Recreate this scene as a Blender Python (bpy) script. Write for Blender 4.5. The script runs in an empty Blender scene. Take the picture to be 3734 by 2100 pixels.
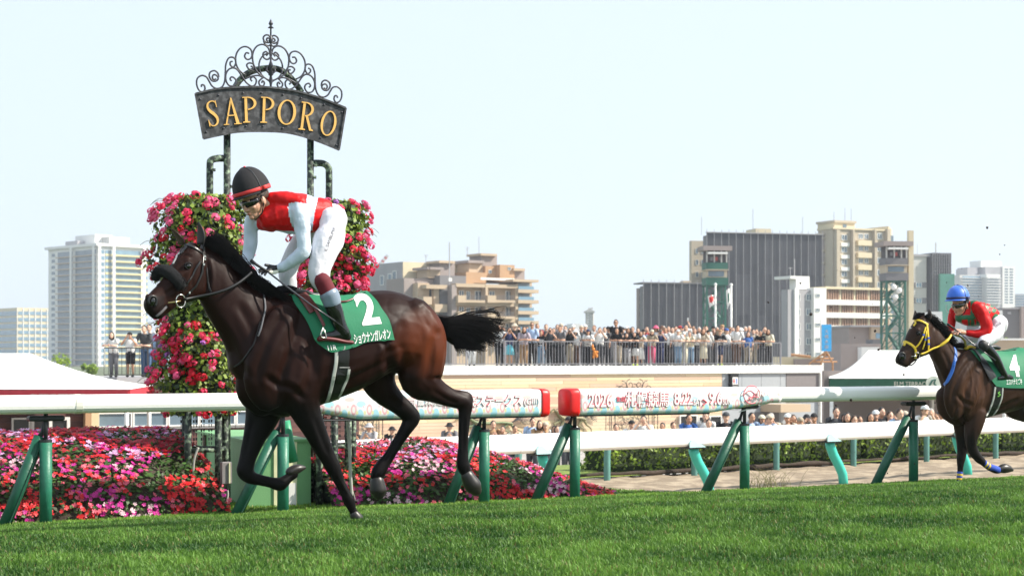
import bpy, bmesh, math, random
from math import sin, cos, pi, radians as R, atan2, hypot, sqrt
from mathutils import Vector as V, Matrix, Euler, Quaternion
from mathutils.bvhtree import BVHTree
import numpy as np
random.seed(7); rng = np.random.default_rng(7)
SC = bpy.context.scene
COL = SC.collection
# ------------------------------------------------------------------ camera
F = 6222.0          # focal length in photograph pixels (3734 wide)
CX, CY = 1867.0, 1307.5
ZC = 1.49
cam_d = bpy.data.cameras.new('camera'); cam = bpy.data.objects.new('camera', cam_d); COL.objects.link(cam)
cam.location = (0, 0, ZC); cam.rotation_euler = (R(90), 0, 0)
cam_d.sensor_width = 36; cam_d.lens = F/3734*36
cam_d.shift_y = (CY-1050)/3734; cam_d.clip_start = .3; cam_d.clip_end = 6000
cam_d.dof.use_dof = True; cam_d.dof.focus_distance = 14.0; cam_d.dof.aperture_fstop = 5.0
SC.camera = cam
# ------------------------------------------------------------------ world, sun, exposure
SUN_DIR = V((.90, -.03, .76)).normalized()      # towards the sun
w = bpy.data.worlds.new('World'); SC.world = w; w.use_nodes = True
nt = w.node_tree; nt.nodes.clear()
sky = nt.nodes.new('ShaderNodeTexSky'); sky.sky_type = 'NISHITA'; sky.sun_disc = False
sky.sun_elevation = math.asin(SUN_DIR.z); sky.sun_rotation = atan2(SUN_DIR.x, SUN_DIR.y)
sky.altitude = 10; sky.air_density = 1.0; sky.dust_density = .6; sky.ozone_density = 1.0
bg = nt.nodes.new('ShaderNodeBackground'); bg.inputs[1].default_value = .13
ow = nt.nodes.new('ShaderNodeOutputWorld')
hz_ = nt.nodes.new('ShaderNodeMix'); hz_.data_type = 'RGBA'; hz_.inputs[0].default_value = .88      # hazy bright sky: clear sky seen through even white haze
hz_.inputs[7].default_value = (3.95, 4.55, 5.10, 1)
nt.links.new(sky.outputs[0], hz_.inputs[6]); nt.links.new(hz_.outputs[2], bg.inputs[0]); nt.links.new(bg.outputs[0], ow.inputs[0])
sun_d = bpy.data.lights.new('sun', 'SUN'); sun = bpy.data.objects.new('sun', sun_d); COL.objects.link(sun)
sun_d.energy = 5.0; sun_d.angle = R(.6); sun_d.color = (1, .93, .82)
sun.rotation_euler = (-SUN_DIR).to_track_quat('-Z', 'Y').to_euler()
SC.view_settings.view_transform = 'Standard'; SC.view_settings.look = 'None'
SC.view_settings.exposure = .78; SC.view_settings.gamma = 1
SC.view_settings.use_curve_mapping = False
SC.cycles.use_denoising = True
SC.cycles.max_bounces = 6; SC.cycles.transparent_max_bounces = 8

# ------------------------------------------------------------------ frames
TH = R(29.16)
TT = V((cos(TH), sin(TH), 0)); TN = V((-sin(TH), cos(TH), 0)); TO = V((-4.19, 15.33, 0))
def tk(a, p, z=0): return TO + TT*a + TN*p + V((0, 0, z))      # track frame: along, across, up
def P(u, v, D): return V(((u-CX)/F*D, D, ZC+(CY-v)/F*D))
def crop(x0, y0, s): return lambda x, y: (x0+x/s, y0+y/s)
cA = crop(480, 560, 2.131); cB = crop(700, 1000, 1.5417); cC = crop(660, 40, 2.0125); cD = crop(0, 1300, 1.9815)
cE = crop(0, 800, 2.07); cF = crop(1100, 1300, 2.1467); cG = crop(1300, 850, 2.415); cH = crop(1700, 1120, 2.1467)
cI = crop(2200, 750, 1.6793); cJ = crop(2000, 1350, 2.3418); cK = crop(3034, 950, 1.7043); cL = crop(3100, 1350, 2.8975)
cM = crop(500, 600, 1.61); cN = crop(820, 580, 3.0196); cO = crop(1000, 1000, 2.898); cQ = crop(500, 780, 3.45)
cR = crop(3234, 1000, 3.622); cV = crop(650, 1480, 3.45); c5 = crop(1700, 1130, 4.293); c6 = crop(2250, 1130, 3.963)
cZ = crop(2500, 1200, 3.22); cW = crop(3000, 900, 3.5095); cY = crop(1150, 1450, 2.862); cT = crop(0, 0, .68987)
def px(c, x, y): return c(x, y)

# ------------------------------------------------------------------ tagging
def tag(o, label=None, cat=None, group=None, kind=None):
    if label: o['label'] = label
    if cat: o['category'] = cat
    if group: o['group'] = group
    if kind: o['kind'] = kind
    return o
def empty(name, loc, rz=0, label=None, cat=None, group=None):
    o = bpy.data.objects.new(name, None); COL.objects.link(o)
    o.location = loc; o.rotation_euler = (0, 0, rz); o.empty_display_size = .2
    return tag(o, label, cat, group)
def link(name, me, parent=None, world=True):
    o = bpy.data.objects.new(name, me); COL.objects.link(o)
    if parent:
        o.parent = parent
        if world:
            chain = []; p = parent
            while p: chain.append(p); p = p.parent
            m = Matrix.Identity(4)
            for p in reversed(chain): m = m @ p.matrix_parent_inverse @ Matrix.LocRotScale(p.location, p.rotation_euler, p.scale)
            o.matrix_parent_inverse = m.inverted()
    return o
def copy_tree(o, parent=None):
    c = o.copy(); COL.objects.link(c); c.parent = parent
    for ch in list(o.children): copy_tree(ch, c)
    return c

# ------------------------------------------------------------------ materials
_m = {}
def mat(name, col, rough=.6, var=.12, scale=6, bump=0, bscale=60, metal=0, spec=.5, col2=None, mix=(.45, .6), coat=0, trans=0, sheen=0, attr=None, sub=0):
    if name in _m: return _m[name]
    m = bpy.data.materials.new(name); m.use_nodes = True; n = m.node_tree; b = n.nodes['Principled BSDF']; _m[name] = m
    b.inputs['Roughness'].default_value = rough; b.inputs['Metallic'].default_value = metal
    b.inputs['Specular IOR Level'].default_value = spec; b.inputs['Coat Weight'].default_value = coat
    b.inputs['Transmission Weight'].default_value = trans
    b.inputs['Sheen Weight'].default_value = sheen
    tc = n.nodes.new('ShaderNodeTexCoord'); src = tc.outputs['Object']
    nz = n.nodes.new('ShaderNodeTexNoise'); nz.inputs['Scale'].default_value = scale; nz.inputs['Detail'].default_value = 5
    n.links.new(src, nz.inputs['Vector'])
    rp = n.nodes.new('ShaderNodeValToRGB'); rp.color_ramp.elements[0].position = mix[0] if col2 else .3; rp.color_ramp.elements[1].position = mix[1] if col2 else .7
    c = V(col)
    if col2: e0, e1 = c, V(col2)
    else: e0, e1 = c*(1-var), c*(1+var)
    rp.color_ramp.elements[0].color = (*[min(1, x) for x in e0], 1); rp.color_ramp.elements[1].color = (*[min(1, x) for x in e1], 1)
    n.links.new(nz.outputs[0], rp.inputs[0]); out = rp.outputs[0]
    if attr:
        at = n.nodes.new('ShaderNodeAttribute'); at.attribute_name = attr
        mx = n.nodes.new('ShaderNodeMix'); mx.data_type = 'RGBA'; mx.blend_type = 'MULTIPLY'; mx.inputs[0].default_value = 1
        n.links.new(out, mx.inputs[6]); n.links.new(at.outputs['Color'], mx.inputs[7]); out = mx.outputs[2]
    n.links.new(out, b.inputs['Base Color'])
    if sub: b.inputs['Subsurface Weight'].default_value = sub; b.inputs['Subsurface Radius'].default_value = (.01, .004, .002)
    if bump:
        n2 = n.nodes.new('ShaderNodeTexNoise'); n2.inputs['Scale'].default_value = bscale; n2.inputs['Detail'].default_value = 4
        n.links.new(src, n2.inputs['Vector'])
        bp = n.nodes.new('ShaderNodeBump'); bp.inputs['Strength'].default_value = bump; bp.inputs['Distance'].default_value = .02
        n.links.new(n2.outputs[0], bp.inputs['Height']); n.links.new(bp.outputs[0], b.inputs['Normal'])
    return m
def leafmat(name, col, var=.35, scale=4, rough=.55, tr=.25):
    if name in _m: return _m[name]
    m = mat(name, col, rough=rough, var=var, scale=scale); n = m.node_tree; b = n.nodes['Principled BSDF']
    t = n.nodes.new('ShaderNodeBsdfTranslucent'); ms = n.nodes.new('ShaderNodeMixShader'); ms.inputs[0].default_value = tr
    l = b.inputs['Base Color'].links[0].from_socket; n.links.new(l, t.inputs[0])
    n.links.new(b.outputs[0], ms.inputs[1]); n.links.new(t.outputs[0], ms.inputs[2])
    n.links.new(ms.outputs[0], n.nodes['Material Output'].inputs[0]); return m

# ------------------------------------------------------------------ mesh builder
class MB:
    def __init__(s): s.v = []; s.f = []; s.m = []; s.mi = 0
    def add(s, vs, fs):
        b = len(s.v); s.v += [tuple(x) for x in vs]; s.f += [tuple(i+b for i in f) for f in fs]; s.m += [s.mi]*len(fs); return s
    def box(s, c, d, ax=None, bev=0):
        c = V(c); X, Y, Z = ax if ax else (V((1, 0, 0)), V((0, 1, 0)), V((0, 0, 1)))
        hx, hy, hz = d[0]/2, d[1]/2, d[2]/2
        if not bev:
            vs = [c+X*(i*hx)+Y*(j*hy)+Z*(k*hz) for k in (-1, 1) for j in (-1, 1) for i in (-1, 1)]
            return s.add(vs, [(0, 2, 3, 1), (4, 5, 7, 6), (0, 1, 5, 4), (2, 6, 7, 3), (0, 4, 6, 2), (1, 3, 7, 5)])
        vs = []
        for k, e in ((-1, 1), (-1, 0), (1, 0), (1, 1)):
            z = k*(hz-(0 if e else bev))
            ex = bev if e else 0
            for (i, j) in ((-1, -1), (1, -1), (1, 1), (-1, 1)):
                vs.append(c+X*(i*(hx-ex))+Y*(j*(hy-ex))+Z*z)
        fs = [(3, 2, 1, 0), (12, 13, 14, 15)]
        for r in range(3):
            for q in range(4): a = r*4+q; b2 = r*4+(q+1) % 4; fs.append((a, b2, b2+4, a+4))
        return s.add(vs, fs)
    def rings(s, rs, cap=True, closed=True):
        n = len(rs[0]); vs = [p for r in rs for p in r]; fs = []
        for i in range(len(rs)-1):
            for j in range(n if closed else n-1):
                k = (j+1) % n; fs.append((i*n+j, i*n+k, (i+1)*n+k, (i+1)*n+j))
        if cap and closed: fs.append(tuple(range(n-1, -1, -1))); fs.append(tuple((len(rs)-1)*n+j for j in range(n)))
        return s.add(vs, fs)
    def tube(s, pts, r, n=8, up=V((0, 0, 1)), flat=1, cap=True):
        pts = [V(p) for p in pts]; rr = r if isinstance(r, (list, tuple)) else [r]*len(pts); rs = []; px_ = None
        for i, p in enumerate(pts):
            t = (pts[min(i+1, len(pts)-1)]-pts[max(i-1, 0)]); t = t.normalized() if t.length > 1e-9 else V((0, 0, 1))
            if px_ is None:
                x = up.cross(t)
                if x.length < .05: x = V((1, 0, 0)).cross(t)
            else: x = px_-t*px_.dot(t)
            x.normalize(); px_ = x; y = t.cross(x)
            rs.append([p+x*(cos(2*pi*j/n)*rr[i])+y*(sin(2*pi*j/n)*rr[i]*flat) for j in range(n)])
        return s.rings(rs, cap)
    def prism(s, poly, h0, h1, ax=None, org=V((0, 0, 0))):     # poly in X,Y of frame; extruded along Z of frame
        X, Y, Z = ax if ax else (V((1, 0, 0)), V((0, 1, 0)), V((0, 0, 1)))
        n = len(poly); lo = [org+X*a+Y*b+Z*h0 for a, b in poly]; hi = [org+X*a+Y*b+Z*h1 for a, b in poly]
        fs = [tuple(range(n-1, -1, -1)), tuple(range(n, 2*n))]+[(i, (i+1) % n, n+(i+1) % n, n+i) for i in range(n)]
        return s.add(lo+hi, fs)
    def ell(s, c, r, ax=None, nu=12, nv=8, v0=-pi/2, v1=pi/2):
        c = V(c); X, Y, Z = ax if ax else (V((1, 0, 0)), V((0, 1, 0)), V((0, 0, 1)))
        rs = []
        for i in range(nv+1):
            t = v0+(v1-v0)*i/nv; cr = max(cos(t), .02)
            rs.append([c+X*(r[0]*cr*cos(2*pi*j/nu))+Y*(r[1]*cr*sin(2*pi*j/nu))+Z*(r[2]*sin(t)) for j in range(nu)])
        return s.rings(rs)
    def mesh(s, name, mats, smooth=False):
        me = bpy.data.meshes.new(name); me.from_pydata(s.v, [], s.f)
        for m_ in (mats if isinstance(mats, (list, tuple)) else [mats]): me.materials.append(m_)
        if s.m and max(s.m) > 0: me.polygons.foreach_set('material_index', s.m)
        if smooth: me.polygons.foreach_set('use_smooth', [True]*len(me.polygons))
        me.update(); return me
    def build(s, name, mats, parent=None, smooth=False, world=False, **k):
        return tag(link(name, s.mesh(name, mats, smooth), parent, world), **k)
def frame(rz): return (V((cos(rz), sin(rz), 0)), V((-sin(rz), cos(rz), 0)), V((0, 0, 1)))
def autosmooth(me, ang=40):
    try: me.set_sharp_from_angle(angle=R(ang))
    except Exception: pass
def catmull(pts, k=6):
    out = []; n = len(pts)
    for i in range(n-1):
        p0, p1, p2, p3 = pts[max(i-1, 0)], pts[i], pts[i+1], pts[min(i+2, n-1)]
        for j in range(k):
            t = j/k; out.append(tuple(.5*((2*b)+(-a+c)*t+(2*a-5*b+4*c-d)*t*t+(-a+3*b-3*c+d)*t*t*t) for a, b, c, d in zip(p0, p1, p2, p3)))
    out.append(tuple(pts[-1])); return out
def text_mesh(txt, size=1, off=0, ext=0, align='LEFT', res=4, space=1):
    c = bpy.data.curves.new('lettering', 'FONT'); c.body = txt; c.size = size; c.offset = off; c.extrude = ext; c.align_x = align
    c.resolution_u = res; c.space_character = space
    o = bpy.data.objects.new('lettering', c); COL.objects.link(o)
    dg = bpy.context.evaluated_depsgraph_get(); dg.update(); me = bpy.data.meshes.new_from_object(o.evaluated_get(dg))
    bpy.data.objects.remove(o); bpy.data.curves.remove(c); return me
def place_text(name, txt, m, org, X, Y, height, width=None, off=0, ext=.004, parent=None, world=True, **k):
    """letters with capital height `height`; X, Y unit axes of the lettering plane; ext = how far it stands proud"""
    me = text_mesh(txt, 1, off, ext)
    vs = np.empty(len(me.vertices)*3); me.vertices.foreach_get('co', vs); vs = vs.reshape(-1, 3)
    x0, x1 = vs[:, 0].min(), vs[:, 0].max(); y0, y1 = vs[:, 1].min(), vs[:, 1].max()
    sy = height/(y1-y0); sx = (width/(x1-x0)) if width else sy
    Z = X.cross(Y)
    out = [org+X*((a-x0)*sx)+Y*((b-y0)*sy)+Z*(c) for a, b, c in vs]
    me.vertices.foreach_set('co', [q for p in out for q in p]); me.materials.clear(); me.materials.append(m); me.update()
    return tag(link(name, me, parent, world), **k)
# ================================================================== GROUND
def zt(p):                                  # cross fall of the turf course
    if p > .3: return -.022
    if p > -4: return -.074*p
    return .296+.03*(1-math.exp(-(-4-p)/3))*3
def sstep(a, b, x): t = max(0, min(1, (x-a)/(b-a))); return t*t*(3-2*t)
def shoulder(a): return .35+3.1*(1-sstep(5.9, 7.3, a))      # how far the grass runs behind the rail
def strip(name, a0, a1, na, ps, zf, m, **k):
    mb = MB(); n = len(ps)
    vs = []
    for i in range(na+1):
        a = a0+(a1-a0)*i/na
        for q in range(n): p = ps[q](a) if callable(ps[q]) else ps[q]; vs.append(tk(a, p, zf(a, p)))
    fs = [(i*n+j, (i+1)*n+j, (i+1)*n+j+1, i*n+j+1) for i in range(na) for j in range(n-1)]
    mb.add(vs, fs); return mb.build(name, m, smooth=True, **k)
M_turf = mat('turf_soil', (.030, .085, .014), .9, .35, 9, bump=.9, bscale=90, col2=(.07, .16, .028))
M_dirt = mat('dirt_sand', (.22, .168, .115), .95, .1, 3, bump=.9, bscale=14, col2=(.36, .285, .20))
M_lawn = mat('lawn', (.13, .19, .03), .9, .3, 3, bump=.8, bscale=30, col2=(.22, .27, .05))
M_pave = mat('paving', (.36, .33, .30), .9, .1, 2)
M_soil = mat('dark_soil', (.05, .035, .025), .95, .3, 12, bump=.6)
def zturf(a, p): return zt(p) if p < .3 else zt(p)
strip('turf_course', -30, 45, 150, [-60, -30, -18]+[-16+.8*i for i in range(20)]+[.3, (lambda a: shoulder(a))], zturf, M_turf, kind='structure')
DZ = -.75
def zbank(a, p):
    s0 = shoulder(a); return -.022+(DZ+.022)*sstep(s0, s0+.9, p)
strip('turf_bank', -30, 45, 150, [(lambda a, q=q: shoulder(a)+.9*q/6) for q in range(7)], zbank, M_soil, kind='structure')
# the dirt track runs between two rails, its own direction is turned a little away from the turf rail
DA = P(1276, 0, 24.3); DA.z = 0; DBp = P(3073, 0, 30.66); DBp.z = 0
DT = (DBp-DA).normalized(); DN = V((-DT.y, DT.x, 0))
def dk(a, p, z=0): return DA+DT*a+DN*p+V((0, 0, z))
mb = MB(); nv = 40
vs = []
for i in range(241):
    a = -25+i*.35
    s = tk(0, 0)
    for j in range(nv+1):
        q = j/nv; pfar = 3.6; pnear = -9.5+0*a
        p = pnear+(pfar-pnear)*q
        rip = .012*sin(p*9+a*.3+sin(a*1.3))+.02*random.uniform(-1, 1)
        vs.append(dk(a, p, DZ+rip))
mb.add(vs, [(i*(nv+1)+j, (i+1)*(nv+1)+j, (i+1)*(nv+1)+j+1, i*(nv+1)+j+1) for i in range(240) for j in range(nv)])
# drop the part that would come up under the turf
keep = []
for f in mb.f:
    c = V(mb.v[f[0]])-TO; p = c.dot(TN); a = c.dot(TT)
    if p > shoulder(a)+.35: keep.append(f)
mb.f = keep; mb.m = [0]*len(keep)
mb.build('dirt_track', M_dirt, smooth=True, kind='structure')
# dark ragged edge of the sand, then lawn, then the paved infield below
mb = MB(); pts = []
for i in range(200):
    a = -25+i*.42; pts.append((dk(a, 3.5+.1*random.random(), DZ+.05+.05*random.random()), .02+.035*random.random()))
mb.tube([q[0] for q in pts], [q[1] for q in pts], 7); mb.build('sand_edge', M_soil, smooth=True, kind='structure')
mb = MB(); vs = []; ps = [3.6, 3.8, 4.2, 5.2, 7.0, 9.1]; zs = [DZ+.02, DZ+.07, DZ+.1, DZ+.08, DZ, DZ-.5]
for i in range(80):
    a = -30+i*1.2; vs += [dk(a, p, z+.02*random.random()) for p, z in zip(ps, zs)]
n = len(ps); mb.add(vs, [(i*n+j, (i+1)*n+j, (i+1)*n+j+1, i*n+j+1) for i in range(79) for j in range(n-1)])
mb.build('infield_lawn', M_lawn, smooth=True, kind='structure')
mb = MB(); vs = []; ps = [9.1, 10.6, 14, 30, 80, 160]; zs = [DZ-.5, DZ-.8, -1.75, -1.78, -1.8, -1.8]
for i in range(60):
    a = -90+i*5; vs += [dk(a, p, z) for p, z in zip(ps, zs)]
n = len(ps); mb.add(vs, [(i*n+j, (i+1)*n+j, (i+1)*n+j+1, i*n+j+1) for i in range(59) for j in range(n-1)])
mb.build('infield_pavement', M_pave, smooth=True, kind='structure')
MB().box((0, 1000, -2.6), (3200, 2300, .8)).build('ground', mat('far_ground', (.10, .12, .06), .95, .3, .02), kind='structure')
# ================================================================== FAR BUILDINGS
M_conc = mat('pale_concrete', (.50, .49, .46), .8, .06, .3)
M_white = mat('white_plaster', (.74, .73, .70), .75, .04, .3)
M_cream = mat('cream_plaster', (.62, .53, .36), .8, .05, .3)
M_tan = mat('tan_tile', (.47, .36, .25), .8, .06, .3)
M_tan2 = mat('ochre_tile', (.44, .27, .15), .8, .06, .3)
M_brown = mat('taupe_wall', (.30, .25, .23), .85, .06, .3)
M_beige = mat('beige_tile', (.46, .39, .29), .8, .05, .3)
M_gray = mat('grey_wall', (.34, .33, .34), .8, .06, .3)
M_dgray = mat('dark_grey_wall', (.17, .165, .17), .85, .06, .3)
M_glass = mat('window_glass', (.12, .17, .21), .12, .2, .4, spec=.8)
M_glassb = mat('blue_glass', (.16, .27, .36), .15, .2, .3, spec=.8)
M_yel = mat('yellow_tile', (.66, .56, .28), .8, .05, .3)
M_net = mat('scaffold_net', (.040, .041, .050), .9, .18, .35, bump=.3, bscale=3)
M_net2 = mat('scaffold_net_light', (.060, .060, .070), .9, .15, .35, bump=.3, bscale=3)
M_gnet = mat('green_scaffold_net', (.06, .22, .17), .9, .15, .4)
M_steelg = mat('green_steel', (.02, .12, .085), .6, .15, 1)
M_louv = mat('brown_louvre', (.33, .20, .13), .8, .25, .6)

class Bld:
    def __init__(s, name, label, cat, u0, D, yaw, zb=-2.2, group=None):
        s.yaw = R(yaw); s.O = P(u0, CY, D); s.O.z = zb
        s.ex = V((cos(s.yaw), sin(s.yaw), 0)); s.ey = V((-sin(s.yaw), cos(s.yaw), 0))
        s.e = empty(name, s.O, s.yaw, label, cat, group)
    def X(s, u, y=0):
        k = (u-CX)/F; b = s.O+s.ey*y; return (k*b.y-b.x)/(s.ex.x-k*s.ex.y)
    def Y(s, u, x=0):
        k = (u-CX)/F; b = s.O+s.ex*x; return (k*b.y-b.x)/(s.ey.x-k*s.ey.y)
    def Z(s, v, x, y=0): d = (s.O+s.ex*x+s.ey*y).y; return ZC+(CY-v)/F*d-s.O.z
    def rect(s, c, q, y=0):      # q = (x0,y0,x1,y1) in crop pixels -> local x0,x1,z0,z1 on the plane y
        (u0, v0), (u1, v1) = c(q[0], q[1]), c(q[2], q[3]); x0, x1 = s.X(u0, y), s.X(u1, y); xm = (x0+x1)/2
        return x0, x1, s.Z(v1, xm, y), s.Z(v0, xm, y)
    def part(s, name, m, c, q, y0, y1, ground=False, parent=None, ref=0, **k):
        x0, x1, z0, z1 = s.rect(c, q, ref); z0 = 0 if ground else z0
        mb = MB().box(((x0+x1)/2, (y0+y1)/2, (z0+z1)/2), (x1-x0, y1-y0, z1-z0)); return mb.build(name, m, parent or s.e, **k)
    def raw(s, name, m, x0, x1, y0, y1, z0, z1, parent=None, **k):
        return MB().box(((x0+x1)/2, (y0+y1)/2, (z0+z1)/2), (x1-x0, y1-y0, z1-z0)).build(name, m, parent or s.e, **k)
def window(b, x0, x1, z0, z1, y, m=M_glass, fm=None, mull=1, side=False):
    fm = fm or M_white; w_ = x1-x0; h = z1-z0; t = min(w_, h)*.09
    def bx(mb, a0, a1, d0, d1, c0, c1):
        if side: mb.box(((d0+d1)/2, (a0+a1)/2, (c0+c1)/2), (d1-d0, a1-a0, c1-c0))
        else: mb.box(((a0+a1)/2, (d0+d1)/2, (c0+c1)/2), (a1-a0, d1-d0, c1-c0))
    mb = MB(); bx(mb, x0, x1, y-.10, y, z1-t, z1); bx(mb, x0, x1, y-.10, y, z0, z0+t)
    bx(mb, x0, x0+t, y-.099, y, z0+t, z1-t); bx(mb, x1-t, x1, y-.099, y, z0+t, z1-t)
    for i in range(mull): xm = x0+(x1-x0)*(i+1)/(mull+1); bx(mb, xm-t/2, xm+t/2, y-.099, y, z0+t, z1-t)
    f = mb.build('window', fm, b.e); g = MB(); bx(g, x0+t, x1-t, y-.04, y+.02, z0+t, z1-t); g.build('pane', m, f); return f

# --- low glass and cream block at the far left
b = Bld('office_block', 'low distant office block with cream bands, at the left edge beside the white tower', 'building', cE(128, 0)[0], 1000, 38)
L = b.X(cE(400, 0)[0]); Wd = b.Y(cE(-60, 0)[0]); H = b.Z(cE(0, 665)[1], 0)
b.raw('wall', M_cream, 0, L, 0, Wd, 0, H)
nf = 15
for i in range(nf):
    z = H-2.2-i*3.75
    if z < 1: break
    b.raw('window_band', M_glassb, .8, L, -.25, 0, z-1.9, z)
    b.raw('window_band', M_glassb, -.25, 0, .5, Wd-1, z-2.4, z+.2)
for i in range(7): b.raw('pilaster', M_white, L*(i/6)-.2 if i else 0, L*(i/6)+.3, -.4, -.26, 0, H-.5)
# --- white tower
b = Bld('apartment_tower', 'tall white distant apartment tower with cream balcony bands, left of the hanging flowers', 'building', cE(737, 0)[0], 805, 45)
L = b.X(cE(1112, 0)[0]); Wd = b.Y(cE(365, 0)[0]); H = b.Z(cE(0, 200)[1], 0)
b.raw('wall', M_white, 0, L, 0, Wd, 0, H)
b.raw('parapet', M_white, -1.4, L+1.2, -1.4, Wd+1.2, H, H+1.3)
fp = 22.5/F*805
cols = [(0, .13, 0), (.15, .28, 1), (.305, .87, 2), (.93, 1.0, 1)]
for i in range(26):
    z = H-1.6-i*fp
    if z < 2: break
    for a0, a1, k in cols:
        if k == 0: b.raw('window_band', M_glassb, a0*L+.2, a1*L, -.2, 0, z-1.9, z-.2)
        if k == 1: b.raw('window_band', M_glassb, a0*L, a1*L, -.2, 0, z-1.9, z-.2); b.raw('spandrel', M_yel, a0*L, a1*L, -.3, 0, z-2.9, z-1.91)
        if k == 2:
            b.raw('window_band', M_glassb, a0*L, a1*L, -.1, 0, z-2.0, z)
            b.raw('balcony', M_yel, a0*L, a1*L, -1.5, -.11, z-2.9, z-2.2)
    for a0, a1 in ((.03, .44), (.50, .80)):
        b.raw('window_band', M_glass, -.1, 0, a0*Wd, a1*Wd, z-2.2, z)
        b.raw('balcony', M_tan, -1.5, -.11, a0*Wd, a1*Wd, z-2.9, z-2.45)
    b.raw('window_band', M_glass, -.12, 0, .86*Wd, .93*Wd, z-1.9, z-.4)
for xx in (.285*L, .9*L, 0): b.raw('column', M_white, xx-.7, xx+.7, -1.9, -1.51, 0, H)
for yy in (.02*Wd, .47*Wd): b.raw('column', M_white, -1.9, -1.51, yy-.6, yy+.9, 0, H)
mb = MB(); mb.mi = 0
for i, (bx0, bx1, by0, by1, hz) in enumerate(((.25, .6, .3, .7, 5.2), (.38, .8, .15, .5, 4), (.1, .25, .5, .75, 2.4))):
    b.raw('roof_box', (M_white, M_conc, M_gray)[i], L*bx0, L*bx1, Wd*by0, Wd*by1, H+1.3, H+1.3+hz)
# --- stepped beige apartments behind the tail
b = Bld('stepped_apartments', 'beige stepped apartment building with balconies behind the horse tail', 'building', cG(880, 0)[0], 330, 33)
g = cG
b.part('wall', M_gray, g, (405, 262, 990, 500), 10, 30, True, ref=10)
x0 = b.X(g(405, 0)[0], 10); yb = b.Y(g(203, 0)[0], x0)
b.raw('wall', M_gray, x0+.02, x0+8, 30, yb, 0, b.Z(g(0, 268)[1], x0, 20)-.1)
b.part('wall', M_cream, g, (406, 264, 990, 420), 9.8, 10, ref=10)
for yy, zz in ((.25, 345), (.45, 365), (.8, 375)):
    z = b.Z(g(0, zz)[1], x0, 20); y = 10+(yb-10)*yy; window(b, y, y+1.6, z-2, z, x0, side=True, mull=0)
b.part('wall', M_white, g, (205, 445, 415, 560), 22, 26, True, ref=22)
b.part('wall', M_brown, g, (418, 402, 800, 640), 5, 12, True, ref=5)
b.part('wall', M_tan, g, (540, 440, 640, 640), 3, 5, True, ref=3)
b.part('wall', M_tan, g, (632, 305, 735, 395), 4.5, 9, ref=4.5); b.part('roof_slab', M_brown, g, (625, 300, 770, 322), 3.5, 9.4, ref=3.5)
b.part('wall', M_brown, g, (735, 262, 865, 400), 5.5, 9.6, ref=5.5); b.part('roof_slab', M_tan, g, (728, 243, 868, 264), 4.6, 9.7, ref=4.6)
b.part('roof_slab', M_tan, g, (615, 455, 800, 490), 1.0, 5, ref=1.0)
b.part('column', M_tan, g, (680, 490, 728, 640), 2, 3, True, ref=2)
for q in ((590, 560, 665, 628), (690, 625, 800, 695)): b.part('balcony', M_tan, g, q, .8, 3, ref=.8)
b.part('window', M_glass, g, (605, 495, 662, 555), 4.6, 4.98, ref=4.6)
b.part('wall', M_tan2, g, (965, 345, 1140, 450), 2.5, 9, ref=2.5)
b.part('wall', M_tan, g, (990, 262, 1115, 345), 5, 9.5, ref=5); b.part('roof_slab', M_brown, g, (985, 240, 1125, 264), 4.2, 9.6, ref=4.2)
b.part('wall', M_tan2, g, (1135, 292, 1262, 410), 4, 9, ref=4); b.part('wall', M_tan2, g, (1262, 280, 1392, 425), 2.5, 9, ref=2.5)
b.part('wall', M_brown, g, (1100, 196, 1238, 292), 5, 9.6, ref=5); b.part('roof_slab', M_tan, g, (1095, 180, 1240, 200), 4.2, 9.7, ref=4.2)
b.part('wall', M_brown, g, (1392, 325, 1480, 425), 3, 9, ref=3); b.part('roof_slab', M_tan, g, (1385, 310, 1485, 332), 2, 9.1, ref=2)
b.part('rail', M_white, g, (1095, 395, 1390, 415), 1.6, 1.8, ref=1.6)
for q in ((1200, 320, 1225, 352), (1335, 300, 1362, 325)): x_0, x_1, z_0, z_1 = b.rect(g, q, 2.4); window(b, x_0, x_1, z_0, z_1, 2.49 if q[0] > 1260 else 3.99, mull=0)
b.part('wall', M_dgray, g, (735, 375, 965, 470), 2.5, 9, True, ref=2.5)
b.part('wall', M_tan, g, (880, 450, 1400, 830), 1.6, 9, True, ref=1.6)
for yy in (450, 612, 752, 884): b.part('floor_slab', M_tan, g, (870, yy, 1402, yy+30), -.3, 1.6, ref=0)
b.part('column', M_brown, g, (835, 455, 878, 900), -.2, 1.4, True); b.part('column', M_tan, g, (1128, 450, 1150, 900), -.35, 1.4, True); b.part('column', M_tan, g, (1392, 450, 1415, 900), -.35, 1.5, True)
for row in range(3):
    yo = row*142
    for q in ((890, 548, 960, 612), (1150, 548, 1225, 612), (960, 590, 1128, 612), (1225, 590, 1392, 612)): b.part('balcony', M_tan, g, (q[0], q[1]+yo, q[2], q[3]+yo), -1.2, -.31, ref=-1)
    mb = MB()
    for xx in list(range(962, 1128, 11))+list(range(1228, 1390, 11)):
        x_0, x_1, z_0, z_1 = b.rect(g, (xx, 548+yo, xx+2.5, 590+yo), -1.1); mb.box(((x_0+x_1)/2, -1.1, (z_0+z_1)/2), (x_1-x_0, .05, z_1-z_0))
    mb.build('balcony_rail', M_dgray, b.e, kind='stuff')
    for q in ((900, 505, 945, 570), (1040, 508, 1105, 600), (1165, 510, 1215, 560), (1310, 508, 1370, 600), (965, 512, 1000, 590)): x_0, x_1, z_0, z_1 = b.rect(g, (q[0], q[1]+yo, q[2], q[3]+yo), 1.6); window(b, x_0, x_1, z_0, z_1, 1.59, mull=1)
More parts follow.
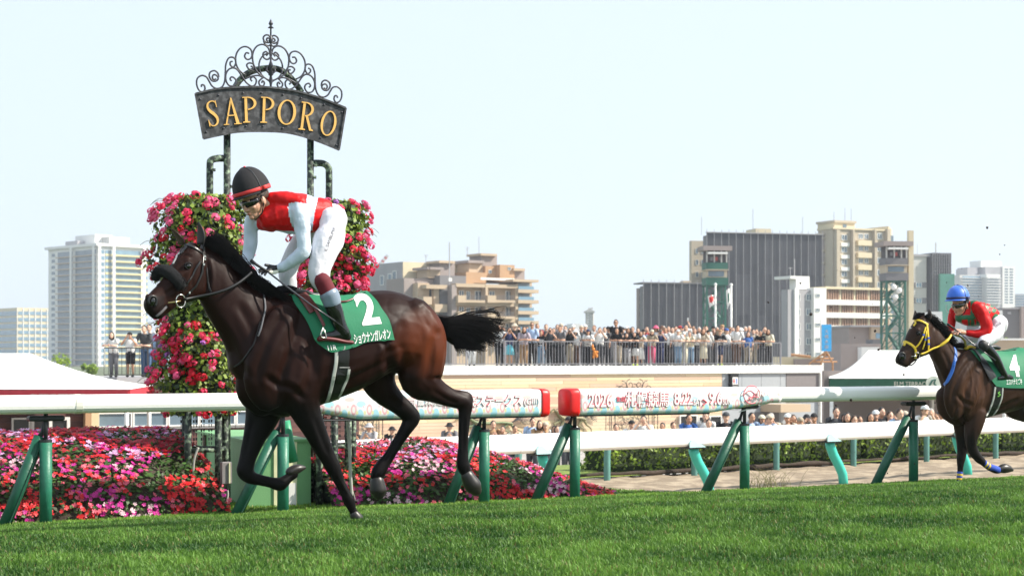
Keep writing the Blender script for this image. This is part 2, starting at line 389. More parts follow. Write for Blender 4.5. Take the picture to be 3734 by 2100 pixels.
b.part('wall', M_tan, g, (1415, 410, 1545, 860), 2.2, 9, True, ref=2.2); b.part('roof_slab', M_tan, g, (1355, 410, 1580, 432), -1, 9.2, ref=0)
for yy in (490, 582, 678, 765, 850):
    b.part('balcony', M_tan, g, (1405, yy+8, 1585, yy+38), -.8, 2.2, ref=0); b.part('balcony_glass', M_glassb, g, (1425, yy-22, 1560, yy+6), -.7, -.6, ref=-.6)
    b.part('window', M_glass, g, (1425, yy-50, 1525, yy), 2.1, 2.18, ref=2.1)
for q in ((822, 80, 828, 450), (725, 180, 728, 245), (1093, 110, 1096, 190), (1196, 20, 1199, 185)): b.part('antenna', M_gray, g, q, 1.2 if q[0] == 822 else 6, 1.35 if q[0] == 822 else 6.1, ref=1)
for q in ((712, 180, 745, 183), (716, 192, 740, 195), (1080, 112, 1112, 115), (1083, 130, 1108, 133)): b.part('antenna', M_gray, g, q, 6, 6.15, ref=1)
b.part('lamp_head', M_white, g, (812, 395, 838, 425), .9, 1.2, ref=1)

# --- radio mast seen over the crowd, with a pale block at its foot
b = Bld('radio_mast', 'distant lattice radio mast rising over the crowd on the deck', 'radio mast', cH(935, 0)[0], 600, 0)
mb = MB(); x0, x1, z0, z1 = b.rect(cH, (945, 25, 992, 190))
for x in (x0, x1):
    for y in (0, 4): mb.tube([(x, y, 0), (x, y, z1)], .35, 4)
for i in range(9): z = z0+(z1-z0)*i/8; mb.box(((x0+x1)/2, 0, z), (x1-x0, .5, .5)); mb.tube([(x0, 0, z), (x1, 0, z+(z1-z0)/8)], .25, 4)
mb.build('lattice', M_conc, b.e); b.part('platform', M_conc, cH, (925, 30, 1005, 44), -1, 5); b.part('mast_tip', M_conc, cH, (958, 5, 975, 30), 1, 3)
b = Bld('flat_block', 'pale flat roofed block far behind the crowd, left of the mast foot', 'building', cH(820, 0)[0], 560, 10)
b.part('wall', M_gray, cH, (820, 180, 1080, 300), 0, 20, True); b.part('roof_box', M_white, cH, (845, 128, 905, 180), 2, 12); b.part('roof_box', M_white, cH, (910, 150, 935, 180), 2, 10)
b.part('wall', M_brown, cH, (880, 190, 1150, 260), -6, -1, True)
b = Bld('long_block', 'long low grey block on the horizon behind the crowd', 'building', cH(560, 0)[0], 700, 0)
b.part('wall', M_gray, cH, (556, 172, 860, 300), 0, 30, True)

# --- the big building wrapped in scaffold net
c = cI
def net(b, q, y, n, rows, t=.15):
    x0, x1, z0, z1 = b.rect(c, q, y)
    b.raw('wall', M_dgray, x0+.3, x1-.3, y+.4, y+3, 0, z1-.6)
    wdt = (x1-x0)/n
    for i in range(n):
        for j in range(rows):
            za = z0+(z1-z0)*j/rows; zb2 = z0+(z1-z0)*(j+1)/rows; k = random.random()
            mb = MB(); xa = x0+wdt*i+.05; xb = xa+wdt-.1; nn = 4; jit = random.uniform(-.05, .05)
            vs = []; 
            for s_ in range(nn+1):
                for zq in (za+.04, (za+zb2)/2, zb2-.04): vs.append((xa+(xb-xa)*s_/nn, y+jit-.12*sin(pi*s_/nn)*(1 if zq == (za+zb2)/2 else .4), zq))
            mb.add(vs, [(s_*3+r_, s_*3+3+r_, s_*3+4+r_, s_*3+1+r_) for s_ in range(nn) for r_ in range(2)])
            mb.add([(a_, y+.25, c_) for a_, b_, c_ in ((xa, 0, za), (xb, 0, za), (xb, 0, zb2), (xa, 0, zb2))], [(3, 2, 1, 0)])
            mb.build('net_sheet', M_net2 if k < .35 else M_net, b.e, smooth=True)
    for i in range(n+1): b.raw('scaffold_pole', M_gray, x0+wdt*i-.05, x0+wdt*i+.05, y-.3, y-.2, 0, z1+.8)
b = Bld('netted_building', 'large building wrapped in dark grey scaffold net, in the middle of the skyline', 'building', c(632, 0)[0], 400, 15)
net(b, (632, 172, 1340, 920), 0, 16, 3)
b.part('roof_box', M_cream, c, (965, 135, 1060, 175), 3, 9); b.part('wall', M_beige, c, (540, 215, 640, 760), 6, 7.5, True, ref=6)
for yy in (262, 330, 405, 470, 540, 610): x_0, x_1, z_0, z_1 = b.rect(c, (565, yy, 582, yy+32), 6); window(b, x_0, x_1, z_0, z_1, 5.98, mull=0); x_0, x_1, z_0, z_1 = b.rect(c, (600, yy, 618, yy+32), 6); window(b, x_0, x_1, z_0, z_1, 5.98, mull=0)
b.raw('roof_edge', M_gray, b.X(c(630, 0)[0]), b.X(c(1342, 0)[0]), -.5, .3, b.Z(c(0, 176)[1], 20), b.Z(c(0, 170)[1], 20))
b = Bld('netted_annex', 'lower netted block left of the big scaffolded building', 'building', c(243, 0)[0], 370, 15)
net(b, (243, 477, 620, 900), 0, 8, 3)
b.part('wall', M_brown, c, (216, 505, 250, 900), 4, 5.5, True, ref=4); b.part('roof_edge', M_dgray, c, (240, 470, 622, 478), -.3, 6); b.part('roof_box', M_tan, c, (490, 460, 535, 472), 4, 6, ref=4)
for yy in (530, 580, 630, 680): x_0, x_1, z_0, z_1 = b.rect(c, (222, yy, 240, yy+22), 4); window(b, x_0, x_1, z_0, z_1, 3.98, mull=0)

# --- tall beige apartment block
b = Bld('beige_apartments', 'tall beige apartment block with bay windows, right of the netted building', 'building', c(1405, 0)[0], 430, 27)
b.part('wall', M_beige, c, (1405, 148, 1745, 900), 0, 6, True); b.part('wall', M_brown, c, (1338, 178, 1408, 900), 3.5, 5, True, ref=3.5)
b.part('parapet', M_cream, c, (1400, 140, 1745, 150), -.4, 6.2); b.part('parapet', M_beige, c, (1335, 168, 1405, 180), 3.1, 5.2, ref=3.1)
b.part('roof_box', M_cream, c, (1475, 98, 1602, 142), 4, 11); b.part('roof_slab', M_beige, c, (1470, 85, 1606, 99), 3.6, 11.4)
b.part('window', M_glass, c, (1528, 108, 1548, 128), 3.85, 3.98)
for r_ in range(10):
    yo = r_*74.4
    for q in ((1457, 178, 1492, 212), (1562, 172, 1590, 204), (1598, 172, 1622, 204), (1676, 168, 1706, 206)):
        x_0, x_1, z_0, z_1 = b.rect(c, (q[0], q[1]+yo, q[2], q[3]+yo)); window(b, x_0, x_1, z_0, z_1, -.02)
    x_0, x_1, z_0, z_1 = b.rect(c, (1352, 218+yo, 1392, 240+yo), 3.5); window(b, x_0, x_1, z_0, z_1, 3.48)
    b.part('floor_slab', M_beige, c, (1338, 196+yo, 1408, 206+yo), 3.1, 3.5, ref=3.1)
    b.part('spandrel', M_white, c, (1450, 228+yo, 1500, 250+yo), -.5, -.01); b.part('balcony', M_cream, c, (1548, 214+yo, 1632, 246+yo), -.9, -.01)
for q in ((1412, 150, 1432, 900), (1512, 148, 1522, 900), (1645, 148, 1655, 900), (1722, 146, 1742, 900)): b.part('pilaster', M_beige, c, q, -1.2, -.03, True)
mb = MB(); x0 = b.X(c(1745, 0)[0]); x1 = b.X(c(1872, 0)[0]); zt_ = b.Z(c(0, 125)[1], x0); n = 12
xs = [x0+(x1-x0)*i/n for i in range(n+1)]
def arc(i): return 14*(i/n)**2.2
mb.rings([[(xs[i], arc(i), 0), (xs[i], arc(i), zt_-i*.28), (xs[i], 16, zt_-i*.28), (xs[i], 16, 0)] for i in range(n+1)]); mb.build('curved_wall', M_cream, b.e)
for r_ in range(9):
    z = zt_-3.2-r_*(74.4/1.6793/F*430)
    for i in range(1, n, 2):
        mb = MB().box(((xs[i]+xs[i+1])/2, (arc(i)+arc(i+1))/2-.12, z), ((x1-x0)/n*.95, .3, 1.7)); mb.build('window', M_glass, b.e)
for q in ((1487, 30, 1489, 90), (1555, 5, 1557, 88), (1593, 10, 1595, 100), (1294, 60, 1296, 170), (988, 10, 990, 140), (671, 60, 673, 172)): b.part('antenna', M_gray, c, q, 5, 5.1)

# --- white building with louvred floors
b = Bld('white_building', 'white office building with brown louvred floors and rooftop box', 'building', c(1130, 0)[0], 330, 30)
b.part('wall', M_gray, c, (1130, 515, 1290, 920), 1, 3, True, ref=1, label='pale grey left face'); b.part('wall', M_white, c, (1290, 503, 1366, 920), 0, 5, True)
b.part('wall', M_white, c, (1165, 505, 1190, 920), .6, 1, True, ref=1); b.part('roof_box', M_white, c, (1180, 432, 1263, 512), 2, 4, ref=2); b.part('roof_slab', M_white, c, (1146, 430, 1181, 448), 2, 7, ref=2)
b.part('wall', M_beige, c, (1366, 512, 1752, 920), 2.5, 6, True, ref=2.5); b.part('roof_slab', M_cream, c, (1360, 500, 1754, 514), 1.2, 6.2, ref=1.2)
for r_ in range(5):
    yo = r_*78
    b.part('floor_band', M_white, c, (1368, 578+yo, 1752, 610+yo), 1.0, 2.5, ref=1)
    for k in range(26):
        xx = 1372+k*14.6
        if k % 6 == 5: b.part('pier', M_cream, c, (xx, 514+yo, xx+10, 578+yo), 1.9, 2.49, ref=2)
        else:
            b.part('louvre', M_louv, c, (xx, 514+yo, xx+6, 578+yo), 1.7, 2.49, ref=2)
            if k % 2: b.part('pane', M_glass, c, (xx+6, 545+yo, xx+14, 576+yo), 2.3, 2.48, ref=2)
    for q in ((1178, 540, 1205, 582), (1240, 540, 1275, 582), (1300, 538, 1325, 560)):
        x_0, x_1, z_0, z_1 = b.rect(c, (q[0], q[1]+yo*1.15, q[2], q[3]+yo*1.15), 1 if q[0] < 1290 else 0); window(b, x_0, x_1, z_0, z_1, .98 if q[0] < 1290 else -.02)
b.part('antenna', M_gray, c, (1251, 320, 1254, 432), 4, 4.1); b.part('antenna', M_gray, c, (1215, 375, 1240, 378), 4, 4.1); b.part('antenna', M_gray, c, (1226, 370, 1228, 432), 4, 4.1)

# --- low grey boxes in front of it
b = Bld('grey_hall', 'low grey-brown flat roofed hall right of the blue banner', 'building', c(1505, 0)[0], 250, 6)
b.part('wall', M_brown, c, (1505, 742, 1640, 960), 0, 12, True); b.part('wall', M_tan, c, (1640, 735, 1770, 960), -1, 12, True, ref=-1); b.part('roof_edge', M_gray, c, (1500, 732, 1770, 743), -1.3, 12.1)
b.part('window', M_glassb, c, (1668, 780, 1712, 812), -1.1, -1.02, ref=-1)
b = Bld('low_shed', 'low brown shed roof with small white box behind the white marquee', 'building', c(1455, 0)[0], 200, 4)
b.part('wall', M_brown, c, (1455, 845, 1700, 960), 0, 8, True); b.part('wall', M_white, c, (1582, 865, 1690, 960), -2, -.3, True, ref=-2); b.part('tank', M_dgray, c, (1665, 818, 1710, 870), 1, 4)
# --- grey building right of the lattice tower
b = Bld('grey_apartments', 'grey apartment building partly wrapped in grey and green net', 'building', c(1880, 0)[0], 450, 15)
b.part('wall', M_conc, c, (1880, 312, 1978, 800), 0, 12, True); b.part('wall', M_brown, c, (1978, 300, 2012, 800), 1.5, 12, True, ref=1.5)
b.part('roof_edge', M_gray, c, (1878, 298, 2015, 312), -.3, 12)
for yy in (425, 520, 615, 710):
    b.part('window_band', M_dgray, c, (1886, yy+44, 1978, yy+78), -.1, 0); x_0, x_1, z_0, z_1 = b.rect(c, (1912, yy+46, 1948, yy+76)); window(b, x_0, x_1, z_0, z_1, -.12, m=M_glassb)
    b.part('window', M_glassb, c, (1985, yy+48, 2010, yy+78), 1.4, 1.48, ref=1.4)
b.part('net_sheet', M_net2, c, (2010, 290, 2130, 800), -1, 8, True, ref=-1)
for k in range(9): b.part('scaffold_pole', M_gray, c, (2014+k*14, 285, 2016+k*14, 640), -1.3, -1.15, ref=-1)
for k in range(12): b.part('scaffold_deck', M_dgray, c, (2012, 300+k*20, 2128, 303+k*20), -1.4, -1.16, ref=-1)
b.part('net_sheet', M_gnet, c, (2058, 418, 2146, 800), -2.4, -1.5, True, ref=-2)
b.part('antenna', M_conc, c, (2058, 222, 2063, 285), 2, 2.3); b.part('antenna', M_conc, c, (1945, 230, 1947, 300), 2, 2.1)
# --- far right white tower
b = Bld('far_tower', 'distant white apartment tower above the second jockey', 'building', c(2370, 0)[0], 1000, 20)
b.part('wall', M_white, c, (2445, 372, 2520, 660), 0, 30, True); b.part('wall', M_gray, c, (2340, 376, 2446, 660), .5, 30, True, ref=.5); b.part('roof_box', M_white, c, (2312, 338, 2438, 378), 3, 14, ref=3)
b.part('wall', M_gray, c, (2230, 378, 2292, 430), 4, 14, ref=4); b.part('wall', M_conc, c, (2182, 425, 2368, 660), -3, 20, True, ref=-3); b.part('roof_slab', M_white, c, (2340, 420, 2425, 440), -9, 4, ref=-8)
b.part('wall', M_conc, c, (2345, 440, 2420, 660), -8, 4, True, ref=-8)
for k in range(13):
    yy = 385+k*17
    for xx in (2458, 2488): b.part('window', M_glass, c, (xx, yy, xx+20, yy+9), -.1, -.01)
    if yy > 430:
        b.part('balcony', M_white, c, (2340, yy+6, 2428, yy+11), -9.5, -8.01, ref=-8); b.part('window_band', M_glass, c, (2350, yy-4, 2420, yy+5), -8.3, -8, ref=-8)
        b.part('balcony', M_white, c, (2182, yy+6, 2338, yy+10), -4.5, -3.01, ref=-3); b.part('window_band', M_glassb, c, (2200, yy-4, 2330, yy+5), -3.3, -3, ref=-3)
b = Bld('hazy_block', 'hazy pale block at the right edge of the skyline', 'building', c(2520, 0)[0], 1300, 0)
b.part('wall', M_conc, c, (2518, 540, 2700, 700), 0, 30, True)
for k in range(5): b.part('window_band', M_glassb, c, (2524, 552+k*16, 2690, 559+k*16), -.3, 0)
b = Bld('dark_block', 'plain dark grey-brown block behind the second jockey at the right edge', 'building', c(2440, 0)[0], 180, 6)
b.part('wall', M_dgray, c, (2440, 632, 2560, 900), 0, 10, True); b.part('wall', M_brown, c, (2560, 618, 2760, 900), -.5, 10, True, ref=-.5); b.part('vent', M_gray, c, (2475, 650, 2495, 664), -.1, -.01)
b.part('parapet', M_gray, c, (2438, 624, 2560, 633), -.2, 10)
b = Bld('boundary_wall', 'cream low wall behind the second jockey at the right edge', 'wall', c(2380, 0)[0], 120, 6)
b.part('wall', M_tan, c, (2350, 822, 2800, 960), 0, .4, True); b.part('coping', M_white, c, (2345, 812, 2800, 824), -.1, .5)
b = Bld('white_canopy', 'white rounded canopy behind the second jockey helmet', 'canopy', c(2020, 0)[0], 170, 0)
for q, y in (((2015, 648, 2075, 712), 0), ((2400, 640, 2445, 700), 2)):
    x0, x1, z0, z1 = b.rect(c, q, y); mb = MB(); mb.prism([(x0, 0), (x1+(x1-x0)*.35, 0), (x1, z1*1.0), (x0, z1)], y, y+6, ax=(V((1, 0, 0)), V((0, 0, 1)), V((0, 1, 0)))); mb.build('canopy_block', M_white, b.e)

# --- observation towers
def otower(lbl, q, D, wood, green, ground_v, cabx):
    x0, x1 = q; b = Bld('observation_tower', lbl, 'observation tower', c(x0, 0)[0], D, 6, zb=-1.9, group='observation towers at the far side of the course')
    L = b.X(c(x1, 0)[0]); dp = L*.9
    def zz(v): return b.Z(c(0, v)[1], L/2)
    t = cabx
    b.raw('roof', M_brown, -.6, L+.6, -.8, dp+.5, zz(t+28), zz(t))
    b.raw('awning', M_white, .1, L-.1, -.9, -.3, zz(t+50), zz(t+38))
    cb = b.raw('cabin', mat('cabin_dark', (.05, .04, .04), .7), .15, L-.15, .1, dp-.2, zz(t+100), zz(t+28.3))
    for xx in (0, L*.36, L*.7, L-.18): b.raw('post', M_conc, xx, xx+.18, -.1, .08, zz(t+100), zz(t+28.4))
    for k in range(3): b.raw('binocular_box', mat('red_cloth', (.35, .05, .04), .8) if k == 1 else M_dgray, L*(.2+.22*k), L*(.32+.22*k), -.05, .09, zz(t+88), zz(t+66))
    b.raw('panel', M_steelg if green else M_dgray, -.05, L+.05, -.2, dp, zz(t+142), zz(t+101)); b.raw('floor_slab', M_beige, -.15, L+.15, -.5, dp+.1, zz(t+147), zz(t+142.2))
    b.raw('wall', M_beige, 0, L, 0, dp-.1, zz(t+192), zz(t+147.3)); x_ = L*.1
    b.raw('window', M_glass, L*.1, L*.85, -.06, -.01, zz(t+185), zz(t+153)); b.raw('panel', M_steelg if green else M_dgray, -.05, L+.1, -.25, dp, zz(t+238), zz(t+193))
    zl = zz(t+238.5); mb = MB(); lx = [.05*L, .92*L]; ly = [.1, dp-.3]; ng = 6
    for x in lx:
        for y in ly: mb.box((x, y, zl/2), (.28, .28, zl))
    mb.build('frame', M_steelg, b.e)
    for k in range(ng):
        z = zl*(k+1)/ng-.1; z2 = zl*k/ng
        mb = MB()
        for y in ly: mb.box(((lx[0]+lx[1])/2, y, z), (lx[1]-lx[0], .14, .18))
        for x in lx: mb.box((x, (ly[0]+ly[1])/2, z), (.14, ly[1]-ly[0], .18))
        mb.build('crossbeam', M_steelg, b.e)
        mb = MB()
        mb.tube([(lx[0], ly[0], z2), (lx[1], ly[0], z)], .07, 5); mb.tube([(lx[1], ly[0]+.1, z2), (lx[0], ly[0]+.1, z)], .07, 5)
        mb.tube([(lx[0], ly[1], z2), (lx[1], ly[1], z)], .07, 5); mb.tube([(lx[1], ly[1]-.1, z2), (lx[1], ly[0], z)], .07, 5); mb.tube([(lx[0], ly[1]-.1, z2), (lx[0], ly[0], z)], .07, 5)
        mb.build('brace', M_steelg, b.e)
    # stair inside
    mb = MB()
    for k in range(ng):
        z2 = zl*k/ng; z = zl*(k+1)/ng; a, e = (L*.2, L*.75) if k % 2 else (L*.75, L*.2)
        mb.tube([(a, dp*.5, z2), (e, dp*.5, z)], .12, 4, flat=2)
    mb.build('stair', M_steelg, b.e); return b, L, zz, dp
otower('green lattice observation tower in front of the scaffold net, above the crowd', (630, 758), 250, 0, 1, 745, 248)
b, L, zz, dp = otower('dark lattice observation tower before the beige apartments, with a cream column', (1730, 1860), 230, 0, 0, 870, 220)
b.raw('column', M_cream, L+.3, L+1.0, .2, .9, 0, zz(150)); 
for (xx, v) in ((.35, 500), (.6, 520), (.42, 560)):
    MB().ell((L*xx, -.2, zz(v)), (.42, .42, .42), nu=10, nv=6).build('lamp', M_white, b.e, smooth=True)
# --- flagpoles, flags, banner
M_red = mat('red_cloth2', (.55, .03, .03), .8); M_pole = mat('white_pole', (.75, .75, .72), .4)
def flagpole(lbl, x, v0, fl):
    D = 110; o = P(*c(x, 0), D); zt2 = P(*c(x, v0), D).z; o.z = -1.8
    e = empty('flagpole', o, 0, lbl, 'flagpole', 'white flagpoles'); H = zt2+1.8
    MB().tube([(0, 0, 0), (0, 0, H)], [.09, .06], 10).build('pole', M_pole, e, smooth=True); MB().ell((0, 0, H+.05), (.1, .1, .1), nu=8, nv=6).build('finial', M_pole, e, smooth=True)
    return e, H, D
def flag(lbl, x, v0, v1, x1, fl):
    D = 109.8; o = P(*c(x, 0), D); zt2 = P(*c(x, v0), D).z; zb2 = P(*c(x, v1), D).z; w_ = (c(x1, 0)[0]-c(x, 0)[0])/F*D
    mb = MB(); n = 8; vs = []
    for i in range(n+1):
        for j in range(n+1):
            q = i/n; r_ = j/n; xx = w_*q*(1-.25*r_); vs.append((xx, .12*sin(q*7+r_*2), -(zt2-zb2)*(r_*(.75+.25*q)+.12*q*q)))
    mb.add(vs, [(i*(n+1)+j, (i+1)*(n+1)+j, (i+1)*(n+1)+j+1, i*(n+1)+j+1) for i in range(n) for j in range(n)])
    mb.m = [1 if (fl == 0 and (abs(i-4)**2+(j-2.5)**2) < 7) or (fl == 1 and 3 <= i <= 5 and 2 <= j <= 5) else 0 for i in range(n) for j in range(n)]
    me = mb.mesh('flag', [M_white, M_red if fl == 0 else M_steelg], True); ob = link('flag', me); ob.location = (o.x, o.y, zt2); return tag(ob, lbl, 'flag')
flagpole('white flagpole with a hanging red and white flag', 687, 487, 0); flag('white flag with red disc hanging limp from the left flagpole', 686, 545, 618, 640, 0)
flagpole('white flagpole with a hanging white and green flag', 783, 489, 1); flag('white flag with a green emblem hanging from the right flagpole', 782, 505, 620, 752, 1)
o = P(*c(1367, 0), 105); o.z = -1.8; e = empty('vertical_banner', o, R(5), 'bright blue vertical banner on a pole in front of the white building', 'banner')
za = P(*c(0, 727), 105).z+1.8; zb2 = P(*c(0, 890), 105).z+1.8; ww = 60/1.6793/F*105
MB().box((0, 0, (za+zb2)/2), (ww, .06, za-zb2)).build('banner_cloth', mat('sky_blue_cloth', (.05, .38, .75), .7), e)
MB().tube([(-ww/2-.05, .05, 0), (-ww/2-.05, .05, za+.3)], .05, 8).build('pole', M_pole, e)
for k, ch in enumerate('特種工業連'[:4]):
    pass
for k, ch in enumerate('大橋木座'):
    place_text('lettering', ch, mat('faded_print', (.45, .42, .40), .7), V((-ww*.22, -.034, za-(za-zb2)*(.34+.19*k))), V((1, 0, 0)), V((0, 0, 1)), ww*.42, ww*.42, ext=.004, parent=e, world=False)
b = Bld('timber_frame', 'orange-brown timber and steel frame beside the white marquee roof', 'frame structure', c(1280, 0)[0], 95, 0, zb=-1.8)
mb = MB(); ctr = (b.X(c(1365, 0)[0]), 0, b.Z(c(0, 893)[1], 1))
for k in range(9):
    u = 1262+k*24; p1 = (b.X(c(u, 0)[0]), 1.2*(k % 3), b.Z(c(0, 965)[1], 1)); mb.tube([ctr, p1], .05, 5); mb.tube([p1, (p1[0], p1[1], 0)], .05, 5)
for v in (915, 935, 955): r_ = (v-893)/72; mb.tube([(ctr[0]+(b.X(c(1262, 0)[0])-ctr[0])*r_, 0, b.Z(c(0, v)[1], 1)), (ctr[0]+(b.X(c(1454, 0)[0])-ctr[0])*r_, .5, b.Z(c(0, v)[1], 1))], .05, 5)
mb.tube([(b.X(c(1150, 0)[0]), 0, b.Z(c(0, 912)[1], 1)), (b.X(c(1270, 0)[0]), 0, b.Z(c(0, 925)[1], 1))], .08, 5)
mb.build('beam', mat('orange_timber', (.45, .24, .12), .8), b.e)
b.part('wall', M_cream, c, (1090, 925, 1340, 1000), 3, 6, True, ref=3); b.part('wall', M_brown, c, (1180, 938, 1330, 1000), 2, 2.9, True, ref=2)
# red and white tower crane far off
o = P(*cG(190, 480), 900); e = empty('tower_crane', V((o.x, o.y, -2.2)), 0, 'faint red and white tower crane right of the hanging flowers', 'crane')
def cw(x, y): p = P(*cG(x, y), 900); return (p.x-o.x, 0, p.z+2.2)
mb = MB(); mb.tube([cw(190, 600), cw(192, 300)], 1.2, 4); mb.build('mast', mat('crane_red', (.6, .12, .10), .6), e)
for k in range(10):
    q = k/10; a_ = (150+125*q, 345-150*q); b_ = (150+125*(q+.1), 345-150*(q+.1)); MB().tube([cw(*a_), cw(*b_)], .9, 4).build('jib', (_m['crane_red'], M_white)[k % 2], e)
# ================================================================== TERRACE BUILDINGS, DECKS
M_plank = [mat('wood_plank_%d' % i, cc, .7, .08, .5) for i, cc in enumerate(((.68, .53, .33), (.62, .45, .28), (.60, .42, .30), (.70, .57, .38), (.55, .38, .27), (.66, .52, .36)))]
M_rail = mat('grey_railing', (.22, .22, .24), .5, .05)
M_coping = mat('white_coping', (.80, .79, .74), .6, .04)
M_iron = mat('dark_iron', (.04, .042, .05), .5, .2)
M_panel = mat('light_grey_panel', (.34, .36, .38), .6, .03)
M_door = mat('dark_door_glass', (.02, .02, .022), .2, .2)
# long deck building behind the crowd
pL = P(1480, 1341, F/1.0*0+70.0); pR = P(2990, 1331, 82.0)
dyaw = math.degrees(atan2(pR.y-pL.y, pR.x-pL.x))
b = Bld('deck_building', 'single storey deck building clad in pale wood and grey panels, below the crowd', 'building', 1300, 67.4, dyaw, zb=-1.8)
dk_ = b; x_end = b.X(2992); Zd = b.Z(1334, b.X(2000), 0)         # deck level
x_wood = b.X(2632); x_g2 = b.X(cZ(1180, 0)[0])
b.raw('core', M_dgray, -1, x_end-.1, .3, 7, 0, Zd-.35)
b.raw('coping', M_coping, -1.2, x_end, -.12, 7.2, Zd-.35, Zd)
b.raw('column', M_coping, x_end-.12, x_end+.18, -.15, .2, 0, Zd-.351)
ph = .138; nrow = int((Zd-.36)/ph)
seg = 3.1; k = 0; bigm = [MB() for _ in M_plank]; cnt = 0
_pl = {}
for r_ in range(nrow, -1, -1):
    x = -1-(r_*1.37) % seg
    while x < x_wood:
        xa, xb = max(x, -1), min(x+seg, x_wood); x += seg
        if xb-xa < .05: continue
        mi = (r_*5+int(x*3.3)) % 6 if (r_+int(x)) % 3 else random.randrange(6)
        z = Zd-.36-(nrow-r_)*ph-ph
        if z < 0: continue
        if cnt < 298 and z > .9 and xb-xa > seg-.01:
            if mi not in _pl: _pl[mi] = MB().box((0, 0, 0), (seg-.012, .03, ph-.01)).mesh('plank', M_plank[mi])
            o = link('plank', _pl[mi], b.e, False); o.location = ((xa+xb)/2, .0, z+ph/2); cnt += 1
        else: bigm[mi].box(((xa+xb)/2, 0, z+ph/2), (xb-xa-.012, .03, ph-.01))
mb = MB()
for i, q in enumerate(bigm): mb.mi = i; mb.add(q.v, q.f)
mb.build('plank_rest', M_plank, b.e, kind='stuff')
b.raw('wall_backing', M_plank[4], -1, x_wood, .05, .29, 0, Zd-.36)
xx = x_wood+.02; k = 0
while xx < x_g2:
    for z0, z1 in ((Zd-1.22, Zd-.37), (Zd-2.0, Zd-1.235), (0, Zd-2.015)): b.raw('wall_panel', M_panel, xx+.01, min(xx+1.15, x_g2)-.01, 0, .25, z0, z1)
    xx += 1.15
b.raw('wall_panel', mat('dark_panel', (.19, .17, .17), .7, .04), x_g2, x_end-.13, -.02, .25, Zd-1.7, Zd-.37); b.raw('wall_panel', M_panel, x_g2, x_end-.13, .02, .25, 0, Zd-1.71)
b.raw('canopy', M_tan, b.X(cZ(880, 0)[0]), b.X(cZ(1228, 0)[0]), -1.4, .2, b.Z(cZ(0, 930)[1], 30), b.Z(cZ(0, 845)[1], 30)); b.raw('painted_soffit_shadow', M_dgray, b.X(cZ(760, 0)[0]), b.X(cZ(1090, 0)[0]), -.05, -.01, b.Z(cZ(0, 1060)[1], 30), b.Z(cZ(0, 935)[1], 30))  # dark sheet painted in as the shade under the canopy
for q in ((-90, 970, 115, 1150), (130, 985, 400, 1150)):
    x0, x1 = b.X(cZ(q[0], 0)[0]), b.X(cZ(q[2], 0)[0]); z0, z1 = 0.3, b.Z(cZ(0, q[1])[1], 25); window(b, x0, x1, z0, z1, -.06, m=M_door)
# pictogram sign
x0, x1 = b.X(cZ(500, 0)[0]), b.X(cZ(585, 0)[0]); z1, z0 = Zd-.38, b.Z(cZ(0, 672)[1], 26)
s_ = b.raw('sign_board', M_door, x0, x1, -.22, -.02, z0, z1); ws = x1-x0
for z, kd in ((z1-ws*.75, 0), (z1-ws*1.75, 1)):
    MB().box(((x0+x1)/2, -.235, z), (ws*.72, .02, ws*.8)).build('pictogram_panel', M_white, b.e)
    mr, mbb = mat('sign_red', (.7, .05, .05), .6), mat('sign_blue', (.04, .15, .6), .6)
    def figure(xc, m, sk):
        mb = MB().ell((xc, -.255, z+ws*.24), (ws*.06, .01, ws*.06), nu=10, nv=6); mb.prism([(-ws*(.05 if not sk else .04), ws*.16), (ws*(.05 if not sk else .04), ws*.16), (ws*(.05 if not sk else .11), -ws*.08), (ws*.04, -ws*.08), (ws*.04, -ws*.3), (-ws*.04, -ws*.3), (-ws*.04, -ws*.08), (-ws*(.05 if not sk else .11), -ws*.08)], .245, .26, ax=(V((1, 0, 0)), V((0, 0, 1)), V((0, -1, 0))), org=V((xc, 0, z))); mb.build('pictogram', m, b.e)
    if kd == 0: figure((x0+x1)/2-ws*.17, mr, 1); figure((x0+x1)/2+ws*.17, mbb, 0)
    else:
        mb = MB(); cc = V(((x0+x1)/2, -.25, z-ws*.05)); mb.tube([cc+V((cos(t), 0, sin(t)))*ws*.17 for t in np.linspace(-2.6, 1.2, 12)], ws*.025, 5); mb.tube([cc+V((-ws*.02, 0, ws*.24)), cc+V((-ws*.02, 0, ws*.02)), cc+V((ws*.14, 0, ws*.02)), cc+V((ws*.2, 0, -ws*.15))], ws*.03, 5); mb.ell(cc+V((-ws*.02, 0, ws*.3)), (ws*.05, .01, ws*.05), nu=8, nv=5); mb.build('pictogram', M_iron, b.e)

def railing(lbl, b, x0, x1, z, y, bsp, psp, m, braces=True, h=1.06):
    e = empty('deck_railing', b.O+b.ex*x0+b.ey*y+V((0, 0, z)), b.yaw, lbl, 'railing'); L = x1-x0
    MB().box((L/2, 0, h-.02), (L, .05, .04)).build('top_rail', m, e); MB().box((L/2, 0, .09), (L, .03, .03)).build('bottom_rail', m, e)
    me = MB().box((0, 0, (h+.065)/2), (.016, .016, h-.145)).mesh('baluster', m); pm = MB().box((0, 0, (h-.04)/2), (.05, .045, h-.041)).mesh('post', m)
    n = int(L/bsp)
    for i in range(n+1): o = link('baluster', me, e, False); o.location = (min(L, i*bsp), 0, 0)
    k = int(L/psp)
    for i in range(k+1):
        o = link('post', pm, e, False); o.location = (L-i*psp, 0.001, 0)
        if braces and i % 2: MB().tube([(L-i*psp+.02, .05, .8), (L-i*psp+.45, .5, .02)], .03, 4).build('brace', m, e)
    return e
railing('long grey metal railing with thin balusters along the edge of the crowded deck', b, b.X(1560), b.X(cZ(1125, 0)[0]), Zd, .05, .152, 1.88, M_rail)

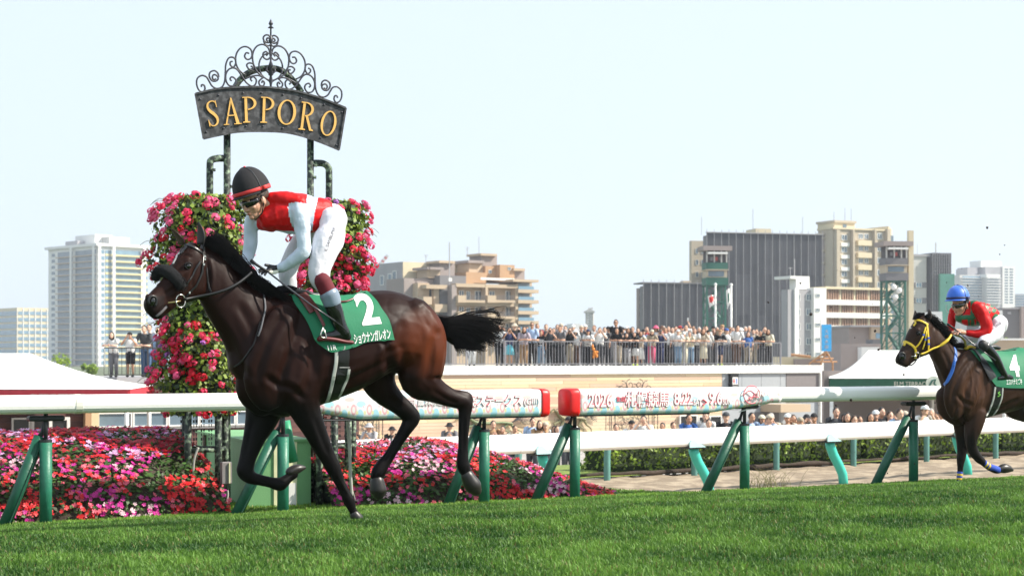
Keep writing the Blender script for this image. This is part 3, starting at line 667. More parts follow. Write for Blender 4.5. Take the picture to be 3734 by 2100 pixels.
# iron scroll trellis and running-horse figures on the wood wall
def scroll_path(cx_, cz, r0, turns, a0, sgn, n=22): return [(cx_+r0*(1-.8*i/n)*cos(a0+sgn*turns*2*pi*i/n), cz+r0*(1-.8*i/n)*sin(a0+sgn*turns*2*pi*i/n)) for i in range(n+1)]
def trellis(lbl, u0, u1, v0, v1):
    x0, x1 = b.X(u0), b.X(u1); xm = (x0+x1)/2; z1, z0 = b.Z(v0, xm), b.Z(v1, xm); w_ = x1-x0; h = z1-z0
    e = empty('iron_trellis', b.O+b.ex*xm+b.ey*(-.15)+V((0, 0, z0)), b.yaw, lbl, 'wall ornament')
    mb = MB()
    for s in (-1, 1):
        mb.tube([(s*w_*.5, 0, 0), (s*w_*.5, 0, h*.72)], .02, 5); mb.tube([(s*w_*.42, 0, 0), (s*w_*.42, 0, h*.7)], .02, 5)
        for q in range(5): mb.tube([(x, 0, z) for x, z in scroll_path(s*w_*(.16+.06*(q % 2)), h*(.12+.15*q), w_*.14, 1.4, pi*(q % 2), s)], .014, 4)
        mb.tube([(x, 0, z) for x, z in scroll_path(s*w_*.28, h*.86, w_*.15, 1.3, pi/2, s)], .016, 4); mb.tube([(x, 0, z) for x, z in scroll_path(s*w_*.1, h*.93, w_*.1, 1.3, pi/2, -s)], .016, 4)
    mb.build('scrollwork', M_iron, e)
    lf = MB()
    for i in range(60): a, q = random.uniform(-.45, .45), random.uniform(.05, .8); lf.ell((a*w_, -.03, q*h), (.04, .01, .03), nu=6, nv=4)
    lf.build('leaf_cluster', mat('patina_leaf', (.16, .17, .13), .7), e)
trellis('wrought iron scroll trellis on the wood wall, above the second banner', cJ(520, 0)[0], cJ(915, 0)[0], cJ(0, 85)[1], cJ(0, 620)[1])
trellis('dark wrought iron trellis on the wood wall, right of the flower column', cF(250, 0)[0], cF(620, 0)[0], cF(0, 330)[1], cF(0, 700)[1])
def whorse(lbl, u0, u1, v0, v1, col, flip=1):
    xm = b.X((u0+u1)/2); w_ = b.X(u1)-b.X(u0); z1, z0 = b.Z(v0, xm), b.Z(v1, xm); h = z1-z0
    e = empty('horse_relief', b.O+b.ex*xm+b.ey*(-.12)+V((0, 0, z0)), b.yaw, lbl, 'wall ornament'); m = mat(col[0], col[1], .6, .2, 5)
    def pt(x, z): return (flip*w_*x, 0, h*z)
    mb = MB(); mb.tube([pt(*q) for q in catmull([(.34, .56), (.2, .62), (0, .6), (-.18, .64), (-.28, .82), (-.36, .94)], 4)], [h*.1]*6+[h*.13]*8+[h*.1]*4+[h*.05]*3, 8, flat=.5)
    mb.tube([pt(-.34, .95), pt(-.42, .86), pt(-.47, .76)], [h*.06, h*.05, h*.03], 7, flat=.5)
    for q in (((-.2, .55), (-.34, .42), (-.3, .25), (-.4, .12)), ((-.14, .52), (-.2, .33), (-.08, .2), (-.04, .08)), ((.28, .55), (.2, .36), (.32, .22), (.28, .05)), ((.32, .55), (.38, .38), (.48, .25), (.5, .08))): mb.tube([pt(*p) for p in q], [h*.06, h*.04, h*.022, h*.02], 6)
    mb.build('body', m, e); mb = MB()
    for i in range(5): mb.tube([pt(*q) for q in catmull([(.34, .6), (.44, .7+.03*i), (.52, .55+.05*i), (.62, .5+.06*i)], 3)], .015, 4); mb.tube([pt(*q) for q in catmull([(-.3+.03*i, .92-.05*i), (-.2+.03*i, .98-.05*i), (-.12+.03*i, .88-.04*i)], 3)], .015, 4)
    mb.build('mane_and_tail', M_iron, e, kind='stuff')
whorse('olive and yellow horse figure fixed on the wood wall behind the gap in the rail', cF(1910, 0)[0], cF(2260, 0)[0], cF(0, 395)[1], cF(0, 620)[1], ('olive_patina', (.20, .19, .10)))
whorse('green running horse figure on the wood wall below the left banner', cF(1180, 0)[0], cF(1720, 0)[0], cF(0, 440)[1], cF(0, 640)[1], ('green_patina', (.16, .20, .10)))

# left wing: brown clad building with deck, windows
b = Bld('brown_terrace', 'dark brown boarded terrace building with a strip of windows, behind the left flower bed', 'building', cD(-200, 0)[0], 56, 29.16, zb=-1.8)
lt = b; x0 = 0; x1 = b.X(cD(2600, 0)[0])
Zl = b.Z(cD(0, 150)[1], b.X(cD(1000, 0)[0]))
M_bp = [mat('brown_board_%d' % i, cc, .75, .15, 1.2) for i, cc in enumerate(((.10, .042, .035), (.13, .055, .042), (.085, .036, .032)))]
b.raw('core', M_dgray, 0, x1, .3, 6, 0, Zl-.2); b.raw('coping', M_gray, b.X(cD(840, 0)[0]), x1, -.1, 6, Zl-.2, Zl)
r_ = 0; z = Zl-.21; xl = b.X(cD(640, 0)[0])
while z > .15:
    x = 0
    while x < x1: xb = min(x+2.4, x1); MB().box(((x+xb)/2, .1, z-.09), (xb-x-.012, .1, .17)).build('board', M_bp[(r_+int(x*2)) % 3], b.e); x = xb
    z -= .18; r_ += 1
xs = [b.X(cD(u, 0)[0]) for u in (700, 955, 1210, 1440, 1700, 1960)]; zt1, zt0 = b.Z(cD(0, 400)[1], xs[1]), b.Z(cD(0, 508)[1], xs[1])
for i in range(5): window(b, xs[i], xs[i+1]-.03, zt0, zt1, -.02, m=M_glass, mull=0); b.raw('sill', M_conc, xs[i], xs[i+1]-.03, -.06, .04, zt0-.09, zt0-.01)
window(b, b.X(cD(80, 0)[0]), b.X(cD(215, 0)[0]), .2, b.Z(cD(0, 425)[1], 6), -.02, m=M_door, mull=0); window(b, b.X(cD(215, 0)[0])+.02, b.X(cD(500, 0)[0]), .2, b.Z(cD(0, 425)[1], 6), -.02, m=M_door, mull=1)
b.raw('timber_column', M_tan2, b.X(cD(600, 0)[0]), b.X(cD(640, 0)[0]), -.3, -.03, 0, Zl-.5); b.raw('timber_column', M_plank[0], b.X(cD(642, 0)[0]), b.X(cD(698, 0)[0]), -.3, -.03, 0, Zl-.5)
railing('dark railing of the deck left of the flower column', b, b.X(cE(810, 0)[0]), b.X(cE(1500, 0)[0]), Zl, .4, .155, 1.7, mat('black_railing', (.03, .03, .035), .5), braces=False, h=b.Z(cE(0, 965)[1], b.X(cE(1000, 0)[0]))-Zl)
# marquees
M_tent = mat('white_canvas', (.80, .79, .75), .8, .02, .5)
def marquee(lbl, apex, left, right, fas, fm, D, depth, lab, c_, tq, zb=-1.8, ap2=None, skew=0):
    pa = P(*c_(*apex), D+depth/2); pl = P(*c_(*left), D); pr = P(*c_(*right), D)
    o = V(((pl.x+pr.x)/2, D+depth/2, zb)); e = empty('marquee', o, 0, lbl, 'marquee')
    ze = (pl.z+pr.z)/2-zb; za = pa.z-zb; hx = (pr.x-pl.x)/2; hy = depth/2
    ap = V((pa.x-o.x, 0, za)); cor = [V((-hx, -hy, ze)), V((hx, -hy, ze)), V((hx, hy, ze)), V((-hx, hy, ze))]
    cor[2].x += skew; cor[3].x += skew; pb = P(*c_(*ap2), D+depth/2) if ap2 else pa; a2 = V((pb.x-o.x, 0, za)); tops = [ap, a2, a2, ap]
    for i in range(4):
        a, d_ = cor[i], cor[(i+1) % 4]; n = 8; vs = []
        for r in range(n+1):
            q = r/n; l_ = a.lerp(tops[i], q); r2 = d_.lerp(tops[(i+1) % 4], q); sag = -.10*za*sin(pi*q)*.5
            for s in range(7): p = l_.lerp(r2, s/6); vs.append((p.x, p.y, p.z+sag+.0))
        mb = MB().add(vs, [(r*7+s, r*7+s+1, (r+1)*7+s+1, (r+1)*7+s) for r in range(n) for s in range(6)]); mb.build('roof_panel', M_tent, e, smooth=True)
    fh = fas
    for a, d_, nm in ((cor[0], cor[1], 1), (cor[1], cor[2], 0), (cor[2], cor[3], 0), (cor[3], cor[0], 0)):
        m_ = (a+d_)/2; dd = d_-a; MB().box(m_*.985+V((0, 0, -fh/2-.02-m_.z*.985+ze)), (dd.length*.98, .06, fh), ax=frame(atan2(dd.y, dd.x))).build('fascia', fm, e)
    for k in cor: MB().tube([(k.x*.96, k.y*.96, 0), (k.x*.96, k.y*.96, ze-.1)], .07, 8).build('pole', M_pole, e, smooth=True)
    u, v, w_, h_ = tq; pt = P(*c_(u, v), D); pw = P(*c_(w_, v), D); ht = h_/F*D
    place_text('lettering', lab, mat('sign_cream', (.65, .60, .5), .6), V((pt.x-o.x, -hy*.985-.035, pt.z-ht-zb)), V((1, 0, 0)), V((0, 0, 1)), ht, (pw.x-pt.x), ext=.005, parent=e, world=False)
    return e, o
marquee("big white marquee roof with a red fascia reading QUEENS' TERRACE, at the left edge", (-500, 1010), (-900, 1284), (985, 1278), .5, mat('crimson_fascia', (.42, .02, .035), .6), 50, 7, "QUEENS' TERRACE", cE, (228, 1316, 640, 13.5), ap2=(225, 1013), skew=-.8)
e, o = marquee('white marquee roof with a dark green fascia reading ELM TERRACE, behind the second horse', (228, 557), (-20, 740), (1100, 722), .65, mat('dark_green_fascia', (.012, .09, .05), .6), 62, 8, 'ELM TERRACE', cK, (388, 752, 600, 15), ap2=(850, 560), skew=1.5)
# round emblem on the green fascia: white disc with a green running figure
pc = P(*cK(628, 762), 62); mb = MB().tube([(pc.x-o.x, -4.05, pc.z+1.8), (pc.x-o.x, -3.99, pc.z+1.8)], .27, 20, up=V((0, 0, 1))); mb.build('emblem_disc', mat('emblem_white', (.7, .72, .6), .6), e)
MB().tube([(pc.x-o.x+x, -4.07, pc.z+1.8+z) for x, z in ((-.15, -.1), (-.05, .1), (.08, .14), (.02, 0), (.12, -.12))], .035, 5).build('emblem_mark', M_steelg, e)
b = Bld('taupe_wall', 'taupe wall with a white column under the green-edged marquee', 'wall', cZ(1625, 0)[0], 68, 6, zb=-1.8)
b.raw('wall', M_brown, 0, b.X(3800), 0, .3, 0, b.Z(cZ(0, 840)[1], 2)+1.2); b.raw('column', M_coping, b.X(cL(835, 0)[0]), b.X(cL(860, 0)[0]), -.3, -.01, 0, b.Z(cL(0, 330)[1], 8)+.5)

# ================================================================== HEDGES, SMALL TREES
M_hedge = leafmat('hedge_leaf', (.24, .35, .04), .55, 5); M_hedge2 = leafmat('hedge_leaf_dark', (.08, .13, .02), .4, 5); M_bark = mat('bark', (.11, .08, .06), .9, .2, 8)
def leaf_cloud(n, fn, size, seed=0, aspect=.6):
    """n leaf quads; fn() gives a centre"""
    r = np.random.default_rng(seed); C = np.array([fn(r) for _ in range(n)])
    a = r.normal(size=(n, 3)); a /= np.linalg.norm(a, axis=1)[:, None]; bq = np.cross(a, r.normal(size=(n, 3))); bq /= np.linalg.norm(bq, axis=1)[:, None]
    s = size*r.uniform(.6, 1.3, (n, 1)); a = a*s; bq = bq*s*aspect
    Vv = np.stack([C-a, C+bq*.9, C+a, C-bq*.9], 1).reshape(-1, 3); return Vv
def quads_mesh(name, Vv, mats, mi=None, smooth=False, k=4):
    n = len(Vv)//k; me = bpy.data.meshes.new(name); me.vertices.add(len(Vv)); me.vertices.foreach_set('co', Vv.astype(np.float32).ravel())
    me.loops.add(n*k); me.loops.foreach_set('vertex_index', np.arange(n*k, dtype=np.int32)); me.polygons.add(n)
    me.polygons.foreach_set('loop_start', np.arange(0, n*k, k, dtype=np.int32)); me.polygons.foreach_set('loop_total', np.full(n, k, dtype=np.int32))
    for m_ in (mats if isinstance(mats, (list, tuple)) else [mats]): me.materials.append(m_)
    if mi is not None: me.polygons.foreach_set('material_index', np.asarray(mi, dtype=np.int32))
    me.update(calc_edges=True); me.validate(); return me
def hedge(lbl, u0, u1, vtop, D, dark=False):
    pa, pb = P(u0, 1600, D*F/F), P(u1, 1600, D)
    k0, k1 = (u0-CX)/F, (u1-CX)/F
    # on the dirt-track frame, 8.1 m behind the near rail
    def solve(k, p): q = DA+DN*p; return (k*q.y-q.x)/(DT.x-k*DT.y)
    p = 4.15; a0, a1 = solve(k0, p), solve(k1, p); o = dk((a0+a1)/2, p, DZ-.0); L = a1-a0; h = .68
    e = empty('hedge', o, atan2(DT.y, DT.x), lbl, 'hedge', 'clipped hedges behind the dirt track')
    def fn(r):
        while 1:
            x, y, z = r.uniform(-.5, .5)*L, r.uniform(-.45, .45), r.uniform(.03, 1)
            s = 0; d = min(1-abs(x)/(L/2), (1-abs(y)/.45)*.6, 1-z)
            if r.random() < math.exp(-d*7)+.12: 
                bul = .12*sin(x*4.3+1)+.08*sin(x*9+z*5); return (x, y*(1+bul), h*z*(1+.06*sin(x*3)))
    n = int(900*L)
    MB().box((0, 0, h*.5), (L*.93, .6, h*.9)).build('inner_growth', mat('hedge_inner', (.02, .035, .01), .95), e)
    me = quads_mesh('foliage', leaf_cloud(n, fn, .045, int(u0)), [M_hedge, M_hedge2], (np.random.default_rng(1).random(n) < (.6 if dark else .25)).astype(int)); link('foliage', me, e, False)
    mb = MB()
    for i in range(max(1, int(L/.6))): x = -L/2+.3+i*.6; mb.tube([(x, -.1, -.1), (x+.05, 0, .5)], .03, 5)
    mb.build('stem', M_bark, e)
for i, (a, d_, dark, l_) in enumerate(((2160, 2484, 0, 'wide light green hedge at the left end of the hedge row'), (2496, 2570, 1, 'short dark hedge in the gap right of the wide light hedge'), (2580, 2690, 0, 'light hedge just left of the leaning green brace'), (2700, 2780, 1, 'dark hedge behind the leaning green brace'), (2786, 2920, 0, 'yellowish hedge left of the second turquoise post'), (2928, 3105, 1, 'dark hedge with gaps between the turquoise post and the right brace'), (3115, 3300, 0, 'hedge behind the right-hand brace and upright'), (3308, 3460, 1, 'olive hedge left of the second horse forelegs'), (3468, 3600, 0, 'bright hedge right of the second horse foreleg'), (3610, 3790, 1, 'dark hedge at the right edge of the picture'))):
    hedge(l_, a, d_, 0, 35, dark)
def small_tree(lbl, c_, x, y0, y1, D, n=900, sz=.28, cat='tree'):
    p = P(*c_(x, y1), D); zt2 = P(*c_(x, y0), D).z; o = V((p.x, D, -1.9)); H = zt2+1.9
    e = empty('tree', o, 0, lbl, cat); Rr = (p.z-zt2)*-.55
    MB().tube([(0, 0, 0), (.1, 0, H*.4), (0, .1, H*.75)], [.18, .13, .05], 7).build('trunk', M_bark, e, smooth=True)
    cs = [(random.gauss(0, .5)*Rr*1.4, random.gauss(0, .5)*Rr, H-Rr+random.uniform(-.5, .6)*Rr, random.uniform(.35, .7)*Rr) for _ in range(9)]
    def fn(r): q = cs[r.integers(9)]; d = r.normal(size=3); d /= np.linalg.norm(d); s = q[3]*r.uniform(.6, 1.1); return (q[0]+d[0]*s, q[1]+d[1]*s, min(H, q[2]+d[2]*s))
    link('crown', quads_mesh('crown', leaf_cloud(n, fn, sz, int(x)), M_hedge), e, False)
small_tree('small light green tree just right of the deck railing end', cI, 1130, 940, 990, 110, sz=.12)
small_tree('round olive tree behind the second jockey', cI, 2480, 815, 900, 130, sz=.16)
small_tree('thin leafy treetop above the left marquee, left of the deck railing', cE, 470, 1010, 1110, 120, n=170, sz=.13)
small_tree('dark distant tree foot of the white tower', cE, 690, 1080, 1160, 200, sz=.25)
# ================================================================== PEOPLE
M_skin = [mat('skin_%d' % i, cc, .55, .05, 20, sub=.0) for i, cc in enumerate(((.62, .36, .25), (.50, .27, .17), (.68, .42, .30)))]
M_hair = [mat('hair_%d' % i, cc, .6, .2, 40) for i, cc in enumerate(((.012, .010, .010), (.045, .025, .015), (.12, .06, .03), (.35, .33, .31)))]
_cloth = {}
def cloth(c): 
    k = tuple(round(x, 3) for x in c)
    if k not in _cloth: _cloth[k] = mat('cloth_%d' % len(_cloth), c, .85, .10, 9, bump=.3, bscale=25)
    return _cloth[k]
C_ = dict(white=(.74, .74, .72), cream=(.70, .64, .48), black=(.015, .015, .018), grey=(.16, .16, .17), lgrey=(.42, .41, .42), lilac=(.40, .34, .38), lblue=(.38, .52, .74), blue=(.05, .14, .42), navy=(.02, .03, .09), jeans=(.07, .13, .24), ljeans=(.22, .34, .48), tan=(.38, .23, .12), khaki=(.36, .30, .22), aqua=(.12, .48, .58), pink=(.65, .10, .20), brown=(.11, .06, .04), red=(.45, .05, .05), neon=(.6, .75, .05), beige=(.52, .44, .34), dgreen=(.04, .09, .05), orange=(.7, .25, .05), charcoal=(.055, .058, .065))
def person(lbl, loc, rz, h=1.68, shirt='white', legs='black', hair=0, hat=None, pose='lean', skirt=False, shorts=False, shoes='black', bag=None, device=None, specs=None, stripe=None, child=False, railh=1.05, group='spectators', sk=None):
    k = h/1.7; e = empty('person', loc, rz, lbl, 'person', group); sm = M_skin[sk if sk is not None else random.randrange(3)]
    ln = {'lean': .16, 'phone': .04, 'stand': .02, 'raise': .0, 'elbow': .12}[pose]
    def q(x, y, z): return V((x, y-ln*max(0, z-.9*k)/.5/k*k, z))     # forward is -y
    def T(nm, chains, m, parent=e, n=8, **kw):
        mb = MB()
        for ch in chains: mb.tube([c_[0] for c_ in ch], [c_[1] for c_ in ch], n, up=V((0, 1, 0)), flat=1)
        return mb.build(nm, m, parent, smooth=True, **kw)
    sh = .19*k; zs = 1.40*k; zh = .92*k
    hd = q(0, -.02*k, 1.575*k); hd.y -= .02
    # body: one mesh with head, neck, forearms and hands, legs
    mb = MB(); mb.ell(hd, (.078*k, .095*k, .12*k), nu=12, nv=9); mb.ell(hd+V((0, -.07*k, -.045*k)), (.045*k, .035*k, .05*k), nu=8, nv=6); mb.ell(hd+V((0, -.098*k, -.005*k)), (.014*k, .02*k, .024*k), nu=6, nv=5)
    for s in (-1, 1): mb.ell(hd+V((s*.078*k, 0, -.005)), (.012*k, .02*k, .03*k), nu=6, nv=5)
    mb.tube([q(0, 0, 1.36*k), q(0, -.01, 1.50*k)], [.055*k, .05*k], 8)
    mb.tube([q(0, 0, .95*k), q(0, 0, 1.2*k), q(0, 0, 1.38*k)], [.11*k, .11*k, .07*k], 8)
    wr = []; arms = []
    for s in (-1, 1):
        S = q(s*sh, 0, zs)
        if pose == 'lean': E = V((s*(sh+.08), -.28*k-ln, railh+.04)); Hn = V((s*.03, -.42-ln, railh+.05))
        elif pose == 'elbow': E = V((s*(sh+.05), -.25*k-ln, railh+.03)); Hn = V((s*.05, -.30-ln, railh+.22))
        elif pose == 'phone': E = V((s*(sh+.10), -.2*k, 1.22*k)); Hn = V((s*.07, -.26*k, 1.52*k))
        elif pose == 'raise': E = V((s*(sh+.03), -.15*k, zs+.15*k if s > 0 else 1.15*k)); Hn = V((s*.12, -.2*k, zs+.42*k)) if s > 0 else V((s*.1, -.3*k, railh+.05))
        else: E = V((s*(sh+.05), .02, 1.12*k)); Hn = V((s*(sh+.03), -.06, .86*k))
        arms.append((S, E, Hn)); W = E.lerp(Hn, .88)
        mb.tube([E, W], [.042*k, .028*k], 7); d = (Hn-E).normalized()
        mb.ell(W+d*.045, (.035*k, .04*k, .035*k), nu=8, nv=5)
        for f_ in range(4): mb.tube([W+d*.06+V((0, 0, .018*(f_-1.5))), W+d*.12+V((-s*.01, 0, .018*(f_-1.5)))], [.010*k, .008*k], 4)
        mb.tube([W+d*.04+V((0, 0, .03)), W+d*.08+V((0, -.01, .05))], [.011*k, .008*k], 4)
    LG = [[(s*.085*k, 0, zh), (s*.09*k, -.02*k, .5*k), (s*.10*k, .01, .09*k)] for s in (-1, 1)]
    for lg in LG: mb.tube(lg, [.085*k, .055*k, .035*k], 7)
    mb.build('body', sm, e, smooth=True)
    # eyes, brow, mouth
    fb = MB()
    for s in (-1, 1): fb.ell(hd+V((s*.032*k, -.088*k, .012*k)), (.013*k, .008*k, .008*k), nu=6, nv=4)
    fb.ell(hd+V((0, -.103*k, -.055*k)), (.02*k, .006, .006), nu=6, nv=4); fb.build('face_features', M_hair[0], e, kind='stuff')
    # shirt
    ch = [[(q(0, 0, .86*k), .155*k), (q(0, 0, 1.02*k), .14*k), (q(0, -.01, 1.2*k), .155*k), (q(0, 0, 1.34*k), .15*k), (q(0, 0, 1.425*k), .075*k)], [(q(-sh*.5, 0, 1.33*k), .09*k), (q(sh*.5, 0, 1.33*k), .09*k)]]
    mb = MB()
    rr = []
    for c0, r0 in ch[0]: rr.append([c0+V((cos(t)*r0*1.22, sin(t)*r0*.78, 0)) for t in np.linspace(0, 2*pi, 12, endpoint=False)])
    mb.rings(rr)
    for S, E, Hn in arms:
        Em = S.lerp(E, 1.0 if shirt in ('lilac', 'navy') or random.random() < .3 else .62); mb.tube([S+V((-S.x*.35, 0, .0)), S, Em], [.075*k, .068*k, .052*k], 8)
    mats_ = [cloth(C_[shirt])]
    mb.build('shirt', mats_, e, smooth=True)
    if stripe:
        st = MB(); 
        for z in (1.0, 1.12, 1.24): st.tube([q(x, -.125*k, z*k) for x in (-.1, 0, .1)], .016, 5)
        st.build('shirt_print', cloth(C_[stripe]), e)
    # legs
    if skirt:
        rr = [[V((cos(t)*r0*1.15, sin(t)*r0*.85-.0, z0)) for t in np.linspace(0, 2*pi, 12, endpoint=False)] for r0, z0 in ((.13*k, 1.0*k), (.16*k, .85*k), (.21*k, .32*k if skirt == 2 else .5*k))]
        MB().rings(rr).build('skirt', cloth(C_[legs]), e, smooth=True)
    else:
        mb = MB(); zl = .5*k if shorts else .08*k
        for lg in LG:
            l2 = [lg[0], lg[1]] + ([] if shorts else [lg[2]]); mb.tube(l2, [.115*k, .088*k, .065*k][:len(l2)], 8)
        mb.tube([(0, 0, .84*k), (0, 0, .98*k)], [.14*k, .135*k], 10); mb.build('trousers' if not shorts else 'shorts', cloth(C_[legs]), e, smooth=True)
    mb = MB()
    for s in (-1, 1): mb.ell((s*.10*k, -.06*k, .045*k), (.05*k, .13*k, .045*k), nu=8, nv=5)
    mb.build('shoes', cloth(C_[shoes]), e, smooth=True)
    # hair and hat
    if hair is not None:
        mb = MB(); lng = hair >= 10; hm = M_hair[hair % 10]
        mb.ell(hd+V((0, .022*k, .022*k)), (.088*k, .098*k, .118*k), nu=12, nv=8, v0=-.35)
        if lng: mb.ell(hd+V((0, .055*k, -.09*k)), (.085*k, .055*k, .14*k), nu=10, nv=7); [mb.tube([hd+V((s*.082*k, -.005, .04*k)), hd+V((s*.088*k, .0, -.14*k))], .022*k, 6) for s in (-1, 1)]
        mb.build('hair', hm, e, smooth=True)
    if hat:
        hc, kind = hat; hm = cloth(C_[hc]); mb = MB(); mb.ell(hd+V((0, .01, .045*k)), (.098*k, .112*k, .095*k), nu=14, nv=6, v0=-.05)
        if kind == 'cap': mb.prism([(.075*k*cos(t), -.09*k-.075*k*sin(t)) for t in np.linspace(0, pi, 8)], .035*k, .05*k, org=hd)
        else: mb.rings([[hd+V((cos(t)*r0, sin(t)*r0*1.08, z0)) for t in np.linspace(0, 2*pi, 16, endpoint=False)] for r0, z0 in ((.098*k, .06*k), (.155*k, .015*k), (.155*k, .008*k), (.098*k, .045*k))])
        mb.build('hat', hm, e, smooth=True)
    if device:
        dv = empty if 0 else None; hx = arms[1][2]
        cpos = V((0, -.20*k, 1.56*k)) if pose == 'phone' else arms[1][2]+V((0, -.02, .1))
        if device == 'camera':
            c0 = cpos; mb = MB().box(c0, (.13, .07, .09)); mb.tube([c0+V((0, -.03, 0)), c0+V((0, -.14, 0))], [.035, .04], 10, up=V((0, 0, 1)))
            o_ = mb.build('camera', M_iron, None); o_.matrix_world = Matrix.LocRotScale(V(loc), Euler((0, 0, rz)), None); o_.location = V(loc); o_.rotation_euler = (0, 0, rz); tag(o_, 'black camera held by the ' + ' '.join(lbl.split()[:11]).rstrip(','), 'camera')
        else:
            mb = MB().box(cpos, (.15, .012, .075)) if pose == 'phone' else MB().box(cpos, (.075, .012, .15)); o_ = mb.build('phone', cloth(C_['white' if device == 'wphone' else 'black']), None); o_.location = V(loc); o_.rotation_euler = (0, 0, rz); tag(o_, 'phone held by the ' + ' '.join(lbl.split()[:12]).rstrip(','), 'phone')
    if specs: MB().box(hd+V((0, -.098*k, .012*k)), (.13*k, .012, .03*k)).build('glasses', M_iron, e)
    return e
b = dk_
def on_deck(c_, x, back=0, h=1.68, jit=0, **kw):
    u = c_(x, 0)[0]; y = .32+back; xx = b.X(u, y); loc = b.O+b.ex*xx+b.ey*y+V((0, 0, Zd+.002))
    kw.setdefault('rz', R(random.uniform(-25, 5))); rz = kw.pop('rz'); lbl = kw.pop('lbl'); person(lbl, loc, rz, h, **kw)
D5 = [
 (90, 0, 1.66, dict(lbl='person in white trousers at the left end of the long railing, under the horse tail', shirt='black', legs='white', pose='lean')),
 (520, .35, 1.72, dict(lbl='woman in a white blouse beside the tip of the horse tail', shirt='white', legs='black', hair=11, pose='stand')),
 (672, 0, 1.60, dict(lbl='person in navy with an aqua skirt, phone at the face, by the tail', shirt='navy', legs='aqua', skirt=1, pose='phone', device='phone', hair=0)),
 (755, .5, 1.80, dict(lbl='tall person in a dusty pink hat behind the phone holder near the tail', shirt='black', legs='grey', hat=('beige', 'hat'), pose='stand')),
 (900, 0, 1.64, dict(lbl='long-haired woman in a lilac cardigan leaning on the rail, tan trousers', shirt='lilac', legs='tan', hair=11, pose='lean')),
 (1030, .15, 1.84, dict(lbl='tall man in a light blue shirt with glasses leaning on the rail', shirt='lblue', legs='black', hair=0, pose='lean', specs=1)),
 (1170, .1, 1.50, dict(lbl='short person in a black top with white dots, right of the blue-shirted man', shirt='black', legs='ljeans', hair=0, pose='stand', stripe='white')),
 (1320, 0, 1.62, dict(lbl='person in dark clothes with a black camera and white lens hood at the rail', shirt='charcoal', legs='black', hair=0, pose='phone', device='camera')),
 (1378, .45, 1.62, dict(lbl='black-haired person just behind the one with the white lens hood', shirt='grey', legs='black', hair=0, pose='stand')),
 (1485, 0, 1.70, dict(lbl='man in a grey T-shirt with both forearms on the rail', shirt='grey', legs='charcoal', hair=0, pose='lean')),
 (1488, .6, 1.82, dict(lbl='person in a pinkish cap behind the grey T-shirted man', shirt='lgrey', legs='black', hat=('beige', 'cap'), pose='stand')),
 (1625, 0, 1.62, dict(lbl='woman in black aiming a camera, left of the white bucket hat', shirt='black', legs='khaki', hair=10, pose='phone', device='camera')),
 (1715, .2, 1.56, dict(lbl='person in a white bucket hat and pale shirt', shirt='white', legs='brown', hat=('white', 'hat'), hair=10, pose='stand')),
 (1910, 0, 1.56, dict(lbl='person in a navy cap and a white team shirt, orange plush toy beside', shirt='white', legs='black', hat=('navy', 'cap'), pose='lean', stripe='black')),
 (2090, .05, 1.66, dict(lbl='person in a white T-shirt with raised hands, left of the tall man in sunglasses', shirt='white', legs='charcoal', hair=0, pose='phone')),
 (2165, .5, 1.68, dict(lbl='dark-haired person behind the raised hands', shirt='charcoal', legs='black', hair=0, pose='stand')),
 (2350, .5, 2.02, dict(lbl='very tall man in black wearing sunglasses, standing above the crowd', shirt='black', legs='lgrey', hair=0, pose='stand', specs=1)),
 (2372, 0, 1.64, dict(lbl='brown-haired youth in black leaning below the tall man in sunglasses', shirt='black', legs='beige', hair=1, pose='lean')),
 (2452, .5, 1.68, dict(lbl='person in a dark cap right behind the brown-haired youth', shirt='charcoal', legs='black', hat=('black', 'cap'), pose='stand'))]
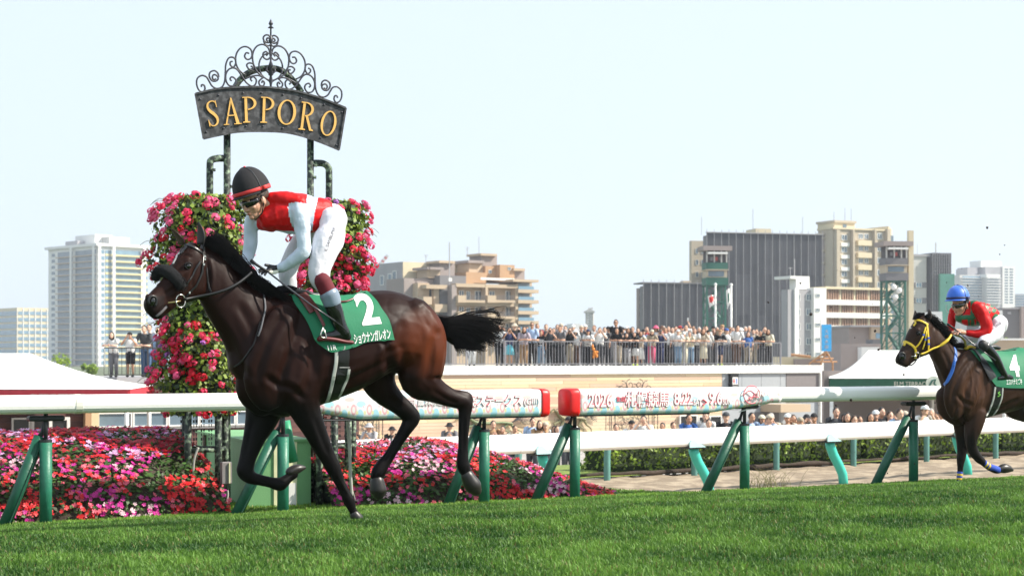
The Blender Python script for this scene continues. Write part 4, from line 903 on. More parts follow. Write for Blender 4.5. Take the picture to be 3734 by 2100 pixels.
D6 = [
 (145, 0, 1.42, dict(lbl='girl in a black top and grey trousers with chin over the rail', shirt='black', legs='lgrey', hair=10, pose='lean')),
 (172, .4, 1.66, dict(lbl='woman with long black hair behind the girl in grey trousers', shirt='charcoal', legs='brown', hair=10, pose='stand')),
 (268, 0, 1.46, dict(lbl='girl in black with a white skirt and neon socks', shirt='black', legs='white', hair=10, skirt=1, pose='lean', shoes='neon')),
 (330, .05, 1.50, dict(lbl='girl with folded arms in a long white dress', shirt='beige', legs='white', hair=11, skirt=2, pose='lean')),
 (228, .7, 1.72, dict(lbl='black-haired person at the back left of the white and black cap', shirt='black', legs='black', hair=0, pose='stand')),
 (382, .35, 1.60, dict(lbl='person in a black cap with white front and a blue shirt', shirt='lblue', legs='navy', hat=('black', 'cap'), pose='stand')),
 (500, 0, 1.58, dict(lbl='woman in a beige cap and long khaki coat over pink trousers', shirt='khaki', legs='pink', hat=('cream', 'cap'), hair=11, pose='lean')),
 (566, .5, 1.78, dict(lbl='woman in a bright pink sun hat at the back', shirt='white', legs='black', hat=('pink', 'hat'), hair=11, pose='stand')),
 (645, .75, 1.78, dict(lbl='person in a brown hat behind the child with a camera', shirt='red', legs='black', hat=('brown', 'hat'), pose='stand')),
 (622, .0, 1.58, dict(lbl='person in a navy shirt and dark cap holding a camera, right of the khaki coat', shirt='navy', legs='navy', hat=('charcoal', 'cap'), pose='phone', device='camera')),
 (705, .12, 1.70, dict(lbl='man in a white shirt with black squares beside the navy shirt', shirt='white', legs='black', hair=1, pose='stand', stripe='black')),
 (806, .5, 1.72, dict(lbl='dark-haired person in white behind the white cap', shirt='white', legs='grey', hair=0, pose='stand')),
 (880, 0, 1.60, dict(lbl='child in a white cap and white shirt leaning, pale jeans', shirt='white', legs='ljeans', hat=('white', 'cap'), pose='lean')),
 (908, .55, 1.78, dict(lbl='man in a red cap behind the white caps', shirt='cream', legs='black', hat=('red', 'cap'), pose='stand')),
 (1002, .45, 1.84, dict(lbl='man raising a phone high over his head', shirt='white', legs='black', hair=0, pose='raise', device='wphone')),
 (970, 0, 1.48, dict(lbl='small child in a white cap and cream clothes, right of the pale jeans', shirt='cream', legs='cream', hat=('white', 'cap'), pose='lean')),
 (1062, .1, 1.52, dict(lbl='black-haired child in a cream shirt bending over the rail', shirt='cream', legs='ljeans', hair=0, pose='lean')),
 (1135, .1, 1.68, dict(lbl='man in a white shirt and dark trousers leaning on crossed arms', shirt='white', legs='charcoal', hair=0, pose='lean')),
 (1240, 0, 1.64, dict(lbl='brown-haired woman in a long cream dress at the rail', shirt='beige', legs='cream', hair=12, skirt=2, pose='lean')),
 (1290, .6, 1.78, dict(lbl='brown-haired person behind the long cream dress', shirt='white', legs='black', hair=2, pose='stand')),
 (1320, .3, 1.60, dict(lbl='person in a black and white cap left of the boy in shorts', shirt='white', legs='grey', hat=('black', 'cap'), pose='stand')),
 (1480, 0, 1.62, dict(lbl='boy in a black T-shirt with white emblem, navy shorts and neon shoes', shirt='black', legs='navy', hat=('tan', 'cap'), shorts=True, pose='lean', shoes='neon', stripe='white')),
 (1522, .6, 1.86, dict(lbl='tall person in a tan cap before the left flagpole', shirt='khaki', legs='black', hat=('tan', 'cap'), pose='stand')),
 (1586, .35, 1.68, dict(lbl='boy in a bright blue cap between the flagpoles', shirt='white', legs='grey', hat=('blue', 'cap'), pose='stand')),
 (1725, .05, 1.82, dict(lbl='balding man in a loose white shirt leaning far over the rail', shirt='white', legs='brown', hair=0, pose='lean')),
 (1912, .5, 1.82, dict(lbl='grey-haired person behind the child in plaid', shirt='lgrey', legs='black', hair=3, pose='stand')),
 (1893, 0, 1.52, dict(lbl='brown-haired child in a navy plaid shirt', shirt='blue', legs='khaki', hair=12, pose='stand')),
 (1972, .35, 1.66, dict(lbl='person in a beige coat and white face mask at the back', shirt='beige', legs='khaki', hair=0, pose='stand')),
 (2090, .1, 1.60, dict(lbl='person in black second from the right end of the deck', shirt='black', legs='charcoal', hair=0, pose='lean')),
 (2182, 0, 1.66, dict(lbl='woman in a cream top and black trousers at the right end of the deck', shirt='cream', legs='black', hair=11, pose='lean'))]
_front = [(c5(x, 0)[0], kw['lbl']) for x, bk, h, kw in D5 if bk < .3]+[(c6(x, 0)[0], kw['lbl']) for x, bk, h, kw in D6 if bk < .3]
for x, bk, h, kw in D5: on_deck(c5, x, bk, h*1.0, **kw)
for x, bk, h, kw in D6: on_deck(c6, x, bk, h*1.0, **kw)
# orange plush toy hanging on the rail, black umbrellas or hats in the back rows are left to the crowd
o = b.O+b.ex*b.X(c5(2010, 0)[0], -.1)+b.ey*(-.12)+V((0, 0, Zd+.45)); mb = MB()
for p_, r_ in (((0, 0, .1), (.09, .07, .11)), ((-.06, 0, .27), (.07, .06, .07)), ((-.1, 0, .4), (.05, .04, .08)), ((.08, 0, -.02), (.06, .05, .09)), ((-.05, 0, -.05), (.05, .05, .1)), ((.1, 0, .14), (.05, .05, .06))): mb.ell(p_, r_, nu=10, nv=6)
t_ = mb.build('plush_toy', cloth(C_['orange']), None, smooth=True); t_.location = o; tag(t_, 'orange plush toy hanging on the deck railing', 'toy')
# left deck
b2 = lt
for (x, y_, h, kw) in ((860, .5, 1.56, dict(lbl='black-haired woman in a white sweater leaning at the left end of the small deck', shirt='white', legs='grey', hair=10, pose='lean')), (985, .5, 1.56, dict(lbl='person in a black cap, white shirt and black shorts holding up a phone', shirt='white', legs='black', hat=('black', 'cap'), shorts=True, pose='phone', device='wphone', hair=0)), (1105, .5, 1.80, dict(lbl='man in a dark grey T-shirt and jeans leaning on the left deck railing', shirt='charcoal', legs='jeans', hair=0, pose='lean')), (1130, 1.1, 1.86, dict(lbl='man in a white shirt right behind the dark grey T-shirt', shirt='white', legs='jeans', hair=1, pose='stand')), (1195, .8, 1.76, dict(lbl='person in pale blue half hidden by the hanging flowers', shirt='lblue', legs='jeans', hair=0, pose='stand')), (1230, .5, 1.6, dict(lbl='person in grey mostly behind the hanging flowers', shirt='grey', legs='jeans', hair=0, pose='stand'))):
    u = cE(x, 0)[0]; y = .5+(y_-.3); xx = b2.X(u, y); person(kw.pop('lbl'), b2.O+b2.ex*xx+b2.ey*y+V((0, 0, Zl)), R(-5), h, **kw)
# spectators on the ground behind the dirt track: (crop, x, head-top y, label, shirt, hair, hat)
GS = [(cF, 1158, 515, 'person in a black bucket hat under the left banner', 'grey', 0, ('black', 'hat'), None), (cF, 695, 545, 'person in a black hat between the hind legs of the leading horse', 'black', 0, ('black', 'hat'), None), (cF, 545, 520, 'person in a grey and white headscarf behind the hose', 'lgrey', None, ('lgrey', 'hat'), None), (cF, 400, 556, 'person in a dark hat left of the headscarf', 'black', 0, ('black', 'hat'), None),
 (cF, 1492, 500, 'man with short black hair right of the broken rail upright', 'tan', 0, None, None), (cF, 1588, 540, 'dark-haired head low over the rail, right of the short-haired man', 'black', 0, None, None), (cF, 1655, 535, 'woman with brown hair beside the low dark head', 'cream', 1, None, None), (cF, 1805, 478, 'balding man in a light blue shirt in the gap of the rail', 'lblue', 0, None, 'stand'), (cF, 1852, 497, 'woman behind the light blue shirt in the rail gap', 'tan', 11, None, None), (cF, 1900, 510, 'person in a beige cap in the gap of the rail', 'white', 0, ('beige', 'cap'), None), (cF, 1975, 540, 'woman low beside the red rail end', 'cream', 10, None, None), (cF, 2085, 468, 'person in a black cap left of the green upright', 'white', 0, ('black', 'cap'), None),
 (cJ, 55, 470, 'person with brown hair behind the leaning brace', 'beige', 11, None, None), (cJ, 568, 455, 'dark-haired head low over the rail under 2026', 'black', 0, None, None), (cJ, 700, 425, 'person in a black cap with white mask under the banner', 'white', 0, ('black', 'cap'), None), (cJ, 818, 385, 'person with both arms raised around the head under the banner', 'white', 0, None, 'phone'), (cJ, 985, 445, 'black-haired head low over the rail, left of the dark window', 'black', 0, None, None), (cJ, 1048, 440, 'brown-haired head next to the dark window', 'beige', 1, None, None), (cJ, 1182, 375, 'man in a blue shirt in front of the dark window', 'blue', 0, None, None), (cJ, 1345, 355, 'man in a white shirt standing before the second window', 'white', 0, None, 'stand'), (cJ, 1362, 415, 'child in front of the white shirted man', 'tan', 0, None, None), (cJ, 1510, 355, 'man in a dark cap and black shirt turned away', 'black', 0, ('charcoal', 'cap'), None),
 (cJ, 1712, 360, 'person in pale blue behind the green upright', 'lblue', 0, None, None), (cJ, 1805, 380, 'person in a cream cap right of the green upright', 'cream', 10, ('cream', 'cap'), None), (cJ, 1858, 375, 'person in a wide beige cap beside the cream cap', 'lblue', 0, ('beige', 'cap'), None), (cJ, 1905, 365, 'older man with hand at the face', 'beige', 3, None, 'phone'), (cJ, 2042, 368, 'person in a white cap, first of the group right of the gap', 'beige', 0, ('white', 'cap'), None), (cJ, 2090, 378, 'woman with brown hair covering the face', 'tan', 11, None, 'phone'), (cJ, 2135, 400, 'person in a khaki cap low at the rail', 'white', 0, ('khaki', 'cap'), None), (cJ, 2200, 375, 'person in a black bucket hat waving', 'cream', 0, ('black', 'hat'), 'phone'), (cJ, 2278, 365, 'man in a black cap left of the white column', 'charcoal', 0, ('black', 'cap'), None), (cJ, 2455, 315, 'man in a dark shirt right of the white column', 'charcoal', 0, None, 'stand'), (cJ, 2512, 370, 'black-haired head beside the man in the dark shirt', 'black', 0, None, None), (cJ, 2548, 360, 'second black-haired head beside the man in the dark shirt', 'charcoal', 10, None, None),
 (cL, 15, 475, 'reddish face low at the rail, left of the dark-haired row', 'brown', 1, None, None), (cL, 68, 480, 'brown-haired head low at the rail', 'tan', 11, None, None), (cL, 208, 450, 'woman with tied hair in black', 'black', 10, None, None), (cL, 270, 420, 'person in a white cap behind the man in dark grey', 'charcoal', 0, ('white', 'cap'), None), (cL, 322, 392, 'man in dark grey with thick black hair', 'charcoal', 0, None, 'stand'), (cL, 405, 430, 'person raising both hands left of the man with glasses', 'beige', 1, None, 'phone'), (cL, 488, 405, 'man with glasses and full hair', 'lblue', 1, None, None), (cL, 545, 428, 'person in a pale cap behind the brace top', 'beige', 0, ('beige', 'cap'), None), (cL, 655, 470, 'face hidden behind the green upright', 'tan', 1, None, None), (cL, 772, 370, 'man in a white visor cap and white shirt', 'white', 0, ('white', 'cap'), 'phone'), (cL, 835, 405, 'grey-haired person with hands at the mouth', 'khaki', 3, None, 'phone'), (cL, 945, 405, 'person in a dark hat left of the second horse chest', 'charcoal', 0, ('charcoal', 'hat'), None)]
for (c_, x, y, lbl, sh_, hr, ht, ps_) in GS:
    D = 46.7; u, v = c_(x, y); D += random.uniform(-.6, .9); p = P(u, v, D); floor = -1.78; hh = p.z-floor
    hh = min(max(hh, 1.15), 1.95); person(lbl, V((p.x, D, p.z-hh)), R(random.uniform(-20, 20)), hh*1.0, shirt=sh_, legs='charcoal', hair=hr, hat=ht, pose=ps_ or 'elbow', railh=hh*.62)

# people standing in the second and third rows, mostly hidden by the front row
r = random.Random(77); used_ = set()
hair_n = {0: 'black-haired', 1: 'dark brown-haired', 2: 'light brown-haired', 3: 'grey-haired'}
xs_ = [(c5, x) for x in (590, 830, 960, 1110, 1250, 1430, 1560, 1680, 1800, 1860, 2010, 2230, 2290, 2520)]+[(c6, x) for x in (60, 200, 300, 440, 590, 670, 750, 850, 940, 1030, 1100, 1190, 1270, 1400, 1440, 1560, 1640, 1680, 1790, 1850, 2020, 2140)]
front = sorted([(c5(x, 0)[0], kw['lbl']) for x, bk, h, kw in []]+[(u_, l_) for u_, l_ in _front])
for i, (c_, x) in enumerate(xs_):
    u = c_(x, 0)[0]; near = min(front, key=lambda t: abs(t[0]-u)); hr = r.choice((0, 0, 0, 1, 2, 3)); sh_ = r.choice(('white', 'black', 'grey', 'black', 'charcoal', 'lblue', 'navy', 'red', 'charcoal', 'khaki', 'brown')); ht = r.choice((None, None, None, (r.choice(('white', 'black', 'navy', 'beige')), r.choice(('cap', 'hat')))))
    nl = ' '.join(near[1].split()[:7]).rstrip(','); side = 'left' if u < near[0] else 'right'
    lb = 'back-row %s spectator %sjust %s of the %s' % (hair_n[hr], ('in a %s %s ' % ht) if ht else '', side, nl)
    lb = ' '.join(lb.split()[:16]); 
    if lb.endswith((' a', ' the', ' in', ' of', ' and', ' with', ' light')): lb = ' '.join(lb.split()[:-1])
    if lb in used_: lb = lb.replace('back-row', 'second back-row', 1)
    used_.add(lb)
    on_deck(c_, x, r.uniform(.75, 1.7), r.uniform(1.66, 1.82), lbl=lb, shirt=sh_, legs='charcoal', hair=hr, hat=ht, pose=r.choice(('stand', 'stand', 'phone', 'stand')))
# ================================================================== TURF RAIL
class Plane:
    def __init__(s, Q, fwd, lat): s.Q = V(Q); s.f = V(fwd).normalized(); s.l = V(lat).normalized(); s.C = V((0, 0, ZC))
    def pt(s, uv, w=0):
        d = V(((uv[0]-CX)/F, 1, (CY-uv[1])/F)); k = ((s.Q-s.C).dot(s.l)+w)/d.dot(s.l); return s.C+d*k
    def ppm(s, uv, w=0): return F/s.pt(uv, w).y
    def loc(s, uv, w=0): p = s.pt(uv, w)-s.Q; return (p.dot(s.f), p.z)
    def at(s, a, z, w=0): return s.Q+s.f*a+s.l*w+V((0, 0, z))
def trp(p): return Plane(tk(0, p), TT, -TN)
RP = trp(0)
M_railw = mat('white_rail_plastic', (.86, .85, .82), .5, .03, 2, col2=(.76, .74, .68), mix=(.6, .9), bump=.05, bscale=30, spec=.3); M_rg = mat('green_pipe_shaded', (.006, .075, .042), .45, .18, 9, bump=.15, bscale=40, col2=(.011, .115, .066), mix=(.3, .8)); M_rg2 = mat('green_pipe_lit', (.012, .125, .072), .45, .18, 9, bump=.15, bscale=40, col2=(.022, .19, .115), mix=(.3, .8)); M_blk = mat('black_steel', (.02, .022, .025), .5, .2)  # same green paint: shaded tone for the braces, lit tone for the uprights
def prof(z0, z1, w0, w1, r, n=4):
    cs = [(w1-r, z1-r, 0), (w0+r, z1-r, 1), (w0+r, z0+r, 2), (w1-r, z0+r, 3)]
    return [(cx_+r*cos(pi/2*(q+i/n)), cz+r*sin(pi/2*(q+i/n))) for cx_, cz, q in cs for i in range(n+1)]
AXT = (TT, TN, V((0, 0, 1)))
def rail_piece(a0, a1, parent, name='rail_section', m=None, z0=.997, z1=1.165, w0=-.115, w1=.09, r=.07):
    rr = [[tk(a, y, z) for y, z in prof(z0, z1, w0, w1, r)] for a in (a0, a0+.004, a1-.004, a1)]
    return MB().rings(rr).build(name, m or M_railw, parent, smooth=False, world=True)
def au(uT, p=0): return trp(p).loc((uT*1.44954, 1500))[0]
def upright(parent, uT, du, seq, zt_=.76):
    a = au(uT); MB().tube([tk(a, 0, -.08), tk(a, 0, zt_)], .056, 18).build('upright', M_rg2, parent, smooth=True, world=True)
    MB().tube([tk(a, 0, zt_-.02), tk(a, 0, zt_+.004)], .0565, 18).build('upright_shadow_cap', M_blk, parent, world=True)  # black ring stands in for the rail's shadow on the post top
    MB().tube([tk(a, 0, zt_), tk(a, 0, 1.0)], .02, 8).build('rod', M_blk, parent, smooth=True, world=True)
    MB().box(tk(a, 0, .955), (.32 if seq else .12, .10, .05), ax=AXT, bev=.015).build('bracket', M_blk, parent, world=True)
    ab = au(uT-du); top = tk(a-.035, .06, zt_+.03); bot = tk(ab, .05, -.08)
    d = (top-bot).normalized(); mb = MB().tube([bot, top], .055, 18); mb.build('brace', M_rg, parent, smooth=True, world=True)
    MB().tube([top-d*.01, top+d*.05, tk(a, 0.02, .95)], [.03, .016, .014], 8).build('brace_rod', M_blk, parent, smooth=True, world=True)
    s = MB(); q = TN*-.058; s.tube([bot+q+TT*.02, top+q+TT*.02-d*.1], .006, 4); s.build('seam', mat('seam_lace', (.01, .07, .04), .8), parent, world=True)
aL = au(-420); aj = au(192); aE = au(1385); aS = au(1423); aB = au(1950); aR = au(3300)
e1 = empty('running_rail', tk(au(115), 0, 0), TH, 'white running rail on green posts left of the finish gap, with a red-capped printed banner', 'rail fence')
rail_piece(aL, aj-.012, e1); rail_piece(aj+.012, au(860), e1); MB().rings([[tk(a, y, z) for y, z in prof(.993, 1.169, -.119, .094, .07)] for a in (aj-.03, aj+.03)]).build('joint', mat('rail_joint', (.7, .69, .6), .5), e1, world=True)
for uT, du, sq in ((115, 110, 1), (712, 124, 0), (1218, 93, 0)): upright(e1, uT, du, sq)
upright(e1, -560, 120, 1)
pz = cV(1380, 200); t_ = trp(.35); MB().tube([t_.pt(cV(1345, 190)), t_.pt(cV(1395, 450)), t_.pt(cV(1450, 700))], .05, 14).build('second_brace', mat('light_green_pipe', (.03, .30, .15), .45), e1, smooth=True, world=True)
e2 = empty('running_rail', tk(au(1446), 0, 0), TH, 'white running rail on green posts right of the finish gap, with the 2026 banner', 'rail fence')
rail_piece(aB-.1, aR*.5+aB*.5, e2); rail_piece(aR*.5+aB*.5+.02, aR, e2)
for uT, du, sq in ((1446, 101, 0), (1873, 101, 1), (2298, 98, 1), (2724, 96, 1)): upright(e2, uT, du, sq)
# banners: printed sleeve with pastel pattern
def banner_mat():
    m = bpy.data.materials.new('banner_print'); m.use_nodes = True; n = m.node_tree; b_ = n.nodes['Principled BSDF']; b_.inputs['Roughness'].default_value = .6
    at = n.nodes.new('ShaderNodeAttribute'); at.attribute_name = 'print_uv'
    sp = n.nodes.new('ShaderNodeSeparateXYZ'); n.links.new(at.outputs['Vector'], sp.inputs[0])
    def math_(op, a, b2=None, cl=False):
        q = n.nodes.new('ShaderNodeMath'); q.operation = op; q.use_clamp = cl
        for i, v in enumerate((a, b2)):
            if v is None: continue
            if isinstance(v, (int, float)): q.inputs[i].default_value = v
            else: n.links.new(v, q.inputs[i])
        return q.outputs[0]
    x, y = sp.outputs[0], sp.outputs[1]
    def blob(fx, ox, y0, wy, th):
        cx_ = math_('SINE', math_('ADD', math_('MULTIPLY', x, fx), ox)); dy = math_('DIVIDE', math_('SUBTRACT', y, y0), wy)
        v = math_('SUBTRACT', cx_, math_('MULTIPLY', dy, dy)); return math_('MULTIPLY', math_('SUBTRACT', v, th), 8, True)
    col = None
    base = n.nodes.new('ShaderNodeRGB'); base.outputs[0].default_value = (.78, .77, .76, 1); cur = base.outputs[0]
    for fx, ox, y0, wy, th, cc in ((38, 0, .04, .07, .1, (.38, .66, .76)), (38, 0, .235, .035, .3, (.55, .72, .78)), (38, 2.6, .10, .07, .35, (.75, .42, .45)), (38, 2.6, .10, .07, .75, (.78, .74, .72)), (19, .6, .155, .05, .55, (.45, .75, .82)), (76, 1, .07, .03, .5, (.70, .68, .40)), (19, 2.9, .2, .03, .5, (.78, .55, .52)), (76, 2, .13, .022, .7, (.78, .50, .55))):
        mx = n.nodes.new('ShaderNodeMix'); mx.data_type = 'RGBA'; n.links.new(blob(fx, ox, y0, wy, th), mx.inputs[0]); n.links.new(cur, mx.inputs[6]); mx.inputs[7].default_value = (*cc, 1); cur = mx.outputs[2]
    n.links.new(cur, b_.inputs['Base Color']); return m
M_ban = banner_mat(); M_redcap = mat('red_end_cap', (.70, .012, .012), .4, .05); M_tr = mat('print_red', (.72, .12, .16), .6, .02); M_tw = mat('print_white', (.80, .79, .78), .6, .02)
def banner(a0, a1, taper, parent):
    """taper: (start a, end a) over which the lower edge climbs up to the thin rail"""
    N = 60; rr = []; ats = []
    for i in range(N+1):
        a = a0+(a1-a0)*i/N; q = sstep(taper[0], taper[1], a) if taper[0] < taper[1] else 1-sstep(taper[1], taper[0], a)
        q = max(0, min(1, (a-taper[0])/(taper[1]-taper[0])))
        z0 = .892+.10*q; ps = prof(z0, 1.172, -.15+.03*q, .11-.015*q, .06); rr.append([tk(a, y, z) for y, z in ps]); ats.append([(a, z-.892+0*y, 0) for y, z in ps])
    mb = MB().rings(rr); me = mb.mesh('banner_sleeve', M_ban, True); at = me.attributes.new('print_uv', 'FLOAT_VECTOR', 'POINT')
    at.data.foreach_set('vector', [c_ for r_ in ats for p in r_ for c_ in p]); o = link('banner_sleeve', me, parent, True)
    MB().rings([[tk(a, y, z) for y, z in prof(.882, .9, -.12, .09, .008)] for a in ((max(a0, taper[1]-.2) if taper[0] > taper[1] else a0), (a1 if taper[0] > taper[1] else taper[0]))]).build('edge_cord', M_blk, parent, world=True); return o
pz0 = RP
fE = lambda u: au(u, -.155)
banner(au(770), fE(1364), (fE(905), fE(775)), e1); banner(fE(1459), aB, (fE(1790), fE(1950)), e2)
def redcap(a0, a1, parent, rnd):
    rr = [];
    for i in range(7):
        q = i/6; a = a0+(a1-a0)*q; s = 1-(.08*(1-q)**4 if rnd < 0 else .08*q**4); zc = 1.03; rr.append([tk(a, y*s, zc+(z-zc)*s) for y, z in prof(.884, 1.180, -.157, .115, .06)])
    MB().rings(rr).build('red_end_cap', M_redcap, parent, smooth=True, world=True)
redcap(fE(1364), fE(1385), e1, 1); redcap(fE(1436), fE(1459), e2, -1)
def btext(txt, u0, u1, v0, v1, parent, off=.05, offw=.012):
    Pq = Plane(tk(0, -.152), TT, -TN); p0 = Pq.pt((u0, v1)); p1 = Pq.pt((u1, v1)); h = Pq.pt((u0, v0)).z-p0.z; wd = (p1-p0).dot(TT)
    p0 = Pq.at((p0-Pq.Q).dot(TT), p0.z)
    place_text('lettering', txt, M_tr, p0, TT, V((0, 0, 1)), h, wd, off=off, ext=.003, parent=parent)
    place_text('lettering', txt, M_tw, p0-TN*.0035+TT*h*.03+V((0, 0, h*.03)), TT, V((0, 0, 1)), h*.94, wd-h*.06, off=offw, ext=.003, parent=parent)
Jx = lambda x: cJ(x, 0)[0]; Jy = lambda y: cJ(0, y)[1]
btext('2026', Jx(338), Jx(545), Jy(190), Jy(320), e2); place_text('lettering', '第2回', M_tr, Plane(tk(0, -.155), TT, -TN).pt(cJ(582, 268)), TT, V((0, 0, 1)), .055, .11, off=.01, ext=.003, parent=e2)
btext('札幌競馬', Jx(655), Jx(1030), Jy(178), Jy(322), e2); btext('8.22', Jx(1070), Jx(1232), Jy(182), Jy(300), e2); btext('SAT', Jx(1235), Jx(1308), Jy(245), Jy(300), e2, .012)
btext('9.6', Jx(1368), Jx(1482), Jy(178), Jy(298), e2); btext('SUN', Jx(1485), Jx(1556), Jy(242), Jy(296), e2, .012); btext('JRA', Jx(1772), Jx(1885), Jy(172), Jy(240), e2, .012)
Pq = Plane(tk(0, -.156), TT, -TN)
MB().tube([Pq.pt(cJ(1320, 248)), Pq.pt(cJ(1352, 272)), Pq.pt(cJ(1320, 298))], .009, 5).build('arrow', M_tr, e2, world=True)
cc = Pq.pt(cJ(1735, 208)); MB().tube([cc+TT*.11*cos(t)+V((0, 0, .10*sin(t))) for t in np.linspace(.3, 5.2, 22)], .006, 6).build('emblem', M_tr, e2, world=True)
MB().tube([cc+TT*x+V((0, 0, z)) for x, z in ((-.09, .02), (-.02, .05), (.04, .01), (.0, -.05), (-.05, -.04), (.02, -.02), (.1, -.03))], .006, 6).build('emblem', M_tr, e2, world=True)
Fy = lambda y: cF(0, y)[1]; Fx = lambda x: cF(x, 0)[0]
btext('第61回 農林水産省賞典', Fx(720), Fx(1290), Fy(335), Fy(392), e1, .015); btext('札幌2歳ステークス', Fx(1100), Fx(1725), Fy(300), Fy(402), e1); btext('(GⅢ)', Fx(1738), Fx(1860), Fy(325), Fy(388), e1, .015)
# hose-grey cover board end below the taper of the right banner
MB().rings([[Plane(tk(0, w_), TT, -TN).pt(cJ(x, y)) for x, y in ((1620, 352), (1900, 268), (1905, 275), (1630, 358))] for w_ in (-.02, .05)]).build('sleeve_flap', M_ban, e2, world=True)

# ================================================================== DIRT TRACK RAILS
M_turq = mat('turquoise_pipe', (.05, .52, .42), .35, .06, 4); M_turqs = mat('pale_cyan_plate', (.45, .70, .72), .5, .05); M_fg = mat('faded_green_pipe', (.10, .25, .22), .5, .12, 6)
AXD = (DT, DN, V((0, 0, 1)))
def drail(lbl, p, z0, z1, posts, far):
    e = empty('track_rail', dk(3, p, DZ), atan2(DT.y, DT.x), lbl, 'rail fence'); a = -9
    while a < 20:
        rr = [[dk(x, p+y, z) for y, z in prof(z0, z1, -.12, .10, .075)] for x in (a+.004, min(a+4, 22)-.004)]; MB().rings(rr).build('rail_section', M_railw, e, world=True, smooth=False); a += 4
    Pp = Plane(dk(0, p), DT, -DN)
    for uv in posts:
        a = Pp.loc(uv)[0]
        if not far:
            MB().tube([dk(a, p+.02, z0-.02), dk(a+.01, p+.02, z0-.10), dk(a+.10, p+.03, z0-.26), dk(a+.26, p+.04, z0-.46), dk(a+.37, p+.05, z0-.62), dk(a+.41, p+.05, DZ-.1)], [.086]*6, 16).build('post', M_turq, e, smooth=True, world=True)
            MB().rings([[dk(a+x, p+y, z) for x, z in ((-.24, z0-.012), (-.24, z0+.07), (-.2, z0+.115), (-.13, z0+.12), (-.06, z0+.06), (.12, z0-.005), (.12, z0-.012))] for y in (-.15, -.125)]).build('bracket', M_turqs, e, world=True)
            MB().box(dk(a-.06, p-.03, z0-.02), (.38, .2, .03), ax=AXD).build('bracket_base', M_blk, e, world=True)
        else: MB().tube(catmull([dk(a+.10, p+.02, z0-.0), dk(a+.06, p, z0-.08), dk(a, p-.02, z0-.25), dk(a, p-.02, DZ-.1)], 4), .062, 14).build('post', M_fg, e, smooth=True, world=True)
    return e
drail('near white rail of the dirt track on curved turquoise posts', 0, .035, .25, [cF(570, 700), cF(1890, 690), cJ(1245, 610), cJ(2410, 580), cL(1130, 680), (3900, 1560)], 0)
drail('far white rail of the dirt track on faded green posts', 3.25, -.03, .15, [cF(1230, 900), cF(1690, 900), cJ(495, 900), cJ(1240, 880), cJ(1940, 850), cL(28, 1000), cL(800, 980), cL(1530, 950), (3900, 1680)], 1)

# ================================================================== FLOWER BEDS
M_leaf = leafmat('impatiens_leaf', (.05, .12, .02), .45, 12); M_leaf2 = leafmat('impatiens_leaf_red', (.05, .07, .02), .4, 12)
M_pet = [leafmat('petal_red', (.70, .012, .018), .2, 9), leafmat('petal_magenta', (.62, .02, .30), .2, 9), leafmat('petal_lilac', (.70, .42, .66), .15, 9), leafmat('petal_coral', (.76, .12, .18), .2, 9), leafmat('petal_crimson', (.42, .01, .03), .2, 9), leafmat('petal_pale_pink', (.76, .50, .56), .1, 9)]
M_eye = mat('petal_white_eye', (.75, .68, .66), .6)
def blossom_geo(sz, seed, cup=.3):
    r = random.Random(seed); vs, fs = [], []
    vs.append((0, 0, 0)); n = 5
    for i in range(n):
        t = 2*pi*i/n+r.uniform(-.1, .1); k = sz*r.uniform(.85, 1.1); h = cup*sz*r.uniform(.2, 1)
        b0 = len(vs); vs += [(k*.55*cos(t-.55), k*.55*sin(t-.55), h*.5), (k*cos(t-.35), k*sin(t-.35), h), (k*cos(t+.35), k*sin(t+.35), h*.9), (k*.55*cos(t+.55), k*.55*sin(t+.55), h*.5)]
        fs += [(0, b0, b0+1, b0+2), (0, b0+2, b0+3, 0)[:3]]
    return np.array(vs), fs
class Stuff:
    def __init__(s): s.v = []; s.f = []; s.m = []; s.n = 0
    def add(s, vs, fs, mi): s.v.append(vs); s.f += [tuple(i+s.n for i in f) for f in fs]; s.m += [mi]*len(fs); s.n += len(vs)
    def build(s, name, mats, parent, kind=None, world=True):
        me = bpy.data.meshes.new(name); me.from_pydata(np.concatenate(s.v).tolist(), [], s.f)
        for m_ in mats: me.materials.append(m_)
        me.polygons.foreach_set('material_index', s.m); me.update(); return tag(link(name, me, parent, world), kind=kind)
def basis(nrm, spin): 
    z = V(nrm).normalized(); x = z.orthogonal().normalized(); y = z.cross(x); c_, s_ = cos(spin), sin(spin); return Matrix((x*c_+y*s_, -x*s_+y*c_, z)).transposed()
from mathutils import noise as mnoise
